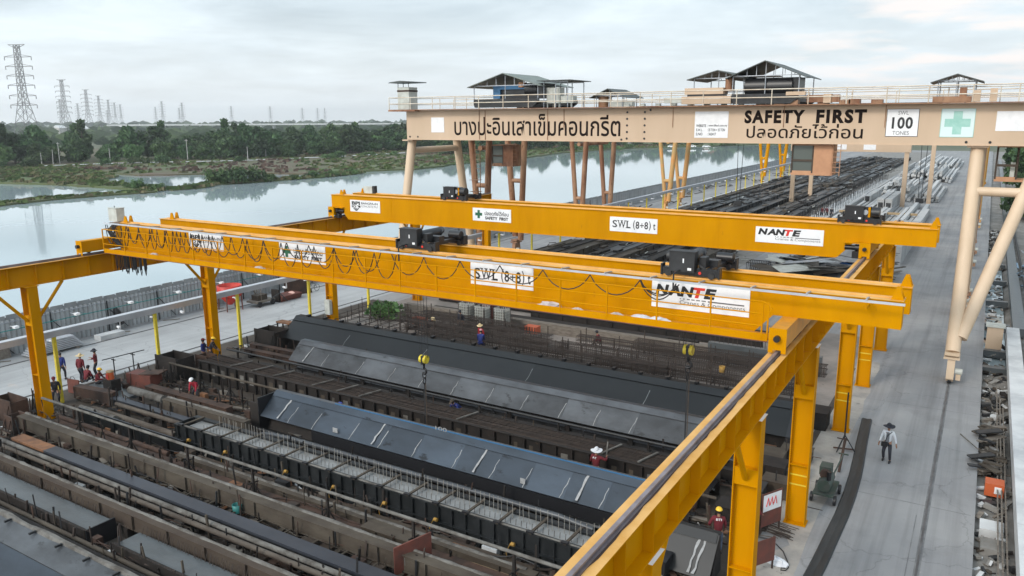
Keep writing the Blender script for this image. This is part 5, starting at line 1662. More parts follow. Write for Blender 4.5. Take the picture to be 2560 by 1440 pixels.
b = MB(); b.box(-38.2, -11, 17.95, 18.02, .02, .778, BLACK); b.box(-38.2, -11, 18.36, 18.43, .02, .778, BLACK); b.obj('web', t)
for i, x in enumerate(fr(-39, -11, 1.45)):
    t = thing('cross_bearer', 'rusty cross bearer between the slate plate and the cement splashed beam', 'bearer', (x, 18.95, 0), 'cross bearers on the bay floor')
    b = MB(); b.box(x, x + .22, 18.5, 19.36, .3, .34, RUSTD, TAUPE); b.box(x + .09, x + .13, 18.5, 19.36, .05, .3, RUSTD); b.obj('flange', t)
    b = MB(); b.box(x + .5, x + .58, 18.55, 19.3, .42, .46, TAUPE); b.obj('loose_bar', t)
channel('long cement splashed beam, the tallest pale one in the foreground', -40.6, -8, 19.42, 19.85, .38, 1.02, TAUPE, True, 12)
# handrail pipes on stands
def stand_rail(label, x0, x1, y, z, m, st, first=0, seed=1):
    t = thing('pipe_rail', label, 'pipe rail', ((x0 + x1) / 2, y, z), 'pipe rails on stands')
    b = MB(); b.tube([(x0, y, z), (x1, y, z)], .062, m, 8); b.obj('pipe', t)
    for i, x in enumerate(fr(x0 + first, x1 - .2, st)):
        b = MB()
        b.bar((x, y, .005), (x, y, z - .06), .09, .09, RUSTD)
        b.bar((x, y, z * .62), (x - .35, y - .35, .1), .05, .05, RUSTD); b.bar((x, y, z * .62), (x + .3, y + .35, .1), .05, .05, RUSTD)
        b.bar((x - .05, y - .22, z * .62), (x + .05, y + .22, z * .62), .05, .05, RUSTD)
        b.obj('stand', t)
stand_rail('pale pipe rail on rusty stands crossing the foreground from the left column', -39.9, -6.2, 20.35, 1.8, CRUST, 4.15, 3.2)
channel('low rusty channel behind the foreground pipe rail', -40, -12, 20.75, 20.95, .15, .45, RUST, False, 13)
pipe_row('reddish mud covered pipe behind the foreground rail', -40, -31, 21.15, .5, .12, RUST, 14)
t = thing('plate_wall', 'dark blue black plate standing on edge left of the black mould', 'mould side', (-35, 21.75, 0))
b = MB(); b.box(-39.2, -30.7, 21.72, 21.78, .02, 1.0, FORMD, FORMTOP); b.obj('plate', t)
stubs(t, 'rib', fr(-38.8, -31, 1.4), lambda q, x: q.box(x, x + .05, 21.6, 21.719, .02, .95, FORMD))
channel('rust brown beam before the black mould, half buried in scrap', -30.4, -11.5, 21.15, 21.4, .2, .62, TAUPE, True, 15)
channel('brown rail lying at the foot of the black mould', -30, -12, 21.85, 22.0, .1, .34, BROWNST, False, 16, ribs=False)
# black mould with fresh concrete and starter bars
t = thing('black_mould', 'black ribbed mould full of pale fresh concrete with a row of upright bars', 'mould', (-21, 23, 0))
b = MB(); b.box(-32.15, -9.4, 22.42, 22.48, .02, 1.30, MOULD); b.box(-32.15, -9.4, 22.34, 22.56, 1.30, 1.34, MOULD); b.box(-32.15, -9.4, 22.30, 22.5, .64, .68, MOULD); b.obj('near_side', t)
b = MB(); b.box(-32.15, -9.4, 23.5, 23.56, .02, 1.30, MOULD); b.box(-32.15, -9.4, 23.42, 23.66, 1.30, 1.335, MOULD); b.obj('far_side', t)
b = MB(); b.box(-32.2, -32.152, 22.4, 23.6, .02, 1.3, MOULD); b.obj('end_plate', t)
stubs(t, 'rib', fr(-31.9, -9.6, .62), lambda q, x: q.box(x, x + .05, 22.31, 22.419, .02, 1.298, MOULD))
b = MB(); b.box(-31.6, -9.4, 22.482, 23.498, .1, 1.19, FRESH); b.obj('fresh_concrete', t)
for x in fr(-31.6, -9.6, 1.37):
    b = MB(); b.box(x, x + .1, 22.3, 23.6, 1.345, 1.40, TAUPE); b.box(x - .08, x + .18, 22.26, 22.40, 1.40, 1.46, BLACK); b.obj('clamp_bar', t)
crust(t, -31.6, -9.4, 22.44, 1.345, .05, .03, 17)
bristles(t, -29.9, -9.5, 23.22, 1.15, 0, .72, .212, PIN, 18, 'starter_bar', 100)
b = MB()
for i in range(95):
    x = -30.6 + .225 * i
    b.tube([(x, 22.85, 1.15), (x + .02, 22.85, 1.42)], .011, REBAR, 4)
tag(b.obj('short_starter_bars', t), kind='stuff')
for x in (-30.9, -28.3, -24.4, -21.6, -18.9, -16.4, -13.0):
    q = thing('vibrator', 'yellow form vibrator clamped to the black mould side', 'vibrator', (x, 22.2, .75), 'yellow vibrators on the black mould')
    b = MB(); b.tube([(x - .07, 22.2, .82), (x + .07, 22.2, .82)], .075, OCHRE, 10); b.obj('motor', q)
    b = MB(); b.tube([(x - .1, 22.2, .82), (x - .22, 22.1, .5), (x - .1, 22.05, .1)], .014, OCHRE, 5); b.obj('cable', q)
# old pipes and beams left of the black mould
pipe_row('pale cement pipe end pointing at the black mould', -39.3, -32.4, 22.55, .62, .17, PIPE, 20)
pipe_row('yellowish crusted pipe left of the black mould', -39.7, -36.6, 22.1, .75, .17, CRUST, 21)
pipe_row('thin pale pipe beside the slate beam left of the black mould', -38.5, -32.3, 23.35, .8, .11, PIPE, 22)
t = thing('slate_beam', 'dark slate beam lying behind the black mould to its left', 'beam', (-36, 24.2, 0))
b = MB(); b.box(-40.4, -29.8, 24.0, 24.4, .55, .62, FORMTOP); b.box(-40.4, -29.8, 24.02, 24.1, .1, .55, BLACK); b.box(-40.4, -29.8, 24.3, 24.38, .1, .55, BLACK); b.obj('beam', t)
pipe_row('thick pale split pipe behind the slate beam', -39.8, -36.8, 25.0, .85, .22, CRUST, 23)
channel('taupe beam running from the split pipe to the blue form', -36.7, -30.2, 24.85, 25.2, .3, .95, TAUPE, True, 24)
channel('rusty double rail under the second pipe rail', -40, -33, 26.0, 26.4, .2, .75, RUST, False, 25)
# blue steel forms with sloped faces
def smear(b, x, p, q, w):
    """ragged primer smear down a sloped face from p to q (y,z)"""
    rr = random.Random(int(x * 37) % 1009)
    n = 7
    L_, R_ = [], []
    dn = Vector((0, -(q[1] - p[1]), q[0] - p[0])).normalized()
    if dn.y > 0: dn = -dn
    for i in range(n + 1):
        f = i / n
        y = p[0] + (q[0] - p[0]) * f; z = p[1] + (q[1] - p[1]) * f
        xx_ = x - .16 * f + rr.uniform(-.03, .03)
        ww = w * rr.uniform(.5, 1.2)
        L_.append((xx_ - ww, y + dn.y * .004, z + dn.z * .004)); R_.append((xx_ + ww, y + dn.y * .004, z + dn.z * .004))
    for i in range(n):
        b.sheet([L_[i], R_[i], R_[i + 1], L_[i + 1]], WELD)
def variants(m, k1, k2):
    out = [m]
    for q, f in ((1, k1), (2, k2)):
        c = m.copy()
        for n in c.node_tree.nodes:
            if n.type == 'VALTORGB':
                for e in n.color_ramp.elements:
                    if e.color[0] not in (0.0, 1.0):
                        e.color = [e.color[i] * f for i in range(3)] + [1]
            if n.type == 'MAPPING':
                n.inputs['Location'].default_value = (q * 13.7, q * 5.1, q * 3.3)
        out.append(c)
    return out
VARS = {FORMB.name: variants(FORMB, .82, 1.22), FORMG.name: variants(FORMG, .8, 1.2), FORMD.name: variants(FORMD, .86, 1.15)}
def sloped_form(label, x0, x1, top, low, m, seams, smears, flange=.28, back=True, capm=None, tilt_end=None):
    """top and low are (y, z) of the sloped plate facing the camera"""
    t = thing('sloped_form', label, 'mould', ((x0 + x1) / 2, top[0], 0), None)
    b = MB()
    cuts = [x0] + sorted(seams) + [x1]
    var = VARS.get(m.name, (m,))
    for i_, (xa, xb) in enumerate(zip(cuts, cuts[1:])):
        b.prism([(low[0], low[1]), (top[0], top[1]), (top[0] + .05, top[1]), (low[0] + .06, low[1] - .02)], 'x', xa, xb - .004, var[(i_ * 7 + len(cuts)) % len(var)])
    b.obj('sloped_plate', t)
    # stiff top strip folded back from the sloped plate, and a lower lip
    b = MB()
    dy, dz = (top[0] - low[0]), (top[1] - low[1])
    b.prism([(low[0] + dy * .80, low[1] + dz * .80 + .004), (top[0] - .002, top[1] + .02), (top[0] - .002, top[1] + .045), (low[0] + dy * .79 - .03, low[1] + dz * .80 + .03)], 'x', x0 + .05, x1 - .05, var[-1])
    b.obj('upper_strip', t)
    b = MB(); b.box(x0, x1, top[0] + .052, top[0] + .06 + flange, top[1] - .06, top[1] + .012, capm or m); b.obj('top_flange', t)
    if back:
        b = MB(); b.prism([(top[0] + .1, top[1] - .065), (top[0] + flange, top[1] - .065), (top[0] + flange + .25, .02), (low[0] + .3, .02)], 'x', x0 + .03, x1 - .03, RUSTD); b.obj('back_frame', t)
    for x in seams:
        b = MB(); smear(b, x, (top[0] - .01, top[1] - .03), (low[0], low[1] + .02), .018); b.obj('weld_seam', t)
    for x in smears:
        b = MB(); smear(b, x, (top[0] - .01, top[1] - .03), (low[0], low[1] + .1), .05); b.obj('primer_smear', t)
    return t
t = sloped_form('blue grey steel form with white weld smears, nearest of the sloped forms', -30.1, -9.6, (26.85, 2.02), (25.75, 1.02), FORMB, (-28.0, -26.4, -24.0, -22.2, -20.3, -18.1, -16.2, -14.6, -12.9, -11.2), (-28.7, -22.6, -17.0, -12.2), .22, True, FORMG)
b = MB(); b.box(-30.16, -30.11, 25.7, 27.2, .02, 1.95, BLACK); b.box(-31.0, -30.17, 25.9, 26.0, .02, 1.55, RUSTD); b.obj('end_plate', t)
b = MB(); b.box(-26, -9.6, 26.86, 26.9, 2.035, 2.10, BLUEM); b.obj('blue_edge_strip', t)
b = MB(); put_text(b, '100', -19.9, 2.04, 26.84, WELD, .62, .19); b.obj('chalk_number', t)
for x, w_ in ((-25.2, .3), (-14.9, .22)):
    b = MB(); zz_ = 1.16
    b.box(x, x + w_, 25.84, 25.87, zz_, zz_ + .22, WELD); b.obj('paper_tag', t)
t = thing('open_trough', 'open dark trough with a pale rounded near edge below the blue form', 'mould', (-20, 25.2, 0))
b = MB(); b.prism([(24.95, .72), (25.7, .42), (25.74, .44), (25.0, .78)], 'x', -29.4, -9.9, FORMD); b.obj('inner_plate', t)
b = MB(); b.box(-26.5, -9.8, 25.72, 25.8, .4, .98, BLACK); b.obj('web', t)
b = MB()
b.tube([(-29.2, 25.0, .5), (-28.2, 24.85, .72), (-26.8, 24.82, .82), (-22, 24.82, .82), (-16, 24.82, .82), (-12.6, 24.82, .82), (-11.2, 24.95, .6)], .115, FORMG, 10); b.obj('rounded_edge', t)
b = MB(); b.box(-29.6, -10, 24.56, 24.6, .05, .70, RUSTD); b.obj('near_side', t)
stubs(t, 'edge_block', fr(-28, -11, 1.25), lambda q, x: q.box(x, x + .85, 24.36, 24.558, .48, .6, TAUPE))
stubs(t, 'clamp', fr(-27.4, -11, 2.5), lambda q, x: q.box(x, x + .14, 24.3, 24.56, .62, .8, BLACK))
# rebar mould with pipe rail
stand_rail('long worn pipe rail before the reinforced mould, from the rusty boxes to the runway', -40.1, -7.5, 27.75, 1.62, TAUPE, 2.6, .05)
def caged_mould(label, x0, x1, y0, y1, zt, seed, battens):
    t = thing('caged_mould', label, 'mould', ((x0 + x1) / 2, (y0 + y1) / 2, 0), None)
    b = MB(); b.box(x0, x1, y0, y0 + .06, .02, zt, RUSTD); b.box(x0, x1, y0 - .1, y0 - .001, zt - .05, zt, RUSTD); b.obj('near_side', t)
    stubs(t, 'rib', fr(x0 + .2, x1 - .1, .82), lambda q, x: q.box(x, x + .07, y0 - .14, y0 - .002, .02, zt - .06, RUSTD))
    rr = random.Random(seed)
    b = MB()
    for x in fr(x0 + .35, x1 - .4, .82):
        if rr.random() < .7:
            b.box(x + .1, x + .1 + rr.uniform(.18, .36), y0 - .012, y0 - .002, zt * .35, zt * .72, TAUPE if rr.random() < .6 else CRUST)
    b.obj('cement_splashes', t)
    b = MB(); b.box(x0, x1, y1 - .06, y1, .02, zt - .05, RUSTD); b.obj('far_side', t)
    b = MB(); b.box(x0 + .05, x1 - .05, y0 + .07, y1 - .07, zt - .62, zt - .60, BLACK); b.obj('inner_floor', t)
    b = MB()
    nb = 15
    for i in range(nb):
        y = y0 + .2 + (y1 - y0 - .4) * i / (nb - 1)
        b.tube([(x0 + .3, y, zt - .02 + rr.uniform(-.03, .03)), ((x0 + x1) / 2, y + rr.uniform(-.05, .05), zt - .06), (x1 - .3, y, zt - .02 + rr.uniform(-.03, .03))], .016, REBAR, 4)
        b.tube([(x0 + .3, y, zt - .5), (x1 - .3, y, zt - .5)], .016, REBAR, 4)
    for x in fr(x0 + .4, x1 - .3, .36):
        b.tube([(x, y0 + .15, zt - .55), (x, y0 + .15, zt - .02), (x, y1 - .15, zt - .02), (x, y1 - .15, zt - .55)], .010, REBAR, 4)
    b.obj('reinforcement_cage', t)
    for x in battens:
        b = MB(); b.bar((x, y0 + .05, zt + .05), (x + .35, y1 - .1, zt + .05), .09, .05, CRUST); b.obj('batten', t)
    return t
caged_mould('dark rusty mould with a reinforcement cage and pale battens', -40.2, -8.4, 29.75, 31.25, 1.28, 26, (-37.3, -35.5, -33.7, -30.6, -28.8, -27.2, -20.9, -13.2, -11.5))
stand_rail('thin long pipe rail between the caged mould and the grey form', -40.6, -8, 32.2, 1.25, GUN, 4.6, 1)
channel('dark ledge beam at the foot of the grey form', -38, -8, 32.42, 32.6, .2, .7, RUSTD, False, 27)
sloped_form('mottled grey steel form with regular weld seams, middle of the sloped forms', -36.1, -9.0, (34.25, 2.0), (33.15, 1.0), FORMG, (-33.2, -30.4, -28.0, -25.8, -23.6, -21.3, -19.2, -17.0, -15.1, -13.2), (-34.7,), .3, True, FORMB)
t = thing('form_foot_ledge', 'grey ledge plate and black beam under the mottled form', 'mould', (-22, 32.9, 0))
b = MB(); b.box(-35, -9, 32.75, 33.1, .78, .84, BLACK); b.box(-35, -9, 32.8, 32.86, .05, .78, GUN); b.obj('ledge', t)
stubs(t, 'upright', fr(-33, -10, 3.3), lambda q, x: q.box(x, x + .25, 32.62, 32.74, .05, 1.0, RUSTD))
t = sloped_form('dark grey steel form, farthest and longest of the sloped forms', -41.0, -7.1, (38.45, 2.05), (37.0, .82), FORMD, (-35.3, -28.9, -21.3, -14.2), (), .42, True, RUSTD)
b = MB(); b.prism([(36.85, .02), (38.9, .02), (38.9, 2.0), (38.4, 2.02), (36.95, .85)], 'x', -7.098, -6.7, BLACK); b.obj('end_plate', t)
stubs(t, 'clip', fr(-40, -8, 1.55), lambda q, x: q.box(x, x + .16, 38.5, 38.8, 2.065, 2.22, BLACK))
t = sloped_form('grey form piece with a white smear at the right end behind the runway', -9.3, -6.6, (25.3, 1.55), (24.3, .35), FORMD, (), (-7.2, -7.0), .2)
# the beds do not lie quite square to the runways: turned one degree
for o in list(COL.objects):
    if o not in before_bay and o.parent is None:
        v = Vector(o.location) - Vector((-38, 25, 0))
        v.rotate(Euler((0, 0, radians(-1.0))))
        o.location = v + Vector((-38, 25, 0))
        o.rotation_euler.z = radians(-1.0)
t = thing('blank_panel', 'black plate standing by the runway at the right end of the farthest form', 'panel', (-6.2, 38, 0))
b = MB(); b.box(-6.62, -6.5, 36.6, 38.7, .05, 1.9, GUN); b.obj('panel', t)
b = MB(); b.bar((-6.45, 37.0, .05), (-6.45, 37.0, 1.85), .1, .1, RUST); b.bar((-6.45, 38.4, .05), (-6.45, 38.4, 1.85), .1, .1, RUST); b.obj('stiffener', t)

# ------------------------------------------------------------------ rusty end boxes and scrap at the left end of the bay
def plate_box(label, x0, x1, y0, y1, z0, z1, m, lean=0.0, extra=True):
    t = thing('anchor_box', label, 'steel box', ((x0 + x1) / 2, (y0 + y1) / 2, z0), None)
    b = MB(); b.box(x0, x1, y0, y0 + .05, z0, z1, m); b.obj('front_plate', t)
    b = MB(); b.box(x0, x1, y1 - .05, y1, z0, z1 - .05, m); b.obj('rear_plate', t)
    b = MB(); b.box(x0 + .02, x0 + .06, y0 + .051, y1 - .051, z0, z1 - .1, m); b.box(x1 - .06, x1 - .02, y0 + .051, y1 - .051, z0, z1 - .1, m); b.box(x0 + .061, x1 - .061, y0 + .051, y1 - .051, z0 + .2, z0 + .26, RUSTD); b.obj('side_plate', t)
    if extra:
        b = MB()
        b.bar((x0 + .2, y0 - .3, z0), (x0 + .2, y0 - .003, z1 * .8), .05, .05, m); b.bar((x1 - .2, y0 - .3, z0), (x1 - .2, y0 - .003, z1 * .8), .05, .05, m)
        b.obj('gusset', t)
    return t
plate_box('tall rusty box with a red side at the left edge below the first column', -44.3, -42.4, 20.0, 20.9, 0.005, 1.25, RUST)
plate_box('small rust brown box capping the end of the pale foreground beam', -41.6, -40.7, 19.2, 20.0, .005, 1.0, RUST)
plate_box('low brown trestle box at the far left edge', -44.8, -43.2, 18.3, 19.1, .005, .75, RUSTD)
t = thing('red_plate', 'red oxide plate with a wire handle standing beside the resting workers', 'steel plate', (-44.3, 24.4, 0))
b = MB(); b.bar((-44.75, 24.35, .45), (-43.85, 24.5, .45), .05, .85, REDOX); b.obj('plate', t)
b = MB(); b.tube([(-44.5, 24.4, .87), (-44.45, 24.4, 1.02), (-44.2, 24.42, 1.05), (-44.1, 24.45, .87)], .015, GUN, 5); b.obj('wire_handle', t)
b = MB(); b.box(-44.6, -40.6, 25.0, 26.6, .005, .16, WETC); b.obj('ground_slab', label='low grey concrete slab the workers rest on', cat='slab')
t = thing('anchor_beam', 'big reddish rusty beam with open boxes beside the orange cooler', 'steel box', (-41.3, 26.3, 0))
b = MB(); b.bar((-43.2, 24.0, .5), (-40.2, 24.3, .5), .5, .7, RUST); b.obj('beam', t)
b = MB(); b.bar((-42.4, 26.9, .55), (-40.6, 27.2, .55), .9, .9, REDOX); b.bar((-41.5, 27.0, 1.02), (-40.3, 27.5, 1.1), .9, .05, RUST); b.obj('open_box', t)
plate_box('rust brown upright plates at the left end of the long pipe rail', -42.6, -40.6, 28.6, 29.9, .005, 1.55, RUSTD)
plate_box('dark rusty box at the end of the caged mould', -41.5, -40.4, 30.6, 31.4, .005, 1.2, RUST)
plate_box('dark notched box left of the mottled form, near two brown beams', -42.6, -40.6, 36.3, 37.6, .005, 1.4, RUSTD)
channel('brown timber coloured beam left of the mottled form, upper one', -42, -36.4, 35.3, 35.6, .3, .65, RUST, False, 41)
channel('rusty beam left of the mottled form, lower one', -41.6, -36.6, 34.5, 34.8, .25, .55, RUST, False, 42)
t = thing('end_frame', 'small brown table frame at the left end of the dark form', 'frame', (-41.9, 39.6, 0))
b = MB(); b.box(-42.6, -41.3, 38.3, 38.9, 1.35, 1.45, RUSTO); b.obj('top', t)
for (x, y) in ((-42.5, 38.35), (-41.4, 38.35), (-42.5, 38.85), (-41.4, 38.85)):
    b = MB(); b.bar((x, y, .005), (x, y, 1.349), .08, .08, RUSTD); b.obj('leg', t)
t = thing('cooler_box', 'bright orange cooler with a red front on the rusty beams', 'cooler', (-42.6, 26.0, .16))
b = MB(); b.tube([(-42.5, 25.6, .86), (-42.5, 25.6, 1.28)], .2, ORANGE, 14); b.obj('body', t)
b = MB(); b.tube([(-42.5, 25.6, 1.281), (-42.5, 25.6, 1.36)], .21, WOODP, 14); b.obj('lid', t)
b = MB(); b.box(-42.62, -42.38, 25.385, 25.4, .92, 1.2, RED); b.obj('front_panel', t)
b = MB(); b.box(-42.9, -42.1, 25.35, 25.95, .161, .859, RUSTD); b.obj('support_box', label='dark steel box under the orange cooler', cat='steel box')
t = thing('tripod_trestle', 'thin rusty trestle with a long top bar on the pavement by the workers', 'trestle', (-45.3, 28.3, 0))
b = MB(); b.bar((-45.5, 27.0, 1.15), (-45.1, 29.6, 1.2), .05, .05, GUN); b.obj('top_bar', t)
for y in (27.6, 28.9):
    b = MB(); b.bar((-45.3, y, .005), (-45.3, y, 1.13), .05, .05, GUN); b.bar((-45.5, y, 1.05), (-45.1, y, 1.05), .05, .05, GUN); b.obj('leg', t)
t = thing('marked_plate', 'red and grey mould end plate chalked D4 in the lower middle foreground', 'end plate', (-15.7, 19.6, 0))
b = MB(); b.add([(-15.95, 18.75, .0), (-15.35, 20.05, .0), (-15.35, 20.05, 1.5), (-15.95, 18.75, 1.35), (-15.9, 18.72, 0), (-15.3, 20.02, 0), (-15.3, 20.02, 1.5), (-15.9, 18.72, 1.35)], [(0, 1, 2, 3), (7, 6, 5, 4), (3, 2, 6, 7), (0, 3, 7, 4), (1, 5, 6, 2)], REDOX); b.obj('plate', t)
b = MB(); vs_, fs_ = text_mesh('D4', .42, .30, bold=-.005); b.add([(-15.9 + .05 + (.35 + u) * .419, 18.72 - .02 + (.35 + u) * .908, .62 + v) for u, v in vs_], fs_, WELD); b.obj('chalk_mark', t)
channel('short grey box beam ending at the chalked red plate', -18.6, -16.0, 20.1, 20.5, .25, .8, TAUPE, False, 43)
t = thing('timber_plank', 'pale timber plank on two blocks in the lower middle foreground', 'plank', (-13, 20.9, 0))
b = MB(); b.bar((-14.8, 20.55, .33), (-11.4, 20.85, .33), .22, .06, WOODP); b.obj('plank', t)
for x in (-14.2, -12.0):
    b = MB(); b.box(x, x + .22, 20.45, 20.9, .006, .295, WOODP); b.obj('block', t)
for i, (x, y, z, l) in enumerate(((-24.1, 19.05, .35, 'round teal bucket lying on the cross bearers'), (-24.5, 20.55, .01, 'small teal can behind the pale foreground beam'))):
    t = thing('bucket', l, 'bucket', (x, y, z))
    b = MB(); b.lathe([(.16, 0), (.2, .34), (.18, .34), (.15, .04)], (x, y, z), TEAL, 14); b.obj('body', t)
    b = MB(); b.tube([(x - .19, y, z + .33), (x - .1, y, z + .5), (x + .1, y, z + .5), (x + .19, y, z + .33)], .01, GUN, 4); b.obj('handle', t)
# loose scrap spread over the floor of the bay: nobody could count it
b = MB()
rr = random.Random(77)
lanes = [(16.6, 17.3), (18.5, 19.35), (20.0, 21.1), (21.3, 22.2), (23.7, 24.8), (26.1, 27.6), (30.4, 32.6), (34.8, 36.6), (14.4, 14.9), (27.2, 28.6)]
for i in range(4600):
    y0, y1 = rr.choice(lanes)
    x = rr.uniform(-43.5, -7); y = rr.uniform(y0, y1)
    a = rr.gauss(0, .5) if rr.random() < .6 else rr.uniform(0, 3)
    L_ = rr.choice((.15, .3, .6, 1.0, 1.6)) * rr.uniform(.6, 1.4)
    wd = rr.choice((.03, .05, .1, .22))
    m_ = rr.choice((RUST, RUSTD, TAUPE, RUSTD, BROWNST, BROWNST, RUST, REBAR, GUN, WOOD, RUSTO) if rr.random() < .93 else (CRUST, SLABW))
    z = rr.uniform(.02, .32)
    p = Vector((x - cos(a) * L_ / 2, y - sin(a) * L_ * .3, z)); q = Vector((x + cos(a) * L_ / 2, y + sin(a) * L_ * .3, z + rr.uniform(-.08, .12)))
    if rr.random() < .16:
        q = p + Vector((rr.uniform(-.15, .15), rr.uniform(-.1, .1), rr.uniform(.4, 1.15))); wd = rr.choice((.03, .05, .08)); m_ = rr.choice((RUST, RUSTD, RUSTD, REBAR, GUN, TAUPE))
    elif rr.random() < .10:
        b.box(x - .2, x + rr.uniform(.1, .5), y - .12, y + .14, .01, rr.uniform(.15, .6), m_)
        continue
    b.bar(p, q, wd, rr.choice((.02, .04, .07)), m_)
for i in range(260):
    y0, y1 = rr.choice(lanes)
    x = rr.uniform(-43, -9); y = rr.uniform(y0, y1); L2 = rr.uniform(1.5, 6)
    ph = rr.uniform(0, 6)
    z = rr.uniform(.05, .55)
    b.tube([(x + L2 * k / 6, y + .18 * sin(ph + k * rr.uniform(.5, .9)), z + .06 * sin(ph * 2 + k)) for k in range(7)], rr.choice((.012, .018, .03)), rr.choice((REBAR, RUST, BLACK, TAUPE, RUST)), 4)
b.obj('scrap_litter', kind='stuff', center=False)

# ------------------------------------------------------------------ reinforcement yard behind the dark form
DUST = mat('dusty_pinkish_floor', (0.27, 0.235, 0.21), 0.9, col2=(0.18, 0.16, 0.145), scale=0.5, detail=8, spots=(1.5, .63, (.10, .09, .08)), bump=.3, bscale=5)
struct('reinforcement_floor', MB().sheet([(-43, 39.2, .009), (-6.2, 39.2, .009), (-6.2, 60, .009), (-43, 60, .009)], DUST))
def cage(label, x0, x1, y0, y1, z0, z1, st, seed, skew=0.0):
    t = thing('rebar_cage', label, 'rebar cage', ((x0 + x1) / 2, (y0 + y1) / 2, 0), 'reinforcement cages on stands')
    rr = random.Random(seed)
    b = MB()
    for y in (y0, y0 * .75 + y1 * .25, (y0 + y1) / 2, y0 * .25 + y1 * .75, y1):
        for z in (z0, z1, (z0 + z1) / 2):
            n = 5
            b.tube([(x0 + (x1 - x0) * k / n, y + skew * k / n + rr.uniform(-.03, .03), z + rr.uniform(-.03, .03)) for k in range(n + 1)], .018, REBAR, 4, cap=False)
    b.obj('long_bars', t)
    b = MB()
    x = x0
    while x < x1:
        s = skew * (x - x0) / (x1 - x0)
        b.tube([(x, y0 + s, z0), (x, y0 + s, z1), (x, y1 + s, z1), (x, y1 + s, z0), (x, y0 + s, z0)], .017, REBAR, 4, cap=False); x += st * .7
    b.obj('stirrups', t)
    for x in fr(x0 + .4, x1, 2.4):
        b = MB()
        for y in (y0 - .12, y1 + .12):
            b.bar((x, y, .01), (x, y, z1 + rr.uniform(.1, .6)), .05, .05, REBAR)
        b.bar((x, y0 - .12, z0 - .03), (x, y1 + .12, z0 - .03), .05, .05, REBAR)
        b.obj('stand', t)
ci = [(-34, -20, 40.1, 40.8, .5, 1.0, .3, 'open stirrup cage nearest the dark form, left half'), (-24, -8, 40.9, 41.6, .45, .95, .22, 'dense cage right behind the dark form, right half'),
      (-33, -15, 42.0, 42.7, .7, 1.25, .2, 'long dense brown cage in the middle of the rebar yard'), (-20, -7.5, 42.9, 43.5, .6, 1.1, .2, 'cage at the right side of the rebar yard beside the bucket'),
      (-35, -22, 43.3, 44.0, .8, 1.4, .16, 'darkest thick cage where the red worker stands'), (-23, -8, 44.2, 44.8, .6, 1.2, .2, 'cage near the back of the rebar yard on the right'),
      (-37, -24, 45.0, 45.7, .7, 1.3, .18, 'dark cage before the wire baskets'), (-22.5, -9, 45.9, 46.5, .7, 1.3, .2, 'back row cage under the crane girder, right'),
      (-36, -27, 46.6, 47.3, .7, 1.2, .16, 'short dark cage in the back row near the baskets'), (-19, -7, 47.4, 48.2, .5, 1.1, .2, 'rearmost cage partly hidden by the near crane')]
for i, (x0, x1, y0, y1, z0, z1, st, l) in enumerate(ci):
    cage(l, x0, x1, y0, y1, z0, z1, st, 50 + i, R.uniform(-.5, .5))
t = thing('stand_frames', 'loose grid of thin rusty stands over the dusty floor left of the cages', 'rebar stand', (-38.5, 43, 0))
rr = random.Random(9)
for i in range(9):
    b = MB()
    x = -42 + i * .95 + rr.uniform(-.2, .2)
    for y in fr(40.3, 48, 1.3):
        b.bar((x, y, .01), (x, y, rr.uniform(.8, 1.7)), .035, .035, REBAR)
    b.bar((x, 40.3, .75), (x, 48, .8), .03, .03, REBAR); b.bar((x, 40.3, .4), (x, 48, .42), .03, .03, REBAR)
    b.obj('stand_row', t)
b = MB()
for i in range(26):
    x, y = rr.uniform(-42, -33), rr.uniform(40, 48)
    a = rr.uniform(-.3, .3)
    b.bar((x - 1.6, y - a, rr.uniform(.1, .7)), (x + 1.6, y + a, rr.uniform(.1, .7)), .03, .03, REBAR)
b.obj('loose_bars', t)
for i, (x, y) in enumerate(((-32.9, 48.3), (-31.3, 48.0), (-29.7, 48.2))):
    t = thing('wire_basket', ('pale wire basket, left one of three standing in the rebar yard', 'pale wire basket, middle one of three standing in the rebar yard', 'pale wire basket with the clearest mesh, right one of three')[i], 'basket', (x, y, 0), 'pale wire baskets')
    b = MB()
    for k in range(7):
        f = -.45 + .15 * k
        for (p, q) in (((x + f, y - .45), (x + f, y - .45)), ((x + f, y + .45), (x + f, y + .45)), ((x - .45, y + f), (x - .45, y + f)), ((x + .45, y + f), (x + .45, y + f))):
            b.bar((*p, .5), (*q, 1.9), .03, .03, CABG)
    for k in range(8):
        z = .5 + .2 * k
        b.tube([(x - .45, y - .45, z), (x + .45, y - .45, z), (x + .45, y + .45, z), (x - .45, y + .45, z), (x - .45, y - .45, z)], .018, CABG, 4)
    b.obj('mesh', t)
    b = MB(); b.box(x - .40, x + .40, y - .40, y + .40, .52, 1.7, MUD); b.obj('filling', t)
    b = MB(); b.box(x - .3, x + .3, y - .3, y + .3, .01, .5, RUSTD); b.obj('foot', t)
b = MB(); b.box(-32.0, -31.3, 49.0, 49.5, 0, 3.0, REDOX); b.obj('red_post', label='red oxide post behind the wire baskets', cat='post')
for x, y, l in ((-35.6, 45.9, 'orange red crate among the dark cages at left'), (-27.0, 47.9, 'orange red crate near the middle of the rebar yard')):
    t = thing('crate', l, 'crate', (x, y, .4))
    b = MB(); b.box(x - .5, x + .5, y - .35, y + .35, .42, .95, mat('orange_red_crate', (.45, .1, .045), .7)); b.obj('body', t)
    b = MB()
    for k in range(5):
        b.box(x - .5 + .22 * k, x - .42 + .22 * k, y - .365, y - .352, .42, .95, RUST)
    b.obj('slats', t)
t = thing('bucket', 'yellow bucket on the rods at the right of the rebar yard', 'bucket', (-12.1, 44.5, .5))
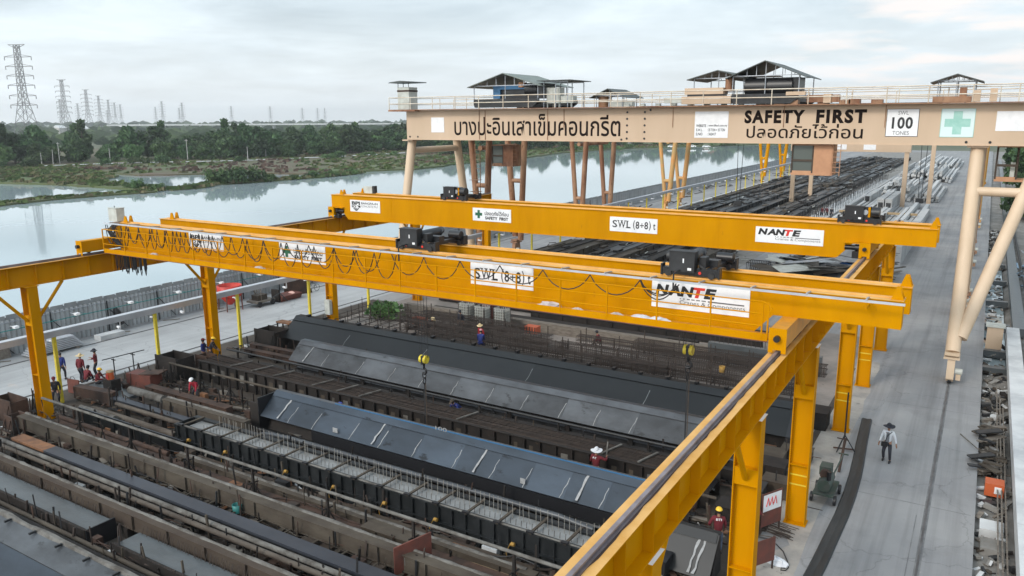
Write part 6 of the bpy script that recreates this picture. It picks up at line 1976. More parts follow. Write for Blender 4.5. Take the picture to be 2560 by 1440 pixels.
b = MB(); b.lathe([(.14, 0), (.18, .4), (.165, .4), (.13, .05)], (-12.1, 43.9, 1.0), OCHRE, 14); b.obj('body', t)
shb = make_shrub(29, 1.5, 1.9, 420, .26, (FOLI[1], FOLI[2])); shb.location = (-40.3, 47.5, 0); shb['label'] = 'green bush growing at the foot of a yellow column in the rebar yard'
b = MB(); b.box(-40, -8, 49.6, 50.1, .01, .75, WOOD); b.obj('kerb_beam', label='long grey concrete ledge at the back of the rebar yard', cat='ledge')
for i, (x0, x1, y, z) in enumerate(((-38, -18, 50.8, .5), (-36, -16, 51.6, .4), (-30, -12, 53, .6), (-40, -22, 54.4, .5), (-28, -9, 56, .5))):
    channel(('dark ledge beam behind the wire baskets', 'second dark beam behind the wire baskets', 'dark beam seen between the two cranes', 'long brown beam behind the back ledge, left', 'dark beam behind the back ledge, right')[i], x0, x1, y, y + .4, .1, z, RUSTD, False, 60 + i)
b = MB(); b.box(-14.5, -7.5, 49.0, 49.4, .0, 1.25, WETC)
for i in range(24):
    b.bar((-14.4 + .29 * i, 49.2, 1.2), (-14.4 + .29 * i, 49.2, 1.75), .03, .03, REBAR)
b.obj('starter_wall', label='low grey wall with upright bars at the right back of the rebar yard', cat='wall')

# ------------------------------------------------------------------ right end of the bay and the road side
def block(label, x0, x1, y0, y1, z0, z1, m):
    t = thing('steel_block', label, 'steel block', ((x0 + x1) / 2, (y0 + y1) / 2, z0), 'steel and concrete blocks at the right end of the moulds')
    b = MB(); b.box(x0, x1, y0, y1, z0, z1, m); b.obj('block', t)
    b = MB(); b.box(x0 - .04, x1 + .04, y0 - .04, y1 + .04, z1 + .001, z1 + .03, m); b.box(x0 + .1, x0 + .2, y0 - .07, y0 - .002, z0, z1, RUSTD); b.obj('cover_plate', t)
for i, a in enumerate(((-9.6, -8.8, 23.9, 24.6, .01, .95, GUN), (-8.7, -8.0, 23.3, 24.0, .01, .85, BLACK), (-7.6, -6.6, 34.4, 35.5, .01, .6, TAUPE), (-6.9, -5.6, 35.7, 36.4, .01, .55, TAUPE), (-7.2, -6.2, 32.9, 33.9, .01, .8, RUSTD),
                       (-6.8, -5.7, 31.6, 32.4, .01, .7, TAUPE), (-7.5, -6.5, 30.2, 31.2, .01, .8, GUN), (-7.8, -6.9, 28.4, 29.3, .01, .7, RUSTD), (-6.2, -5.5, 33.6, 34.6, .01, .45, MUD), (-6.6, -5.7, 40.2, 41.4, .01, .9, RUSTD))):
    block(('dark block under the runway near the lower edge', 'black block beside the dark one under the runway', 'taupe block behind the front column', 'low taupe block by the black panel', 'dark rusty block between the two banded columns',
           'mud grey block left of the banded column', 'dark grey block behind the red signboard', 'rusty block beside the worker in maroon', 'low mud block at the foot of the banded column', 'rusty block right of the black panel')[i], *a)
for i in range(4):
    b = MB()
    for k in range(7):
        b.bar((-9.8 + rr.uniform(-.2, .2), 22.6 + .1 * k + i * .3, .4 + .03 * k), (-7.6 + rr.uniform(-.3, .3), 21.6 + .1 * k + i * .3, .3), .03, .03, (PIN, REBAR)[k % 2])
    b.obj('rod_bundle', label=('bundle of rods at the lower edge under the runway, first', 'bundle of rods at the lower edge under the runway, second', 'bundle of rods at the lower edge, third', 'bundle of rods at the lower edge nearest the column')[i], cat='rods', group='rod bundles under the runway')
def signboard(x, y, rz, w, h, face, label, txt):
    t = thing('signboard', label, 'sign', (x, y, 0))
    b = MB(); b.box(x - w / 2, x + w / 2, y - .02, y, .35, .35 + h, face); b.obj('panel', t)
    b = MB()
    for s in (-w / 2 + .03, w / 2 - .03):
        b.bar((x + s, y + .03, .005), (x + s, y + .03, .35 + h), .05, .05, RUST)
    b.obj('frame', t)
    if txt:
        b = MB(); b.box(x - w / 2 + .06, x + w / 2 - .06, y - .026, y - .021, .35 + h * .45, .35 + h * .95, WHITE); b.obj('white_panel', t)
        b = MB()
        for k in range(3):
            b.tube([(x - w * .3 + .18 * k * w, y - .03, .35 + h * .6 + .02 * k), (x - w * .22 + .18 * k * w, y - .03, .35 + h * .85), (x - w * .14 + .18 * k * w, y - .03, .35 + h * .6)], .022, REDINK, 4)
        b.obj('red_strokes', t)
    t.rotation_euler = (0, 0, rz)
    return t
signboard(-5.75, 28.7, radians(62), 1.1, 1.35, REDOX, 'red and white signboard on edge between two yellow columns', True)
signboard(-5.35, 25.75, radians(58), 1.1, .9, REDOX, 'dark red board leaning at the foot of the front yellow column', False)
litter('sack', -5.05, 26.6, .01, .32, WCLOTH, 'white sack lying beside the dark red board', flat=.8)
litter('sack', -5.95, 26.9, .01, .22, WCLOTH, 'small white bundle behind the front column', flat=.8)
b = MB()
b.tube([(-5.35, 27.9, .03), (-5.0, 27.5, .03), (-4.72, 26.9, .03), (-4.6, 26.5, .03), (-4.65, 26.25, .03), (-4.8, 26.2, .03), (-4.82, 26.35, .03), (-4.68, 26.4, .03)], .018, BLACK, 6)
b.obj('hose', label='thin black hose curling over the pavement near the white sack', cat='hose')
b = MB()
rr = random.Random(14)
for i in range(22):
    y = 29.1 + rr.uniform(-.5, .5)
    b.bar((-6.3 + rr.uniform(-.2, .3), y, .03 + .01 * i), (-4.9 + rr.uniform(-.4, .1), y - .25 + rr.uniform(-.2, .2), .03 + .01 * i), .02, .02, REBAR)
b.obj('rod_bundle', label='loose rods heaped before the banded column on the pavement edge', cat='rods')
b = MB(); b.sheet([(-6.1, 27.2, .008), (-5.3, 27.4, .008), (-4.9, 28.1, .008), (-5.2, 28.8, .008), (-6.0, 28.6, .008)], JOINT); struct('oil_stain', b)
# compressor trolley
t = thing('compressor_trolley', 'dark green engine trolley with wheels beside the banded column', 'compressor', (-4.45, 32.9, 0))
GRN = mat('dark_green_machine', (.035, .06, .045), .6, col2=(.07, .075, .065), scale=4)
b = MB(); b.box(-4.85, -4.05, 32.0, 33.6, .38, .46, GRN); b.obj('chassis', t)
b = MB(); b.tube([(-4.45, 32.15, .75), (-4.45, 33.3, .75)], .26, GRN, 14); b.obj('tank', t)
b = MB(); b.box(-4.75, -4.3, 32.7, 33.3, 1.0, 1.35, GRN); b.tube([(-4.5, 32.5, 1.1), (-4.5, 32.9, 1.1)], .2, RUST, 12); b.tube([(-4.3, 32.3, 1.0), (-4.3, 32.3, 1.35)], .09, BLACK, 10); b.obj('engine', t)
for (x, y) in ((-4.9, 32.2), (-4.0, 32.2), (-4.9, 33.4), (-4.0, 33.4)):
    b = MB(); b.tube([(x - .05, y, .2), (x + .05, y, .2)], .2, BLACK, 12); b.obj('wheel', t)
b = MB(); b.bar((-4.4, 33.6, .42), (-4.1, 34.6, 1.3), .05, .05, GRN); b.bar((-4.3, 34.6, 1.3), (-3.9, 34.6, 1.3), .05, .05, GRN); b.obj('handle', t)
t = thing('screw_stand', 'thin black screw jack stand with a tripod foot before the second banded column', 'stand', (-4.55, 38.2, 0))
b = MB(); b.tube([(-4.55, 38.2, .12), (-4.55, 38.2, 2.9)], .035, BLACK, 8); b.obj('screw', t)
b = MB()
for a in (0, 2.1, 4.2):
    b.bar((-4.55, 38.2, .8), (-4.55 + .5 * cos(a), 38.2 + .5 * sin(a), .02), .04, .04, BLACK)
b.obj('leg', t)
b = MB(); b.bar((-5.0, 38.1, .1), (-4.1, 38.3, .1), .06, .06, RUST); b.obj('foot_bar', t)
t = thing('tool_post', 'short rusty post with a hook near the engine trolley', 'post', (-4.3, 36, 0))
b = MB(); b.tube([(-4.35, 35.6, .005), (-4.25, 36.0, 1.5)], .06, RUST, 8); b.obj('post', t)
b = MB(); b.bar((-4.6, 36.1, 1.4), (-4.1, 35.9, 1.45), .04, .04, RUST); b.obj('hook', t)
DUSTP = mat('beige_dust', (0.37, 0.34, 0.30), .85, col2=(.24, .225, .21), scale=.7, detail=8, spots=(2.2, .62, (.14, .125, .115)))
struct('dust_patch', MB().prism(rough([(-5.9, 20), (-4.5, 20), (-4.35, 27), (-4.3, 33), (-4.5, 39), (-4.6, 46), (-4.7, 54), (-5.9, 54)], 1.5, .12, 8), 'z', -.01, .0035, DUSTP))
# rubber strip curving along the road
b = MB()
pc = [(-3.55, 18.5), (-3.7, 22), (-3.82, 25.5), (-3.72, 27.5), (-3.66, 29.5), (-3.60, 31.5), (-3.60, 33.5), (-3.66, 35.5), (-3.76, 37.2), (-3.90, 39.2), (-4.02, 41.2), (-4.12, 43.0)]
rows = []
for i, (x, y) in enumerate(pc):
    f = .25 + .045 * (1 - i / 11)
    rows.append([(x - f, y, .014), (x - f + .05, y, .075), (x, y, .05), (x + f - .05, y, .085), (x + f, y, .014)])
vs = [p for r_ in rows for p in r_]
b.add(vs, [(i * 5 + j, i * 5 + j + 1, (i + 1) * 5 + j + 1, (i + 1) * 5 + j) for i in range(len(rows) - 1) for j in range(4)] + [tuple(len(vs) - 5 + j for j in range(5))], RUBBER)
b.obj('conveyor_belt_strip', label='long black rubber belt laid in a curve along the road edge', cat='rubber belt')

# ------------------------------------------------------------------ the ditch and rubble right of the road
rr = random.Random(21)
b = MB()
for i in range(1700):
    x = rr.uniform(1.05, 2.15); y = rr.uniform(22, 130)
    if 58 < y < 103 and rr.random() < .75:
        continue
    s = rr.choice((.05, .08, .14, .22)) * rr.uniform(.7, 1.5)
    a = rr.uniform(0, 3)
    z = -.42 + rr.uniform(-.05, .2)
    b.bar((x - cos(a) * s, y - sin(a) * s, z), (x + cos(a) * s, y + sin(a) * s, z + rr.uniform(-.1, .15)), s * rr.uniform(.4, 1.2), s * rr.uniform(.2, .8), rr.choice((MUD, WOOD, TAUPE, GUN, SLABW, RUSTD)))
b.obj('rubble', kind='stuff', center=False)
for i in range(26):
    y = 38.6 + rr.uniform(0, 6.2)
    x = rr.uniform(.95, 1.7)
    a = rr.gauss(.15, .35)
    L_ = rr.uniform(.5, 1.0)
    z = -.15 + rr.uniform(0, .5)
    b = MB(); b.bar((x - L_ * cos(a) * .6, y - L_ * sin(a), z), (x + L_ * cos(a) * .7, y + L_ * sin(a), z + rr.uniform(-.1, .1)), rr.uniform(.2, .45), .06, rr.choice((WOOD, WOOD, GUN, TAUPE)))
    b.obj('broken_board', label='grey broken board in the heap at the edge of the road', cat='board', group='broken boards heaped by the road')
b = MB(); b.bar((.15, 43.2, .03), (.95, 41.2, .12), .04, .03, WOOD); b.obj('loose_stick', label='thin stick poking from the board heap onto the road', cat='stick')
t = thing('orange_crate', 'orange plastic crate half buried in the rubble by the road', 'crate', (1.6, 37.3, -.3))
b = MB(); b.box(1.25, 1.95, 36.9, 37.6, -.25, .3, ORANGE); b.obj('body', t)
b = MB(); b.box(1.6, 1.85, 36.88, 36.899, -.1, .2, WHITE); b.obj('label_plate', t)
for i, (x, y, l) in enumerate(((1.5, 33.6, 'pale concrete block in the ditch at lower right'), (1.55, 32.2, 'mossy square slab in the ditch at lower right'), (1.7, 29.4, 'tan sack like block near the lower right corner'))):
    t = thing('concrete_block', l, 'block', (x, y, -.4), 'blocks in the ditch')
    b = MB(); b.box(x - .38, x + .42, y - .45, y + .45, -.5, -.02 - .1 * i, (SLABW, MUD, TAUPE)[i]); b.obj('block', t)
b = MB()
for k, x in enumerate((1.72, 1.86, 2.0)):
    b.bar((x, 24 + k, .05), (x - .02, 52 - 2 * k, .15), .05, .05, WOOD)
b.obj('loose_rails', label='thin grey rails running along the ditch beside the white beam', cat='rails')
t = thing('white_beam', 'long white concrete beam lying along the right edge', 'beam', (2.6, 45, 0))
b = MB()
ys = fr(16, 64, 8)
for a, c in zip(ys, ys[1:]):
    b.box(2.22, 2.98, a + .015, c - .015, .25, 1.0, SLABW)
b.obj('concrete_beam', t)
b = MB(); b.box(2.3, 2.9, 16, 64.8, -.6, .249, GUN); b.obj('support', t)
b = MB(); b.box(2.7, 3.5, 66, 330, -.1, .5, WETC); b.obj('kerb_wall', label='grey concrete kerb continuing beyond the white beam', cat='wall')
b = MB(); b.tube([(3.9, 10, .15), (4.0, 60, .25), (3.6, 200, .4)], .10, GUN, 8); b.obj('ground_pipe', label='dark pipe on the mud at the right edge', cat='pipe')
t = thing('drain_cabinet', 'cream metal cabinet with a pale top standing by the ditch', 'cabinet', (1.6, 61.8, 0))
b = MB(); b.box(1.05, 2.0, 61.5, 62.2, -.45, 1.45, CREAM); b.obj('body', t)
b = MB(); b.box(.95, 2.1, 61.4, 62.3, 1.45, 1.6, CABG); b.obj('top', t)
for i, y in enumerate((56.5, 60.8, 69, 78, 88, 98)):
    b = MB(); b.box(.96, 2.6, y, y + .55, -.5, -.05, WETC); b.box(.96, 2.6, y + .551, y + .9, -.5, -.3, GUN)
    b.obj('ditch_beam', label=('concrete cross beam over the ditch by the gantry foot', 'concrete cross beam before the cream cabinet', 'first cross beam beyond the cream cabinet', 'second cross beam beyond the cabinet', 'third cross beam beyond the cabinet', 'farthest cross beam over the ditch')[i], cat='beam', group='cross beams over the ditch')
b = MB(); b.box(2.35, 2.6, 50, 66, -.6, .6, WOOD); b.obj('ditch_wall', label='rough grey wall along the ditch behind the white beam', cat='wall')
BLT = mat('blue_grey_lattice', (.20, .28, .36), .5, .2)
def lattice(x, y, h, w, label):
    t = thing('lattice_mast', label, 'mast', (x, y, 0), 'blue grey lattice masts')
    b = MB()
    for sx in (-w, w):
        for sy in (-w, w):
            b.bar((x + sx, y + sy, 0), (x + sx, y + sy, h), .16, .16, BLT)
    b.obj('uprights', t)
    b = MB()
    z = 0.0
    while z < h - 1:
        for (p, q) in (((-w, -w), (w, -w)), ((w, -w), (w, w)), ((w, w), (-w, w)), ((-w, w), (-w, -w))):
            b.bar((x + p[0], y + p[1], z), (x + q[0], y + q[1], z + 1.6), .1, .1, BLT); b.bar((x + p[0], y + p[1], z + 1.6), (x + q[0], y + q[1], z + 1.6), .1, .1, BLT)
        z += 1.6
    b.obj('bracing', t)
lattice(6.4, 108, 12.5, 1.2, 'blue grey lattice mast at the right edge behind the cream leg, nearer one')
lattice(8.2, 150, 13, 1.2, 'blue grey lattice mast at the right edge, farther one')
for i in range(5):
    x, y = 4.2 + .5 * i, 88 + 7 * i
    t = thing('machine_heap', ('blue grey machine parts at the right edge, nearest heap', 'blue grey machine parts, second heap', 'blue grey machine parts, third heap', 'blue grey machine parts, fourth heap', 'blue grey machine parts, farthest heap')[i], 'machinery', (x, y, 0), 'machine parts stored at the right edge')
    b = MB()
    for k in range(16):
        p = Vector((x + rr.uniform(-.8, .8), y + rr.uniform(-3, 3), rr.uniform(0, 1.8)))
        b.bar(p, p + Vector((rr.uniform(-.8, .8), rr.uniform(-1.5, 1.5), rr.uniform(-.5, .8))), rr.uniform(.06, .3), rr.uniform(.06, .2), rr.choice((BLT, GUN, BLT, STEEL)))
    b.obj('parts', t)

# ------------------------------------------------------------------ storage rows beyond the far crane, running away from the camera
rr = random.Random(101)
def row_form(x, wd, y0, y1, h, m, label):
    t = thing('casting_bed', label, 'mould', (x, (y0 + y1) / 2, 0), 'dark casting beds running away down the yard')
    b = MB(); b.box(x - wd / 2, x + wd / 2, y0, y1, .05, h - .06, m)
    for q_ in range(3):
        ya_ = y0 + (y1 - y0) * (q_ + rr.uniform(0, .6)) / 3
        b.box(x - wd * .3, x + wd * .25, ya_, ya_ + rr.uniform(1, 4), h - .055, h + rr.uniform(.02, .2), rr.choice((RUSTD, GUN, TAUPE, m)))
    b.obj('bed_body', t)
    b = MB(); b.box(x - wd / 2 - .07, x - wd / 2 + .06, y0, y1, h - .058, h, m); b.box(x + wd / 2 - .06, x + wd / 2 + .07, y0, y1, h - .058, h, m); b.obj('edge_rails', t)
    b = MB()
    y = y0 + .5
    while y < y1:
        b.box(x + wd / 2 + .002, x + wd / 2 + .1, y, y + .08, .02, h - .1, m); y += 2.2
    b.obj('side_ribs', t)
xs_ = [-42.8, -41.2, -39.7, -38.0, -36.4, -34.6, -33.2, -31.6, -30.1, -28.4, -26.9, -25.3]
LB = ('dark rusty', 'black', 'dark slate', 'charcoal', 'brownish grey')
for i, x in enumerate(xs_):
    y = 61 + rr.uniform(0, 6) + (8 if i > 7 else 0)
    k = 0
    while y < 320:
        ln = rr.uniform(18, 42)
        c = rr.randrange(5)
        m_ = (RUSTD, BLACK, FORMD, GUN, TAUPE)[c]
        if i == 5 and 150 < y + ln / 2 < 200:
            m_ = FORMG
        row_form(x + rr.uniform(-.15, .15), rr.uniform(.95, 1.4), y, min(y + ln, 325), rr.uniform(.45, 1.25), m_, '%s casting bed in the long rows beyond the far crane' % ('pale grey' if m_ is FORMG else LB[c]))
        y += ln + rr.uniform(.8, 4)
        k += 1
b = MB()
for i in range(1500):
    x = rr.uniform(-44, -22); y = 60 + 200 * rr.random() ** 1.5
    L2 = rr.uniform(.3, 1.3)
    a = rr.gauss(pi / 2, .15) if rr.random() < .7 else rr.uniform(0, 3)
    z = rr.uniform(.05, 1.2)
    b.bar((x - cos(a) * L2 / 2, y - sin(a) * L2 / 2, z), (x + cos(a) * L2 / 2, y + sin(a) * L2 / 2, z + rr.uniform(-.1, .2)), rr.choice((.06, .1, .2)), .06, rr.choice((RUSTD, RUST, GUN, TAUPE, REBAR, CABG)))
b.obj('scrap_litter', kind='stuff', center=False)
# pale bed with upright rods
b = MB(); b.box(-23.2, -20.6, 118, 215, .01, .4, SLABW); b.obj('pale_bed', label='low pale concrete bed planted with rows of upright rods', cat='slab')
t = thing('rod_rows', 'rows of dark upright rods standing on the low pale bed', 'rods', (-22, 160, .4))
for i in range(3):
    b = MB()
    y = 119.0
    while y < 214:
        b.bar((-23 + i * 1.1, y, .401), (-23 + i * 1.1 + rr.uniform(-.1, .1), y, 2.0), .07, .07, GUN); y += 1.7
    b.obj('rod_row', t)
# concrete piles: each one an object
pile_mesh = None
def pile(x, y0, ln, z, w_, label, rz=0.0):
    global pile_mesh
    if pile_mesh is None:
        b = MB(); b.box(-.5, .5, 0, 1, 0, 1, PILEC)
        o = b.obj('concrete_pile', center=False)
        pile_mesh = o
    else:
        o = pile_mesh.copy(); COL.objects.link(o)
    o.location = (x, y0, z); o.scale = (w_, ln, w_); o.rotation_euler = (0, 0, rz)
    tag(o, label, 'pile', 'concrete piles stacked down the yard')
    return o
lab = 'pale concrete pile lying in the stacks left of the road'
for i in range(17):
    x = -19.4 + i * .735
    y = 122 + rr.uniform(0, 8) - (9 if i > 8 else 0)
    w_ = rr.uniform(.42, .6)
    pile(x, y, rr.uniform(26, 40), .12, w_, lab)
    if rr.random() < .7:
        pile(x + rr.uniform(-.1, .1), y + rr.uniform(3, 9), rr.uniform(20, 30), .12 + w_ + .1, w_ * rr.uniform(.8, 1), lab)
    y2 = y + 46
    for lvl in range(rr.choice((1, 2, 2, 3))):
        pile(x + rr.uniform(-.15, .15), y2 + rr.uniform(0, 6), rr.uniform(24, 40), .12 + lvl * .62, rr.uniform(.42, .58), lab)
    y3 = y2 + 52
    for lvl in range(rr.choice((2, 2, 3, 4))):
        pile(x + rr.uniform(-.15, .15), y3 + rr.uniform(0, 8), rr.uniform(28, 44), .12 + lvl * .62, rr.uniform(.42, .58), lab)
    for lvl in range(rr.choice((1, 2, 3))):
        pile(x + rr.uniform(-.2, .2), y3 + 56 + rr.uniform(0, 8), rr.uniform(28, 60), .12 + lvl * .62, rr.uniform(.42, .58), lab)
for k, (x, y, z) in enumerate(((-16.6, 176, 1.9), (-15.9, 178, 1.9), (-15.2, 177, 1.9), (-16.2, 178, 2.5), (-15.5, 177, 2.5), (-13.2, 164, 1.9), (-12.5, 165, 1.9), (-12.8, 165, 2.5))):
    pile(x, y, 9, z, .58, 'white pile in the tall heap of short piles beside the lifting rope')
for k, (x, y) in enumerate(((-14.4, 140), (-13.2, 139.5), (-17.6, 150))):
    t = thing('box_pile', ('big pale box pile standing above the long piles, left of two', 'big pale box pile standing above the long piles, right of two', 'flat topped pale box pile at the left edge of the stacks')[k], 'pile', (x, y, 0), 'large box piles')
    b = MB(); b.box(x - .5, x + .5, y, y + 16, .8, 2.6 - .5 * (k == 2), PILEC); b.obj('body', t)
    b = MB(); b.box(x - .35, x + .35, y - .03, y - .002, .95, 2.0, GUN); b.obj('end_recess', t)
b = MB(); b.box(-19.5, -8.5, 132.8, 133.4, .9, 1.2, WOODP); b.obj('timber_packer', label='timber packer across the long piles', cat='timber')
for i, x in enumerate((-8.75, -7.45)):
    t = thing('box_girder', ('tall white concrete beam end facing the camera, left of two by the road', 'tall white concrete beam end facing the camera, right of two by the road')[i], 'beam', (x, 95, 0), 'white box beams by the road')
    b = MB(); b.prism([(x - .42, .0), (x + .42, .0), (x + .46, 2.1), (x - .46, 2.1)], 'y', 92, 116, PILEC); b.obj('body', t)
    b = MB(); b.box(x - .3, x + .3, 91.97, 91.998, 1.3, 1.34, GUN); b.box(x - .3, x + .1, 91.97, 91.998, 1.1, 1.14, GUN); b.obj('end_marks', t)
# scrap heap between the cranes
for i in range(46):
    x = rr.uniform(-18.5, -10.5); y = rr.uniform(79, 89)
    a = rr.uniform(0, 3.1)
    s = rr.uniform(.8, 2.2)
    zc_ = rr.uniform(.1, 1.3) * (1 - abs(x + 14.5) / 6)
    u = Vector((cos(a) * s, sin(a) * s, rr.uniform(-.25, .25) * s)); v_ = Vector((-sin(a) * s * rr.uniform(.3, .8), cos(a) * s * rr.uniform(.3, .8), rr.uniform(-.2, .25)))
    c = Vector((x, y, max(.4, zc_ + .35)))
    n_ = u.cross(v_).normalized() * .02
    b = MB()
    P_ = [c - u - v_, c + u - v_ * .8, c + u * .9 + v_, c - u * .8 + v_]
    b.add([p + n_ for p in P_] + [p - n_ for p in P_], [(0, 1, 2, 3), (7, 6, 5, 4), (0, 4, 5, 1), (1, 5, 6, 2), (2, 6, 7, 3), (3, 7, 4, 0)], rr.choice((GUN, SLABW, STEEL, WOOD, TAUPE, MUD, CABG)))
    b.obj('scrap_sheet', label='bent sheet in the scrap heap seen between the two yellow cranes', cat='scrap', group='sheets in the scrap heap')
for i in range(16):
    x = -8.3 + rr.uniform(-.6, 1.2); y = 80 + rr.uniform(0, 6); z = .1 + .09 * i
    b = MB(); b.bar((x - 1.0, y - 1.8, z), (x + 1.0, y + 1.8, z + .05), .3, .07, (WOOD, TAUPE, GUN)[i % 3])
    b.obj('timber_plank', label='grey plank in the heap below the two white beam ends', cat='plank', group='planks by the road')
t = thing('cage_basket', 'dark slatted cage basket left of the scrap heap', 'basket', (-19.2, 81, 0))
b = MB()
for k in range(12):
    b.bar((-20.2 + .18 * k, 80.3, .02), (-20.2 + .18 * k, 80.3, 1.1), .05, .05, BLACK); b.bar((-20.2 + .18 * k, 82, .02), (-20.2 + .18 * k, 82, 1.1), .05, .05, BLACK)
for z in (.05, 1.08):
    b.bar((-20.2, 80.3, z), (-18.2, 80.3, z), .07, .07, BLACK); b.bar((-20.2, 82, z), (-18.2, 82, z), .07, .07, BLACK); b.bar((-20.2, 80.3, z), (-20.2, 82, z), .07, .07, BLACK); b.bar((-18.2, 80.3, z), (-18.2, 82, z), .07, .07, BLACK)
b.obj('slats', t)
litter('tarpaulin', -11.8, 88.2, .4, .5, mat('blue_tarpaulin', (.03, .12, .35), .6), 'blue tarpaulin scrap on the heap between the cranes')
# lifting ropes hanging from the big gantry
for i, (x, y, l) in enumerate(((-9.5, 150, 'dark hanging lifting ropes over the pale piles'), (-35.2, 132, 'thin dark lifting ropes left of the far yellow legs'))):
    b = MB()
    for k in (-.5, .5):
        b.tube([(x + k * .4, y, 1.5), (x + k, y, 13)], .05, BLACK, 5)
    b.box(x - .6, x + .6, y - .4, y + .4, 1.2, 2.0, GUN)
    b.obj('lifting_rope', label=l, cat='rope')
# sparse machinery on the strip between the fence and the beds
for i in range(14):
    y = 104 + 13 * i + rr.uniform(-3, 3)
    x = -50 + rr.uniform(-3, 2.5)
    b = MB()
    for k in range(8):
        p = Vector((x + rr.uniform(-1, 1), y + rr.uniform(-4, 4), rr.uniform(.1, .6)))
        b.bar(p, p + Vector((rr.uniform(-1.5, 1.5), rr.uniform(-3, 3), rr.uniform(-.1, .3))), .15, .12, rr.choice((RUSTD, WOOD, GUN, TAUPE)))
    b.obj('timber_heap', label='low heap of dark timbers on the pavement beside the lakeside fence', cat='timber heap', group='timber heaps beside the fence')

# ------------------------------------------------------------------ things on the pavement by the fence
t = thing('sheet_stack', 'stack of folded corrugated sheets leaning on the fence by the first column', 'sheet stack', (-53.9, 28.5, 0))
for k in range(7):
    b = MB(); b.box(-54.6 + .05 * k, -53.5 + .03 * k, 26.9 + .1 * k, 30.6 - .12 * k, .12 + .13 * k, .2 + .13 * k, SILVER); b.obj('sheet', t)
b = MB()
for y in (27.2, 28.6, 30):
    b.box(-54.5, -53.3, y, y + .15, .005, .118, WOOD)
b.obj('bearers', t)
b = MB(); b.add([(-55.2, 25.2, .01), (-55.2, 26.5, .01), (-55.4, 26.5, 1.4), (-55.4, 25.2, 1.4), (-55.1, 25.2, .01), (-55.1, 26.5, .01), (-55.3, 26.5, 1.4), (-55.3, 25.2, 1.4)], [(3, 2, 1, 0), (4, 5, 6, 7), (3, 7, 6, 2)], WOOD)
b.obj('leaning_sheet', label='grey weathered sheet leaning on the fence at the far left', cat='sheet')
t = thing('jacket', 'black clothes bundle hanging on the lakeside fence', 'clothes', (-55.3, 34.7, .5))
b = MB(); b.tube([(-55.2, 34.6, .45), (-55.25, 34.5, .9), (-55.3, 34.4, 1.4), (-55.3, 34.3, 1.75)], [.22, .32, .27, .12], BLACK, 10); b.obj('cloth', t)
b = MB(); b.box(-54.4, -53.6, 31.9, 33.8, .005, .35, SLABW); b.obj('concrete_slab', label='short pale concrete slab by the fence under the black bundle', cat='slab')
t = thing('concrete_hopper', 'red conical concrete hopper standing by the fence', 'hopper', (-53.2, 43, 0))
b = MB(); b.lathe([(.2, .45), (.25, .55), (1.0, 1.3), (1.0, 2.1), (.94, 2.1), (.92, 1.35), (.2, .7)], (-53.3, 43.2, 0), RED, 20); b.obj('cone', t)
for a in (.5, 2.1, 3.7, 5.3):
    b = MB(); b.bar((-53.3 + 1.0 * cos(a), 43.2 + 1.0 * sin(a), 0), (-53.3 + .95 * cos(a), 43.2 + .95 * sin(a), 1.5), .07, .07, REDOX); b.obj('leg', t)
t = thing('pump_trolley', 'grey wheeled mixer pump beside the red hopper', 'machine', (-52.3, 45.6, 0))
b = MB(); b.box(-53.0, -51.7, 44.6, 46.6, .35, .5, WOOD); b.box(-52.8, -52.0, 45, 46, .5, .95, TAUPE); b.obj('chassis', t)
for y in (44.9, 46.3):
    b = MB(); b.tube([(-51.75, y, .25), (-51.65, y, .25)], .25, BLACK, 12); b.obj('wheel', t)
b = MB()
for k in range(4):
    b.bar((-52.7 + .25 * k, 45.3, .5), (-52.7 + .25 * k, 45.3, 1.5), .05, .05, WOOD)
b.tube([(-51.8, 46.2, .5), (-51.4, 46.9, .9), (-51.1, 47.4, .15)], .05, GUN, 6); b.obj('handles', t)
t = thing('rusty_bowl', 'big brown curved steel shell with a red skip beside it', 'steel shell', (-52.4, 49.8, 0))
b = MB(); vs = []
for i in range(9):
    a = -1.2 + 2.4 * i / 8
    vs += [(-52.6 + 1.1 * sin(a) * .5, 50.2 + 1.3 * sin(a), .02), (-52.8 + 1.0 * sin(a) * .4, 50.0 + 1.0 * sin(a), 2.1 * cos(a * .55))]
b.add(vs, [(2 * i, 2 * i + 2, 2 * i + 3, 2 * i + 1) for i in range(8)], RUST); b.add([(v[0] - .05, v[1], v[2]) for v in vs], [(2 * i + 1, 2 * i + 3, 2 * i + 2, 2 * i) for i in range(8)], BLACK); b.obj('shell', t)
b = MB(); b.prism([(-52.6, .02), (-51.6, .02), (-51.4, .5), (-52.8, .5)], 'y', 47.2, 49.5, REDOX); b.box(-52.6, -51.7, 47.0, 47.19, .02, 1.1, RUSTD); b.obj('skip', t)
litter('cement_bag', -51.9, 48.7, .52, .3, mat('pink_cement_bag', (.6, .38, .33), .8), 'pink cement bag on the red skip')
t = thing('bicycle', 'dark bicycle leaning behind the curved steel shell', 'bicycle', (-52.4, 51.6, 0))
for y in (51.2, 52.2):
    b = MB(); b.tube([(-52.3, y + .32 * cos(a), .33 + .32 * sin(a)) for a in [k * pi / 8 for k in range(17)]], .022, BLACK, 5); b.obj('wheel', t)
b = MB(); b.tube([(-52.3, 51.2, .33), (-52.3, 51.45, .8), (-52.3, 52.0, .75), (-52.3, 52.2, .33)], .02, GUN, 5); b.tube([(-52.3, 51.45, .8), (-52.3, 51.7, .33), (-52.3, 52.0, .75)], .02, GUN, 5); b.obj('bike_frame', t)
b = MB(); b.bar((-52.3, 51.4, .9), (-52.3, 51.65, .9), .12, .05, BLACK); b.obj('saddle', t)
b = MB(); b.bar((-52.5, 52.0, .98), (-52.1, 52.0, .98), .03, .03, GUN); b.obj('handlebar', t)
